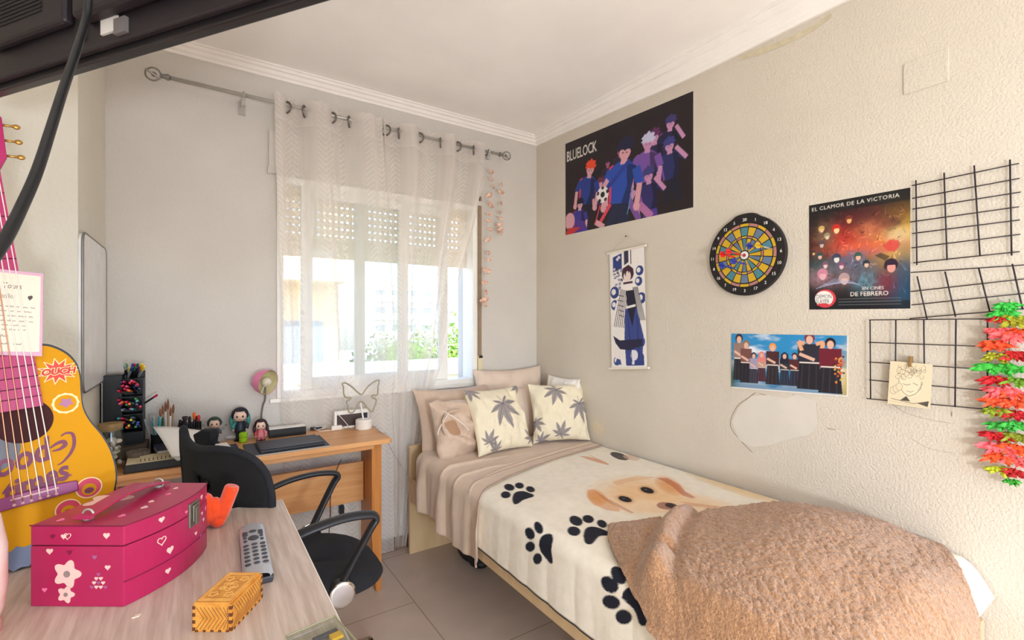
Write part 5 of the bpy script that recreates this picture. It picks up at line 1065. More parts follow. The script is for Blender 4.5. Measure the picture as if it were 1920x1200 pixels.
gline('Good', (-62, 922), (98, 862), .066, .024); gline('times', (8, 946), (130, 896), .058, .018)
def gtube(pts, w, m, name, z=.0012):
    q = catmull([(*ga(x, y), 0) for x, y in pts], 6); g = MB(Mg); n = len(q); vs = []
    for i, p in enumerate(q):
        t = (q[min(i+1, n-1)]-q[max(i-1, 0)]).normalized(); s_ = Vector((-t.y, t.x, 0)); ww = w*(.25+.75*sin(pi*min(max((i+1)/n, .05), .95))); vs += [p+s_*ww+Vector((0, 0, z)), p-s_*ww+Vector((0, 0, z))]
    g.add(vs, [(2*i, 2*i+1, 2*i+3, 2*i+2) for i in range(n-1)]); g.build(name, m, gt)
gtube([(114, 818), (124, 812), (136, 814), (139, 832), (132, 850), (118, 866), (108, 872)], .003, PUR, 'swoosh'); gtube([(94, 840), (106, 832), (118, 828), (122, 834), (112, 842), (98, 846)], .004, PUR, 'swoosh'); gtube([(20, 938), (60, 918), (100, 902), (134, 890)], .004, PUR, 'swoosh')
RS = mat('sticker_red', (214, 58, 40), .5); CS = mat('sticker_cream', (240, 214, 160), .5); LIL = mat('sticker_lilac', (170, 110, 150), .5); PKS = mat('sticker_pink', (206, 62, 92), .5)
def burst(px, py, r0, r1, n, m, name, z=.0008, sx=1.0, par=None):
    a, l = ga(px, py); g = MB(Mg); g.prism([(a+cos(2*pi*k/(2*n)+.2)*(r1 if k % 2 else r0)*sx, l+sin(2*pi*k/(2*n)+.2)*(r1 if k % 2 else r0)) for k in range(2*n)], (0, 0, z-.0003), (1, 0, 0), (0, 1, 0), (0, 0, .0005)); return g.build(name, m, par or gt)
s1 = burst(108, 696, .017, .030, 11, CS, 'sticker', sx=1.15); burst(108, 696, .0135, .026, 11, RS, 'burst', .0014, sx=1.15, par=s1); lettering('OUCH', Mg @ Matrix.Translation((*ga(109, 697), .0022)) @ Matrix.Rotation(R(-3), 4, 'Z'), .0185, CS, s1, 'letter_outline', ext=.0004, shear=.2, thick=.0022)
lettering('OUCH', Mg @ Matrix.Translation((*ga(109, 697), .0030)) @ Matrix.Rotation(R(-3), 4, 'Z'), .0185, mat('letter_red', (196, 40, 34), .5), s1, 'lettering', ext=.0004, shear=.2, thick=.0008)
s2 = burst(123, 756, .0215, .023, 12, CS, 'sticker'); burst(123, 756, .018, .018, 14, GY, 'sticker_field', .0013, par=s2); burst(124, 755, .007, .012, 5, LIL, 'star', .0019, sx=1.1, par=s2)
# plain round fruit-like stickers near the bridge
for px, py, r in ((167, 914, .020), (128, 955, .019)):
    s3 = burst(px, py, r*1.12, r*1.12, 18, CS, 'sticker', .0008); burst(px, py, r, r, 18, PKS, 'sticker_field', .0013, par=s3)
    burst(px, py+3, r*.62, r*.62, 16, GY, 'sticker_centre', .0019, par=s3); burst(px, py+5, r*.34, r*.28, 10, PUR, 'sticker_mark', .0025, sx=1.3, par=s3)
burst(36, 1046, .024, .019, 9, mat('sticker_blue', (104, 116, 146), .5), 'sticker', .0009, sx=1.4)

# pink framed note card tucked in front of the strings
nc = thing('note_card', (at_plane(40, 668, G3(0, nl0, .018), nG))[:], 'handwritten note card in a pink frame tucked behind the guitar strings', 'card')
kk = [at_plane(x, y, G3(0, nl0, .010), nG) for x, y in ((-62, 664), (79, 668), (81, 513), (-62, 498))]
c = Canvas(140, 156, 170, 190, (206, 160, 184)); c.poly([(5, 6), (134, 8), (135, 150), (5, 150)], (226, 214, 196)); rs = np.random.RandomState(12); ink = (74, 56, 56)
def scrib(x0, x1, y, s, w=1.1):
    x = x0
    while x < x1:
        n = rs.randint(2, 6); pts = [(x + k*s*.42, y + (s*.5 if k % 2 else -s*.1)*rs.uniform(.4, 1.2)) for k in range(n*2)]; c.line(pts, w, ink, .9); x = pts[-1][0] + s*1.1
c.text('Tours', 62, 122, 15, ink, shear=.2); c.text('Sencillos', 48, 104, 12, ink, shear=.2, sx=.9); c.ell(113, 108, 3, 3, ink); c.ell(117, 109, 3, 3, ink); c.poly([(110, 107), (120, 108), (114, 102)], ink)
for k, y in enumerate((88, 80, 71, 62, 54, 46)): scrib(14, 124-k*3, y, 4.2, .9)
scrib(50, 78, 34, 6, 1.1); scrib(44, 76, 20, 5, 1.1); scrib(84, 100, 20, 5, 1.1)
c.panel('card_face', *kk, ART, nc, thick=.001, n=nG, rev=(206, 160, 184))

# ------------------------------------------------------------------ foreground table things
# pink vanity case
PKC = mat('case_pink', (176, 32, 84), .38, var=.05, vs=6, coat=.15); PKD = mat('case_seam', (120, 20, 58), .6); HRT = mat('heart_cream', (240, 200, 190), .5); HRP = mat('heart_pink', (238, 120, 160), .5); HRG = mat('heart_lilac', (170, 90, 140), .5)
Ac, Bc, Cc, Dc = Vector((-.245, 1.165, TZ)), Vector((-.108, 1.072, TZ)), Vector((.018, 1.258, TZ)), Vector((-.119, 1.351, TZ))
def bulge(P, Q, s, n=14):
    d = Q-P; nr = Vector((d.y, -d.x, 0)).normalized(); return [P + d*(k/n) + nr*(s*4*(k/n)*(1-k/n)) for k in range(n+1)]
face = bulge(Bc, Cc, .024); fp = [Ac] + face + [Dc]
case = thing('vanity_case', ((Ac+Cc)/2)[:], 'pink vanity case with hearts, a strap handle and a metal clasp on the table', 'case')
def slab(outline, z0, z1, name, m, grow=0.0, **k):
    c_ = sum(outline, Vector())/len(outline); pts = [(p.x + (p-c_).normalized().x*grow, p.y + (p-c_).normalized().y*grow) for p in outline]
    g = MB(); g.prism(pts, (0, 0, z0), (1, 0, 0), (0, 1, 0), (0, 0, z1-z0)); return g.build(name, m, case, **k)
slab(fp, TZ, TZ+.106, 'body', PKC, bevel=.0015); slab(fp, TZ+.1065, TZ+.107, 'seam', PKD, -.001); lid = slab(fp, TZ+.1075, TZ+.143, 'lid', PKC, bevel=.002)
g = MB(); g.tube([p + Vector((0, 0, .044)) + (p-(Ac+Cc)/2).normalized()*.0008 for p in face], .0009, 5); g.build('drawer_seam', PKD, case)
g = MB(); g.tube([p + Vector((0, 0, .1428)) + (p-(Ac+Cc)/2).normalized()*.0008 for p in [Ac] + face], .0012, 5); g.build('lid_edge', PKD, case)
ld_ = (Cc-Bc).normalized(); wd_ = (Ac-Bc).normalized(); top = TZ+.143; mid = (Ac+Bc+Cc+Dc)/4; mid.z = top
hp = [mid - ld_*.098 + Vector((0, 0, .004)), mid - ld_*.08 + Vector((0, 0, .009)), mid + Vector((0, 0, .018)), mid + ld_*.08 + Vector((0, 0, .009)), mid + ld_*.098 + Vector((0, 0, .004))]
q = catmull([p + wd_*.005 for p in hp], 6); g = MB(); vs = []
for p in q: vs += [p + wd_*.017, p - wd_*.017, p - wd_*.017 + Vector((0, 0, .003)), p + wd_*.017 + Vector((0, 0, .003))]
n = len(q); g.add(vs, [(4*i+j, 4*i+(j+1) % 4, 4*i+4+(j+1) % 4, 4*i+4+j) for i in range(n-1) for j in range(4)] + [(3, 2, 1, 0), (4*n-4, 4*n-3, 4*n-2, 4*n-1)]); g.build('handle', PKC, case, smooth=False, bevel=.001)
for s in (-1, 1):
    g = MB(); p = mid + ld_*.085*s + wd_*.005; g.torus(p + Vector((0, 0, .008)), ld_, .010, .002, 18, 6); g.lathe([(.008, 0), (.008, .002), (.003, .006)], p, (0, 0, 1), 14); g.build('handle_ring', STEEL, case, smooth=True)
def face_pt(t, z):
    k = t*(len(face)-1); i = min(int(k), len(face)-2); p = face[i].lerp(face[i+1], k-i); d = (face[i+1]-face[i]).normalized(); return p + Vector((0, 0, z)), d, Vector((d.y, -d.x, 0))
HM = [HRT, HRP, HRG, PKD]; HB = MB()
def heart(o, u, w, n, s, m, name='heart', par=case, hollow=False):
    g = HB; g.cur = HM.index(m)
    P = []
    for k in range(22):
        t = 2*pi*k/22; P.append((16*sin(t)**3/16*s, (13*cos(t)-5*cos(2*t)-2*cos(3*t)-cos(4*t))/16*s))
    if hollow:
        Q = [o+n*.0012+u*a+w*b for a, b in P]; g.tube(Q+[Q[0]], s*.11, 5, cap=False)
    else: g.prism(P, o + n*.0004, u, w, n*.0008)
Z3 = Vector((0, 0, 1))
for t, z, s, m, h in ((.10, .058, .0, HRT, 0), (.28, .088, .0085, HRT, 1), (.36, .062, .008, HRT, 0), (.28, .128, .006, HRT, 0), (.82, .126, .0055, HRT, 0), (.83, .090, .004, HRT, 0), (.87, .073, .0045, HRT, 0), (.70, .060, .004, HRT, 0), (.93, .092, .006, HRP, 0), (.80, .045, .005, HRG, 0), (.34, .024, .006, HRT, 0), (.55, .118, .004, HRP, 0), (.95, .115, .004, HRP, 0)):
    if s: p, d, n_o = face_pt(t, z); heart(p, d, Z3, n_o, s, m, hollow=bool(h))
eL = (Bc-Ac).normalized(); nL = Vector((eL.y, -eL.x, 0))
def lf(a, z): return Ac + eL*a + Vector((0, 0, z))
for a, z, s, m, h in ((.060, .124, .005, HRT, 0), (.067, .125, .006, HRT, 1), (.136, .126, .006, HRT, 0), (.035, .098, .006, HRT, 0), (.115, .088, .0045, HRG, 0), (.138, .070, .005, HRT, 0), (.026, .030, .0045, HRP, 0), (.07, .096, .004, PKD, 0), (.04, .124, .004, PKD, 0)): heart(lf(a, z), eL, Z3, nL, s, m, hollow=bool(h))
for r_, nn in ((0, 1), (1, 2), (2, 3), (3, 4)):
    for k in range(nn): heart(lf(.122+(k-(nn-1)/2)*.008, .058-r_*.0075), eL, Z3, nL, .0035, HRT if (k+r_) % 3 else HRG)
# plain cream flower print in place of the figure on the end and on the lid
def flower(o, u, w, n, s, par, off=.0004):
    g = MB(); P = [(cos(t)*s*(1+.22*cos(5*t)), sin(t)*s*(1+.22*cos(5*t))) for t in np.linspace(0, 2*pi, 50, endpoint=False)]; g.prism(P, o+n*off, u, w, n*.0008); g.build('flower_print', HRT, par)
    g = MB(); g.prism([(cos(t)*s*.28, sin(t)*s*.28) for t in np.linspace(0, 2*pi, 20, endpoint=False)], o+n*(off+.0005), u, w, n*.0008); g.build('flower_centre', mat('flower_grey', (150, 130, 126), .5), par)
flower(lf(.066, .058), eL, Z3, nL, .021, case); flower(lf(.064, .022), eL, Z3, nL, .013, case); flower(mid + wd_*.048 + ld_*.01, ld_, wd_, Z3, .034, case)
for k, (a, b, s) in enumerate(((.04, -.05, .004), (-.03, -.055, .005), (-.07, -.045, .005), (.075, -.04, .004), (-.09, .05, .005), (.0, -.045, .004), (.06, .055, .005))): heart(mid + ld_*a + wd_*b, ld_, wd_, Z3, s*1.3, HRT if k % 2 else HRP)
HB.build('heart_print', HM, case)
# clasp
p, d, n_o = face_pt(.66, .108); 
def cb(a0, a1, b0, b1, c0, c1, name, m, **k):
    g = MB(); vs = [p + d*a + Z3*b + n_o*c for c in (c0, c1) for b in (b0, b1) for a in (a0, a1)]; g.add(vs, [(0, 2, 3, 1), (4, 5, 7, 6), (0, 1, 5, 4), (2, 6, 7, 3), (0, 4, 6, 2), (1, 3, 7, 5)]); g.build(name, m, case, **k)
CLS = mat('clasp_metal', (150, 146, 136), .3, metal=.9); cb(-.018, .018, -.028, .022, -.004, .003, 'clasp_plate', CLS, bevel=.0015); cb(-.011, .012, -.018, .016, .003, .007, 'clasp_lever', CLS, bevel=.0015); cb(-.006, .007, -.024, .010, .007, .009, 'clasp_hook', CLS, bevel=.001)

# orange plush figure with a raised arm
ORG = mat('plush_orange', (236, 74, 22), .95, var=.1, vs=60, bump=.6, bs=300, sheen=.5)
pl_ = thing('plush_toy', (.035, 1.375, TZ), 'small orange plush toy with a raised arm behind the pink case', 'toy')
g = MB(); g.ell((.022, 1.375, TZ+.040), (.026, .022, .036)); g.ell((.014, 1.38, TZ+.066), (.019, .018, .018)); g.ell((.036, 1.372, TZ+.042), (.020, .019, .030)); g.build('body', ORG, pl_, smooth=True)
a0 = at_plane(418, 958, Vector((.05, 1.37, 0)), Vector((0, 1, 0))); a1 = at_plane(434, 916, Vector((.05, 1.365, 0)), Vector((0, 1, 0))); g = MB(); g.tube([a0-(a1-a0)*.45, a0, a1, a1 + (a1-a0)*.12], [.014, .0165, .017, .012], 16, smooth=6); g.build('arm', ORG, pl_, smooth=True)
g = MB(); e_ = a1 + Vector((.004, -.016, 0)); g.ell(e_, (.0035, .002, .0035), 10, 6); g.build('button_dot', mat('dot_orange', (206, 96, 50), .5), pl_)
g = MB(); g.ell((.042, 1.365, TZ+.012), (.016, .015, .0125)); g.build('foot', ORG, pl_, smooth=True)
g = MB(); g.ell((.012, 1.375, TZ+.012), (.014, .015, .0125)); g.build('foot', ORG, pl_, smooth=True)

# remote control
r0, r1 = Vector((.107, 1.285, 0)), Vector((.097, 1.018, 0)); e = (r1-r0).normalized(); Mr = frame((r0.x, r0.y, TZ), e)
rc = thing('remote_control', ((r0+r1)/2 + Vector((0, 0, TZ)))[:], 'long grey and silver remote control with dark buttons on the table', 'remote control')
RG = mat('remote_silver', (178, 180, 186), .35, metal=.2); RD = mat('remote_dark', (52, 52, 58), .4); BT = mat('button_grey', (66, 66, 72), .5)
L_ = (r1-r0).length
def rem(u, v):
    x = u*L_; w = .027*(1-.05*sin(u*pi))*(1-.25*max(0, abs(u-.5)*2-.94)/.06); a = v*pi; return Mr @ Vector((x, cos(a)*w, .012 + .010*sin(a)**.6 + .002*sin(u*pi)))
g = MB(); g.grid(rem, 24, 15); g.build('shell', RG, rc, smooth=True)
g = MB(); vs = [(x, y*(1-.1*(z < .006))*.027, z) for z in (.0, .0125) for x, y in ((0.004, -1), (L_, -1), (L_, 1), (0.004, 1))]; g.M = Mr; g.add(vs, [(3, 2, 1, 0), (4, 5, 6, 7), (0, 1, 5, 4), (1, 2, 6, 5), (2, 3, 7, 6), (3, 0, 4, 7)]); g.build('underside', RD, rc, bevel=.002)
def rb(x, y, rx, ry, m=BT, z=.0245, name='button'):
    g = MB(Mr); h = .012 + .010*max(1-(y/.027)**2, 0)**.3 + .002*sin(x/L_*pi); g.ell((x, y, h+.0005), (rx, ry, .0022), 12, 6); g.build(name, m, rc, smooth=True)
WBT = mat('button_pale', (224, 224, 226), .4)
rb(.055, 0, .008, .008); rb(.055, .0, .005, .005, WBT, name='power_button')
for y in (-.015, .015):
    for k in range(3): rb(.055+k*.009, y, .003, .006)
rb(.095, 0, .014, .011); rb(.095, 0, .008, .006, WBT)
for k in range(2):
    for y in (-.016, .016): rb(.085+k*.02, y, .006, .004)
for r_ in range(6):
    for cc in range(3): rb(.130+r_*.018, (cc-1)*.0155, .005, .006)

# engraved wooden box
EB = mat('plywood_gold', (216, 152, 66), .55, c2=(196, 128, 48), vs=60); EBD = mat('burnt_edge', (96, 52, 26), .7); EBL = mat('engraving_pale', (236, 184, 104), .6)
q = [Vector((-.0065, .924, TZ)), Vector((.046, .889, TZ)), Vector((.097, .969, TZ)), Vector((.0445, 1.004, TZ))]; H = .048
ex, ey = (q[1]-q[0]).normalized(), (q[3]-q[0]).normalized(); lx, ly = (q[1]-q[0]).length, (q[3]-q[0]).length; wbx = thing('engraved_box', ((q[0]+q[2])/2)[:], 'little engraved plywood box with finger joints in front of the remote', 'box')
nx_ = Vector((ex.y, -ex.x, 0)); Mw = Matrix.Identity(4); ey = Vector((-ex.y, ex.x, 0))
for i, v in enumerate((ex, ey, Z3)):
    for j in range(3): Mw[j][i] = v[j]
Mw.translation = q[0]
g = MB(Mw); g.box(0, lx, 0, ly, 0, H-.004); g.build('box_body', EB, wbx, bevel=.0005); g = MB(Mw); g.box(.003, lx-.003, -.0005, ly-.002, H-.004, H); g.build('sliding_lid', EB, wbx, bevel=.0005)
g = MB(Mw)
for k in range(4):
    z = .002+k*.0115; 
    for (x0, x1, y0, y1) in ((-.0004, .0045, -.0004, .0035), (lx-.0045, lx+.0004, -.0004, .0035), (lx-.0035, lx+.0004, ly-.0045, ly+.0004)): g.box(x0, x1, y0, y1, z, z+.0055)
for k in range(5): g.box(.004+k*.0125, .009+k*.0125, -.0004, .001, -.0, .0035)
for k in range(7): g.box(lx-.001, lx+.0004, .006+k*.0125, .011+k*.0125, -.0, .0035)
g.build('finger_joints', EBD, wbx)
def eline(pts, m=EBL, w=.0006, name='engraving'): g = MB(Mw); g.tube(pts, w, 4); return g
g = MB(Mw)
for i_ in (.006, .0095): g.tube([(i_, i_, H), (lx-i_, i_, H), (lx-i_, ly-i_, H), (i_, ly-i_, H), (i_, i_, H)], .0005, 4)
for cx, cy, r in ((lx/2, ly/2, .012), (lx/2, ly/2, .007), (lx*.3, ly*.25, .006), (lx*.7, ly*.25, .006), (lx*.3, ly*.75, .006), (lx*.7, ly*.75, .006)):
    g.tube([(cx+r*cos(t)*(1+.25*cos(5*t)), cy+r*sin(t)*(1+.25*cos(5*t)), H) for t in np.linspace(0, 2*pi, 40)], .0005, 4)
g.build('engraving', EBL, wbx)
g = MB(Mw)
for k in range(9):
    x = .006+k*.0063; g.tube([(x, -.0003, .005), (min(x+.012, lx-.005), -.0003, .022), (x, -.0003, .040)], .0004, 4)
for k in range(14):
    y = .006+k*.0063; g.tube([(lx+.0003, y, .005), (lx+.0003, min(y+.012, ly-.005), .022), (lx+.0003, y, .040)], .0004, 4)
g.build('diamond_engraving', EBD, wbx)

# clear plastic case at the front edge of the table
CLR = bpy.data.materials.new('clear_plastic'); CLR.use_nodes = True; n_ = CLR.node_tree.nodes; l_ = CLR.node_tree.links; n_.clear(); o_ = n_.new('ShaderNodeOutputMaterial'); m_ = n_.new('ShaderNodeMixShader'); t_ = n_.new('ShaderNodeBsdfTransparent'); g_s = n_.new('ShaderNodeBsdfGlossy')
t_.inputs[0].default_value = (.86, .88, .84, 1); g_s.inputs['Roughness'].default_value = .1; m_.inputs[0].default_value = .10; l_.new(t_.outputs[0], m_.inputs[1]); l_.new(g_s.outputs[0], m_.inputs[2]); l_.new(m_.outputs[0], o_.inputs[0]); MATS['clear'] = CLR
pc = thing('clear_case', (.15, .75, TZ), 'flat clear plastic case lying on the front right corner of the table', 'case'); Mp = frame((.116, .813, TZ+.0005), (Vector((.192, .825, 0))-Vector((.116, .813, 0))))
Lc = .076
g = MB(Mp); g.box(0, Lc, -.13, 0, 0, .009); g.build('tray', CLR, pc, bevel=.002)
g = MB(Mp); g.tube([(0, 0, .009), (Lc, 0, .009), (Lc, -.13, .009), (0, -.13, .009), (0, 0, .009)], .0016, 6); g.build('rim', mat('rim_green_grey', (150, 146, 116), .4), pc)
g = MB(Mp); g.box(.030, .068, -.034, -.026, .001, .006); tag(g.build('pencil_lead_tube', mat('dark_grey_plastic', (64, 62, 72), .5), bevel=.001), 'dark grey stick inside the clear case on the table', 'stick')
g = MB(Mp); g.box(.052, .070, -.052, -.036, .001, .006); tag(g.build('eraser', mat('yellow_plastic', (226, 176, 30), .5), bevel=.001), 'yellow block inside the clear case on the table', 'eraser')
# cream tube at the left border
TB = mat('tube_white', (240, 228, 224), .4, c2=(226, 170, 160), vs=12); tb_ = thing('cream_tube', (-.292, 1.10, TZ), 'pale pink cosmetic tube standing at the very left front of the case', 'tube')
g = MB(); g.lathe([(.024, .0), (.030, .02), (.034, .06), (.034, .12), (.026, .17), (.012, .19)], (-.292, 1.10, TZ+.018), seg=28); g.build('tube_body', TB, tb_, smooth=True); g = MB(); g.lathe([(.027, 0), (.027, .02), (.024, .021)], (-.292, 1.10, TZ), seg=28); g.build('cap', mat('cap_pink', (206, 150, 140), .4), tb_, smooth=False)

p = at_z(255, 1156, TZ); g = MB(); g.prism([(-.006, -.002), (.003, -.004), (.007, .001), (.001, .004)], p, (1, .3, 0), (-.3, 1, 0), (0, 0, .0015)); tag(g.build('paper_scrap', mat('scrap_cream', (232, 218, 196), .8)), 'tiny torn cream scrap lying in front of the pink case', 'scrap')
# ------------------------------------------------------------------ things on the pine desk
D = DZ
def dk(px, py, ymax=2.455):
    p = at_z(px, py, DZ)
    if p.y > ymax: p = at_y(px, py, ymax); p.z = DZ
    return p
DKB = mat('plastic_matt_black', (26, 26, 30), .5)
# organiser with three tiers of markers, on a flat box
fb = MB().box(-.305, -.165, 2.34, 2.47, D, D+.05).build('storage_box', mat('box_brown', (84, 70, 58), .7, var=.15, vs=30), bevel=.003); tag(fb, 'flat brown box under the black marker organiser', 'box')
og = thing('marker_organiser', (-.24, 2.42, D+.05), 'tall black organiser holding three tiers of coloured markers at the left desk end', 'organiser')
ox0, ox1, oy0, oy1, oz = -.306, -.178, 2.385, 2.46, D+.05
MB().box(ox0, ox0+.062, oy0, oy1, oz, oz+.275).build('side_block', DKB, og, bevel=.003)
MB().box(ox0-.0, ox0+.003, oy0-.003, oy0, oz, oz+.272).build('silver_edge', STEEL, og)
MB().box(ox0+.062, ox1, oy1-.006, oy1, oz, oz+.285).build('back', DKB, og); MB().box(ox1-.004, ox1, oy0, oy1-.006, oz, oz+.26).build('side_wall', DKB, og)
for k in range(4): MB().box(ox0+.062, ox1-.004, oy0, oy1-.006, oz+.045+k*.07, oz+.049+k*.07).build('shelf', DKB, og)
MB().box(ox0+.062, ox1-.004, oy0, oy0+.004, oz, oz+.045).build('front_lip', DKB, og)
MK = {'red': (206, 30, 60), 'crimson': (176, 20, 70), 'orange': (236, 110, 60), 'yellow': (236, 206, 50), 'green': (50, 140, 70), 'dark green': (24, 84, 60), 'blue': (40, 70, 160), 'navy': (34, 36, 90), 'teal': (60, 160, 170), 'purple': (110, 50, 130), 'pink': (226, 90, 140), 'grey': (150, 160, 160), 'brown': (130, 70, 40)}
def marker(cn, p, d, L_, r, label, name='marker_pen', group='markers in the black organiser', capr=.33):
    m = mat('mk_' + cn.replace(' ', '_'), MK[cn], .35); d = Vector(d).normalized(); p = Vector(p); t = thing(name, p[:], label, 'pen', group)
    g = MB(); g.tube([p, p + d*L_*(1-capr)], r*.92, 10); g.build('barrel', DKB if (len(cn) + int(L_*1000)) % 2 else MATS.get('mk_grey') or mat('mk_grey', MK['grey'], .35), t, smooth=False)
    g = MB(); g.lathe([(r, 0), (r, L_*capr*.9), (r*.7, L_*capr)], p + d*L_*(1-capr), d, 12); g.build('pen_cap', m, t, smooth=False); return t
rs = random.Random(4)
tiers = [('top', oz+.190, ['red', 'crimson', 'red', 'orange', 'navy', 'crimson', 'red', 'pink', 'blue', 'red', 'navy', 'crimson', 'red', 'pink', 'red']), ('second', oz+.120, ['navy', 'grey', 'crimson', 'teal', 'red', 'pink', 'orange', 'green', 'purple', 'dark green', 'crimson', 'orange', 'red', 'teal', 'green']), ('third', oz+.050, ['teal', 'yellow', 'orange', 'green', 'blue', 'red', 'purple', 'navy', 'dark green', 'blue', 'teal', 'red', 'yellow', 'navy', 'green'])]
for tn, z, cs in tiers:
    for i, cn in enumerate(cs):
        x = ox0+.068+(i % 5)*.0105+rs.uniform(-.001, .001); zz = z + .006 + (i//5)*.0145; ax_ = (rs.uniform(-.10, .10), -1, .20+rs.uniform(-.03, .05))
        marker(cn, (x, oy1-.012, zz+.0), ax_, .132+rs.uniform(0, .012), .0049, '%s marker lying in the %s tier of the black organiser' % (cn, tn))
for i, cn in enumerate(['yellow', 'blue', 'green', 'navy', 'red', 'yellow', 'green', 'grey', 'blue', 'dark green', 'red', 'yellow']):
    x = ox0+.066+(i % 6)*.0085; marker(cn, (x, oy1-.02-(i % 2)*.012, oz+.262), (rs.uniform(-.05, .25), -.7, .42+.15*(i//6)), .085+rs.uniform(0, .01), .0048, '%s marker standing on top of the black organiser' % cn, group='markers on top of the organiser')
marker('crimson', (ox1+.0005, oy0+.03, oz+.155), (.55, -.3, .42), .06, .004, 'single dark red pen poking out at the right of the black organiser', group='markers in the black organiser')
# shell jar
JG = MATS['clear']; jx, jy = -.262, 2.235
jar = thing('shell_jar', (jx, jy, D), 'glass jar with a cork lid full of shells and stones at the left desk end', 'jar')
g = MB(); g.lathe([(.036, .001), (.040, .006), (.041, .11), (.033, .135), (.033, .150)], (jx, jy, D), cap=False, seg=28); g.build('glass', GL, jar, smooth=True, solid=.002)
g = MB(); g.lathe([(.031, .140), (.036, .150), (.036, .166)], (jx, jy, D), seg=24); g.build('cork_lid', mat('cork', (150, 124, 84), .9, var=.2, vs=60), jar)
STN_ = [mat('stone_%d' % i, c_, .7, var=.15, vs=50) for i, c_ in enumerate([(206, 190, 172), (170, 160, 150), (226, 212, 194), (188, 176, 162)])]
placed = []
for k in range(34):
    for tr_ in range(40):
        a = rs.random()*2*pi; q = rs.random()**.5*.027; r = rs.uniform(.008, .012); x, y = jx+q*cos(a), jy+q*sin(a); z = D+.003+r+rs.random()*.088
        if all((x-b[0])**2+(y-b[1])**2+(z-b[2])**2 > ((r+b[3])*.82)**2 for b in placed): placed.append((x, y, z, r)); break
placed.append((jx+.005, jy-.012, D+.105, .016))
for k, (x, y, z, r) in enumerate(placed):
    g = MB(); M_ = Matrix.Rotation(rs.random()*3, 3, (rs.random(), rs.random(), 1)); g.ell((x, y, z), (r, r*.85, r*.7), 10, 7, M_); o = g.build('pebble', STN_[k % 4], smooth=True)
    tag(o, 'large pale shell at the top inside the glass jar' if k == len(placed)-1 else 'small stone or shell inside the glass jar with cork lid', 'stone', 'stones in the glass jar')
rb_ = thing('pebble_basket', (-.185, 2.255, D), 'small rough grey brown basket between the glass jar and the notebooks', 'basket')
g = MB(); g.lathe([(.028, 0), (.036, .03), (.036, .05), (.033, .05), (.026, .006)], (-.185, 2.255, D), seg=24); g.build('woven_wall', mat('basket_grey', (112, 98, 84), .9, var=.25, vs=90, bump=.8, bs=120), rb_, smooth=True)
# books, sketchpads and papers
def slabM(M, lx, ly, h, name, m, parent=None, bev=.001, **k):
    g = MB(M); g.box(0, lx, 0, ly, 0, h); return g.build(name, m, parent, bevel=bev)
PAP = mat('paper_white', (240, 238, 232), .7, var=.02); CRM = mat('paper_cream', (216, 200, 164), .7, var=.06, vs=20); NVY = mat('cover_navy', (40, 44, 74), .5); BLC = mat('cover_black', (24, 22, 24), .45)
bk1 = thing('sketchbook', (-.1, 2.14, D), 'thick black sketchbook with cream pages lying at the front of the desk', 'book')
Mb = frame((-.214, 2.128, D+.0005), (1, .05, 0)); g = MB(Mb); g.box(0, .30, 0, .13, 0, .004); g.box(0, .30, -.0, .002, .0, .030); g.box(0, .004, 0, .13, 0, .030); g.build('cover', BLC, bk1, bevel=.001)
slabM(Mb @ Matrix.Translation((.005, .003, .004)), .29, .124, .027, 'pages', CRM, bk1)
sp_ = thing('spiral_notebook', (-.1, 2.2, D+.032), 'cream notebook with a row of binding holes on top of the sketchbook', 'notebook'); Ms = frame((-.175, 2.150, D+.0325), (1, .03, 0))
slabM(Ms, .17, .08, .004, 'pages', CRM, sp_)
g = MB(Ms)
for k in range(14): g.torus((.006+k*.012, .004, .003), (1, 0, 0), .0045, .0012, 10, 5)
g.build('spiral', DKB, sp_)
for i, (o_, a, s_, lb) in enumerate([((-.135, 2.25, D+.0), .1, (.20, .14, .022), 'navy blue book at the bottom of the stack behind the papers'), ((-.128, 2.255, D+.0225), .16, (.17, .13, .018), 'navy blue book second from the bottom behind the papers'), ((.015, 2.20, D+.0), .06, (.13, .12, .016), 'dark blue folder lying flat to the right of the white papers')]):
    b = thing('book', o_, lb, 'book', 'dark blue books'); Mq = frame(o_, (1, a, 0)); lx, ly, h = s_
    slabM(Mq @ Matrix.Translation((0, 0, 0)), lx, ly, .002, 'cover', NVY, b); slabM(Mq @ Matrix.Translation((0, 0, h-.002)), lx, ly, .002, 'cover', NVY, b); slabM(Mq @ Matrix.Translation((.002, .002, .002)), lx-.004, ly-.004, h-.0042, 'pages', PAP, b)
# tilted pile of white sheets
pp = [at_y(286, 800, 2.30), at_y(393, 806, 2.32), at_z(362, 858, D+.062), at_z(322, 857, D+.060)]
ps = thing('paper_pile', pp[3][:], 'curled pile of white drawing sheets propped on the notebooks', 'papers')
for k in range(6):
    o3 = Vector((.003*k, .002*k, -.0035*k)); g = MB()
    g.grid(lambda u, v: (pp[3]*(1-u)+pp[2]*u)*(1-v) + (pp[0]*(1-u)+pp[1]*u)*v + o3 + Vector((0, 0, .006*sin(v*pi) + .004*sin(u*5))), 10, 10); g.build('sheet', PAP, ps, smooth=True, solid=.0008)
w = thing('loose_papers', (.06, 2.22, D+.017), 'white papers lying flat behind the chair back, right of the curled pile', 'papers'); slabM(frame((-.005, 2.205, D+.0165), (1, .12, 0)), .12, .10, .012, 'sheets', PAP, w)
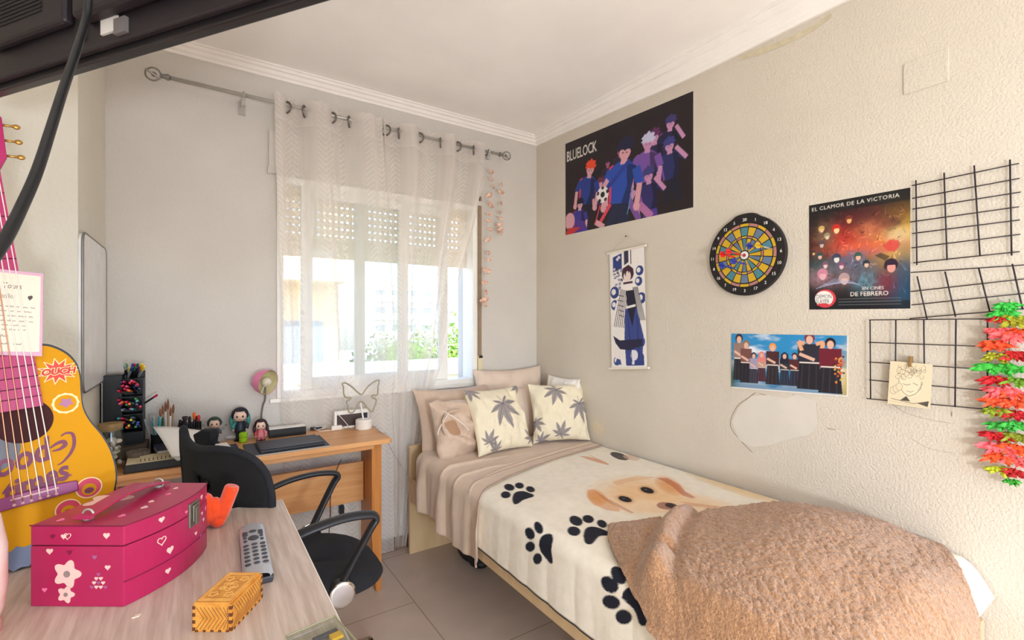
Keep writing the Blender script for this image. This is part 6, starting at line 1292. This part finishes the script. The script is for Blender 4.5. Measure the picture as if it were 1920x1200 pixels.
# cup with pens and brushes
GLS = MATS['clear']
def cup(x, y, z, r, h, m, label, name='pen_cup', seg=24, th=.002):
    c_ = thing(name, (x, y, z), label, 'cup'); g = MB(); g.lathe([(.001, .001), (r*.9, .001), (r, h), (r-th, h), (r*.9-th, th+.001), (.001, th+.001)], (x, y, z), seg=seg, cap=False); g.build('cup_wall', m, c_, smooth=False); return c_
cx1 = at_y(296, 790, 2.42).x; cup(cx1, 2.42, D, .026, .075, DKB, 'black cup with white and teal pens, left of the brushes')
for k, (dx, lean, cn, L_) in enumerate([(-.017, -.45, 'grey', .14), (-.010, -.25, 'grey', .15), (-.004, -.15, 'grey', .148), (.003, .05, 'teal', .14), (.008, -.35, 'teal', .128), (.014, .1, 'dark green', .135)]):
    marker(cn, (cx1+dx*.7, 2.42+(k % 2)*.01-.005, D+.006), (lean*.5, -.05, 1), L_, .0045, '%s pen standing in the black cup left of the paintbrushes' % (('white', 'pale', 'silver', 'teal', 'second teal', 'dark green')[k]), group='pens in the black cup', capr=.5)
cx2 = at_y(313, 790, 2.43).x; cup(cx2, 2.43, D+.0, .020, .080, mat('cup_cream', (226, 214, 200), .5), 'cream cup holding upright paintbrushes')
BRW = mat('brush_wood', (176, 132, 96), .5); BRH = mat('brush_hair', (132, 84, 60), .9)
for k in range(6):
    x, y = cx2+(-.012+k*.005), 2.43+((k*7) % 3-1)*.006; hh = .175+((k*5) % 4)*.012; t = thing('paintbrush', (x, y, D+.004), ['paintbrush at the left edge of the cream cup', 'tallest brown-tipped paintbrush in the cream cup', 'paintbrush with pale handle at the middle of the cream cup', 'second tall paintbrush in the cream cup', 'shorter paintbrush in the cream cup', 'paintbrush at the right edge of the cream cup'][k], 'paintbrush', 'paintbrushes in the cream cup')
    d = Vector((-.06+k*.022, 0, 1)).normalized(); p = Vector((x, y, D+.004)); g = MB(); g.tube([p, p+d*hh*.8], [.002, .0028], 8); g.build('handle', BRW if k % 2 else PAP, t)
    g = MB(); g.lathe([(.0025, 0), (.0045, hh*.08), (.004, hh*.16), (.0005, hh*.22)], p+d*hh*.78, d, 10); g.build('bristles', BRH, t, smooth=True)
marker('red', (cx2+.016, 2.415, D+.004), (.12, 0, 1), .09, .004, 'short red pen at the right of the cream brush cup', group='pens in the black cup')
# woven basket carrying a dark brush rack
bx_, by_ = at_y(356, 795, 2.41).x, 2.41
wbk = thing('woven_basket', (bx_, by_, D), 'round beige woven basket under the make-up brush rack', 'basket'); WOV = mat('woven_beige', (176, 150, 124), .9, var=.12, vs=50, bump=.6, bs=90)
for k in range(5): g = MB(); g.torus((bx_, by_, D+.008+k*.0125), Z3, .052-(.003 if k == 0 else 0), .0075, 36, 8); g.build('coil', WOV, wbk, smooth=True)
g = MB(); g.lathe([(.048, .0), (.048, .060), (.001, .060)], (bx_, by_, D+.003), seg=30); g.build('inner', WOV, wbk)
zt_ = D+.0645; rk = thing('brush_rack', (bx_, by_-.01, zt_), 'dark clear rack with compartments standing in the woven basket', 'rack')
RKM = mat('rack_smoke', (52, 46, 50), .25)
for k in range(6): x = bx_-.04+k*.016; MB().box(x-.001, x+.001, by_-.02, by_+.02, zt_, zt_+.045).build('divider', RKM, rk)
MB().box(bx_-.041, bx_+.041, by_+.018, by_+.02, zt_, zt_+.045).build('back', RKM, rk); MB().box(bx_-.041, bx_+.041, by_-.02, by_-.018, zt_, zt_+.022).build('front', RKM, rk); MB().box(bx_-.041, bx_+.041, by_-.018, by_+.018, zt_, zt_+.003).build('bottom', RKM, rk)
for k, (i, hh, kind) in enumerate([(0, .062, 'dark'), (1, .075, 'puff'), (2, .072, 'dark'), (3, .088, 'orange'), (4, .075, 'red'), (0, .055, 'dark'), (3, .07, 'dark')]):
    x = bx_-.032+i*.016+(0.004 if k > 4 else -.001); y = by_ + (.009 if k > 4 else -.006); cn = {'dark': (40, 32, 38), 'puff': (60, 50, 54), 'orange': (236, 110, 40), 'red': (206, 60, 60)}[kind]
    t = thing('makeup_brush', (x, y, zt_+.004), ['short dark brush at the left of the make-up rack', 'brush with a broad dark hairy tip in the make-up rack', 'plain dark brush in the middle of the make-up rack', 'orange topped tube in the make-up rack', 'red topped tube at the right of the make-up rack', 'dark brush in the back row left of the make-up rack', 'dark brush in the back row right of the make-up rack'][k], 'brush', 'brushes in the make-up rack')
    g = MB(); g.tube([(x, y, zt_+.0035), (x, y, zt_+hh*.65)], .0042, 10); g.build('barrel', RKM, t)
    g = MB(); g.lathe([(.0042, 0), (.0062 if kind != 'puff' else .009, hh*.2), (.005 if kind != 'puff' else .011, hh*.33), (.002, hh*.36)], (x, y, zt_+hh*.65), seg=12); g.build('tip', mat('tip_%d_%d_%d' % cn, cn, .7), t, smooth=True)
# small dolls
SKN = mat('doll_skin', (236, 200, 180), .5); EYE = mat('doll_eye', (40, 30, 40), .3)
def doll(x, y, h, hair, robe, robe2, legs, label, longhair=True, base=None, seat=False):
    t = thing('doll', (x, y, D), label, 'figurine', 'dolls on the pine desk'); mh, mr, m2, ml = [mat('doll_%d_%d_%d' % c_, c_, .45) for c_ in (hair, robe, robe2, legs)]
    f = Vector((-x, -y, 0)).normalized(); s_ = Vector((f.y, -f.x, 0)); O = Vector((x, y, D)); hr_ = h*.21
    g = MB(); g.lathe([(h*.17, 0), (h*.17, h*.03), (h*.15, h*.035)], O, seg=24); g.build('stand', mat('doll_stand', (40, 38, 44), .4), t)
    for sg in (-1, 1):
        g = MB(); a = O + s_*sg*h*.065 + Z3*h*.03
        if seat: g.tube([a + f*h*.12, a + f*h*.1 + Z3*h*.06, a + Z3*h*.12], [h*.05, h*.06, h*.06], 10)
        else: g.tube([a + f*h*.03, a + Z3*h*.06, a + Z3*h*.30], [h*.06, h*.045, h*.06], 10)
        g.build('leg', ml, t, smooth=True)
    b0 = h*.10 if seat else h*.26
    g = MB(); g.lathe([(h*.15, b0), (h*.135, b0+h*.1), (h*.10, b0+h*.26), (h*.07, b0+h*.34)], O, seg=18); g.build('robe', mr, t, smooth=True)
    g = MB(); g.lathe([(h*.112, 0), (h*.115, h*.02), (h*.11, h*.04)], O + Z3*(b0+h*.15), seg=18); g.build('sash', m2, t)
    for sg in (-1, 1):
        g = MB(); sh = O + s_*sg*h*.09 + Z3*(b0+h*.30); g.tube([sh, sh + s_*sg*h*.09 - Z3*h*.10 + f*h*.03, sh + s_*sg*h*.08 - Z3*h*.20 + f*h*.08], [h*.04, h*.055, h*.06], 10); g.build('sleeve', m2 if sg > 0 else mr, t, smooth=True)
        g = MB(); g.ell(sh + s_*sg*h*.08 - Z3*h*.22 + f*h*.09, h*.028, 8, 6); g.build('hand', SKN, t, smooth=True)
    hc_ = O + Z3*(b0+h*.34+hr_*.8); g = MB(); g.ell(hc_, (hr_, hr_, hr_*.95), 18, 12); g.build('head', SKN, t, smooth=True)
    g = MB()
    for i in range(19):
        for j in range(9): g.v.append(tuple(hc_ + (f*cos(2*pi*i/18)*1.0 + s_*sin(2*pi*i/18))*hr_*1.10*sin(pi*.5*j/8*(1.25 if abs(i-9) < 7 else .62)+.001) + Z3*hr_*1.08*cos(pi*.5*j/8*(1.25 if abs(i-9) < 7 else .62)))); g.f += []
    g.f = [(i*9+j, i*9+j+1, (i+1)*9+j+1, (i+1)*9+j) for i in range(18) for j in range(8)]; g.mi = [0]*len(g.f); g.build('hair', mh, t, smooth=True, solid=.002)
    if longhair:
        g = MB(); g.tube([hc_ - f*hr_*.6, hc_ - f*hr_*.9 - Z3*hr_*1.2, hc_ - f*hr_*.8 - Z3*hr_*2.2], [hr_*.85, hr_*.8, hr_*.5], 12, flat=.6); g.build('long_hair', mh, t, smooth=True)
        for sg in (-1, 1): g = MB(); g.tube([hc_ + s_*sg*hr_*.95, hc_ + s_*sg*hr_*1.08 - Z3*hr_*.9, hc_ + s_*sg*hr_*1.0 - Z3*hr_*1.9], [hr_*.3, hr_*.28, hr_*.1], 8); g.build('side_lock', m2 if base else mh, t, smooth=True)
    for sg in (-1, 1): g = MB(); g.ell(hc_ + f*hr_*.93 + s_*sg*hr_*.36 - Z3*hr_*.12, (hr_*.12, hr_*.12, hr_*.17), 10, 8); g.build('eye', EYE, t, smooth=True)
    g = MB(); g.ell(hc_ + f*hr_*.95 - Z3*hr_*.5, (hr_*.12, hr_*.12, hr_*.04), 8, 6); g.build('mouth', mat('doll_mouth', (190, 90, 90), .5), t)
    return t
p = dk(450, 818); doll(p.x, p.y, .150, (34, 34, 48), (38, 46, 56), (60, 140, 134), (28, 32, 42), 'standing doll with long dark hair and teal tips in dark clothes, on the desk', True, base=True)
p = dk(489, 818, 2.41); doll(p.x, p.y, .115, (44, 26, 34), (206, 120, 128), (176, 60, 64), (196, 110, 120), 'short seated doll in pink clothes with dark hair under the pink lamp', True, seat=True)
p = dk(402, 818); dl = doll(p.x, p.y, .118, (52, 74, 60), (86, 88, 92), (44, 52, 84), (60, 60, 70), 'doll with tousled dark green hair in grey clothes, behind the chair back', False)
g = MB(); 
for k in range(9): a = k*2*pi/9; c_ = Vector((p.x+.035*cos(a)*(1 if k % 2 else 1.25), p.y+.005, D+.075+.022*sin(a))); g.ell(c_, .006, 8, 6)
g.build('clear_splash', MATS['clear'], dl, smooth=True)
LIM = mat('lime_plastic', (150, 200, 30), .25, var=.05); p = at_z(456, 829, D); lb = thing('lime_container', p[:], 'small lime green plastic container beside the dark haired doll', 'container')
g = MB(); g.lathe([(.014, 0), (.0165, .004), (.0165, .020), (.014, .022)], p, seg=20); g.build('body', LIM, lb, smooth=False, bevel=.001); g = MB(); g.lathe([(.0145, .022), (.017, .024), (.017, .040), (.010, .045)], p, seg=20); g.build('lid', LIM, lb); g = MB(); g.lathe([(.0150, 0), (.0150, .003)], p+Z3*.0205, seg=20); g.build('dark_band', mat('band_olive', (60, 84, 24), .4), lb)
p = at_z(433, 823, D); ms = MB(); ms.ell(p + Z3*.008, (.022, .012, .0085), 16, 10); tag(ms.build('eraser', mat('eraser_white', (226, 220, 214), .6), smooth=True), 'small white eraser lying left of the lime container', 'eraser')
# pink lamp
ly_ = 2.472; lx_ = at_y(488, 800, ly_).x; LPK = mat('lamp_pink', (226, 130, 170), .35, coat=.2); LIN = mat('lamp_inside', (206, 196, 150), .5)
lp = thing('desk_lamp', (lx_, ly_, D), 'pink desk lamp with flexible grey neck and round shade, switched off', 'lamp')
g = MB(); g.lathe([(.013, 0), (.015, .008), (.013, .016), (.008, .022)], (lx_, ly_, D), seg=28); g.build('lamp_base', LPK, lp, smooth=True)
sc_ = at_y(497, 722, ly_-.02); g = MB(); g.tube([(lx_, ly_, D+.02), at_y(490, 780, ly_), at_y(493, 760, ly_), at_y(497, 748, ly_-.01), sc_], .0042, 10, smooth=6); g.build('flexible_neck', mat('lamp_neck', (108, 100, 104), .4), lp, smooth=True)
ad = Vector((.62, -.72, -.18)).normalized(); hc_ = at_y(498, 716, ly_-.02); Rr = .056
g = MB(); g.lathe([(Rr*cos(a)*1.0, -Rr*sin(a)*1.05) for a in np.linspace(pi/2*.98, 0, 12)] + [(Rr*1.03, .016)], hc_, ad, 32, cap=False); g.build('lamp_shade', LPK, lp, smooth=True)
g = MB(); g.lathe([(Rr*.96*cos(a), -Rr*.96*sin(a)) for a in np.linspace(pi/2*.98, 0, 10)] + [(Rr*1.0, .015)], hc_, ad, 32, cap=False); g.build('shade_lining', LIN, lp, smooth=True)
g = MB(); g.ell(hc_ + ad*.004, .022, 18, 12); g.build('bulb', mat('bulb_frosted', (214, 206, 186), .4), lp, smooth=True)
g = MB(); g.tube([sc_, sc_ + Vector((-.018, -.02, -.03))], .002, 6); g.ell(sc_ + Vector((-.018, -.02, -.033)), .003, 8, 6); g.build('switch', mat('switch_white', (220, 214, 206), .5), lp)
# long black box, mat and tablet
lbx = thing('long_box', (.2, 2.33, D), 'long black box with a white top beside the seated doll', 'box'); a, b = dk(505, 818, 2.42), dk(574, 814, 2.42); Ml = frame((a.x, a.y+.0, D+.0003), (b-a)); LL = (b-a).length
slabM(Ml, LL, .055, .038, 'body', BLC, lbx, .001); slabM(Ml @ Matrix.Translation((0, 0, .0382)), LL, .055, .003, 'white_top', PAP, lbx, .001)
a, b = at_z(468, 868, D+.004), at_z(615, 833, D+.004); a.y = max(a.y, dy0+.002); b.y = max(b.y, dy0+.002); Mm = frame((a.x+.0, dy0+.004, D+.0003), (1, .0, 0)); wM = at_z(615, 833, D).x - a.x
dm = thing('desk_mat', (a.x, dy0, D), 'dark grey desk mat with a pale edge under the black tablet', 'desk mat'); slabM(Mm, wM, .22, .006, 'mat_layer', mat('mat_grey', (70, 72, 82), .6), dm, .0008); slabM(Mm @ Matrix.Translation((0, -.0006, 0)), wM, .0012, .0055, 'pale_edge', mat('mat_edge', (170, 160, 146), .6), dm, 0)
a, b = at_z(482, 838, D+.008), at_z(603, 827, D+.008); tb2 = thing('tablet', a[:], 'black tablet in a folded ribbed cover on the desk mat', 'tablet'); Mt = frame((a.x, dy0+.014, D+.0068), (1, .03, 0)); TL = b.x-a.x
slabM(Mt, TL, .165, .011, 'case', mat('case_black', (36, 38, 46), .4), tb2, .003)
for k in range(4): slabM(Mt @ Matrix.Translation((.004, .004+k*.0405, .0112)), TL-.008, .0385, .0035, 'cover_fold', mat('cover_fold', (50, 53, 64), .45), tb2, .0015)
# white clock/box and butterfly light
wb2 = thing('white_clock', at_z(655, 806, D)[:], 'white framed box with a dark display behind the butterfly light', 'clock'); a, b = at_y(626, 800, 2.45), at_y(690, 798, 2.45)
MB().box(a.x, b.x, 2.44, 2.467, D, D+.088).build('case', PAP, wb2, bevel=.003)
for (x0, x1, z0_, z1_) in ((a.x+.012, b.x-.006, D+.012, D+.070),): MB().box(x0, x1, 2.4385, 2.441, z0_, z1_).build('display', mat('display_dark', (70, 56, 56), .3), wb2)
MB().box(b.x-.03, b.x-.010, 2.4375, 2.439, D+.045, D+.066).build('display_window', mat('display_blue', (40, 44, 62), .3), wb2)
yb_ = 2.385; bxx = at_y(682, 790, yb_).x
bl = thing('butterfly_light', (bxx, yb_, D), 'butterfly outline light on a white round base, switched off', 'lamp'); ZB = mat('neon_tube_off', (158, 150, 126), .4, var=.05); WPL = mat('white_plastic', (234, 228, 220), .4)
g = MB(); g.lathe([(.038, 0), (.040, .003), (.040, .042), (.038, .048), (.004, .049)], (bxx, yb_, D), seg=36); g.build('light_base', WPL, bl, smooth=False, bevel=.001)
top_ = at_y(676, 752, yb_); g = MB(); g.tube([(bxx-.002, yb_, D+.045), top_ + Vector((0, .004, 0))], .0042, 10); g.build('stem', WPL, bl)
Bp = [(1360, 316), (1330, 290), (1290, 250), (1240, 215), (1205, 202), (1183, 212), (1196, 245), (1194, 280), (1206, 335), (1235, 350), (1268, 352), (1262, 368), (1232, 378), (1226, 405), (1240, 445), (1250, 495), (1285, 500), (1310, 470), (1335, 420), (1355, 395), (1380, 392), (1405, 412), (1430, 450), (1470, 487), (1490, 485), (1498, 450), (1518, 410), (1522, 375), (1508, 358), (1478, 345), (1485, 325), (1530, 322), (1540, 285), (1540, 235), (1552, 185), (1538, 175), (1500, 192), (1450, 228), (1415, 270), (1390, 308), (1375, 318)]
q = [at_y(420+x/5.333, 680+y/5.333, yb_-.004) for x, y in Bp]; g = MB(); g.tube(q + [q[0]], .0037, 8, smooth=3, cap=False); g.build('neon_outline', ZB, bl, smooth=True)
# power strip, chargers and cables
def onz(px, py, z=0): v = at_z(px, py, D + z); v.y = min(v.y, dy1-.004); return v
a, b = onz(598, 804), onz(640, 803); st_ = thing('charger', a[:], 'white wall charger lying on the desk in front of the clock', 'charger'); c_ = onz(632, 806); MB().box(c_.x-.028, c_.x+.022, c_.y-.012, c_.y+.012, D+.0005, D+.022).build('charger_body', WPL, st_, bevel=.003); g = MB(); g.tube([(c_.x+.022, c_.y, D+.011), (c_.x+.034, c_.y, D+.011)], .003, 8); g.build('plug_pin', STEEL, st_)
c_ = onz(588, 800); pb2 = MB().box(c_.x-.03, c_.x+.022, c_.y-.006, c_.y+.014, D, D+.014).build('power_adapter', DKB, bevel=.002); tag(pb2, 'black power adapter between the long box and the white cables', 'adapter')
def cable(pts, r, m, label, name='cable'): g = MB(); g.tube(pts, r, 8, smooth=6); tag(g.build(name, m, smooth=True), label, 'cable')
cable([onz(595, 806, .003), onz(610, 801, .012), onz(600, 797, .016), onz(588, 801, .012), onz(600, 808, .003), onz(625, 806, .003)], .0018, WPL, 'looped white charging cable on the desk beside the long box')
cable([onz(645, 803, .003), onz(668, 806, .003), onz(690, 802, .003), onz(700, 799, .003), Vector((dx1-.012, dy0+.13, D+.003)), Vector((dx1+.004, dy0+.10, D+.001)), Vector((dx1+.006, dy0+.10, D-.03)), at_y(745, 862, dy0+.19), at_y(762, 888, dy0+.24), at_y(772, 905, dy0+.28)], .0012, mat('cable_grey', (150, 134, 120), .6), 'thin pale cable running off the right end of the desk')
a, b = at_y(632, 775, 2.43), at_y(656, 795, 2.425); b.z = D+.004; cable([a, (a+b)/2+Vector((.002, 0, 0)), b], .0016, WPL, 'short white cable slanting in front of the dark display')
c_ = onz(650, 800); cl2 = MB().box(c_.x-.02, c_.x+.012, c_.y-.03, c_.y-.015, D, D+.012).build('cable_plug', WPL, bevel=.002); tag(cl2, 'small white plug beside the round base of the butterfly light', 'plug')
# plugs and cables under the desk
c_ = at_y(488, 885, 2.36); ad_ = MB().box(c_.x-.014, c_.x+.012, 2.35, 2.372, c_.z-.02, c_.z+.02).build('adapter_block', DKB, bevel=.003); tag(ad_, 'black plug adapter fixed below the desk top next to the chair back', 'adapter')
cable([Vector((c_.x, 2.36, D-.022)), Vector((c_.x+.002, 2.36, c_.z+.02))], .0025, DKB, 'short black cable above the plug adapter under the desk')
cable([at_y(640, 862, 2.365), at_y(628, 890, 2.362), at_y(620, 930, 2.36), at_y(619, 968, 2.36), at_y(616, 1010, 2.38)], .0022, mat('cable_darkred', (64, 28, 26), .5), 'dark red cable hanging in front of the desk back panel')
c_ = at_y(639, 950, 2.505); a2 = MB().box(c_.x-.012, c_.x+.012, 2.478, 2.51, c_.z-.03, c_.z+.01).build('power_plug', DKB, bevel=.003); tag(a2, 'black plug in the wall under the desk, seen below the back panel', 'plug')
so = MB().box(c_.x-.04, c_.x+.04, 2.512, 2.529, c_.z-.04, c_.z+.04).build('wall_socket', WPL, bevel=.003); tag(so, 'white wall socket under the desk that holds the black plug', 'socket')
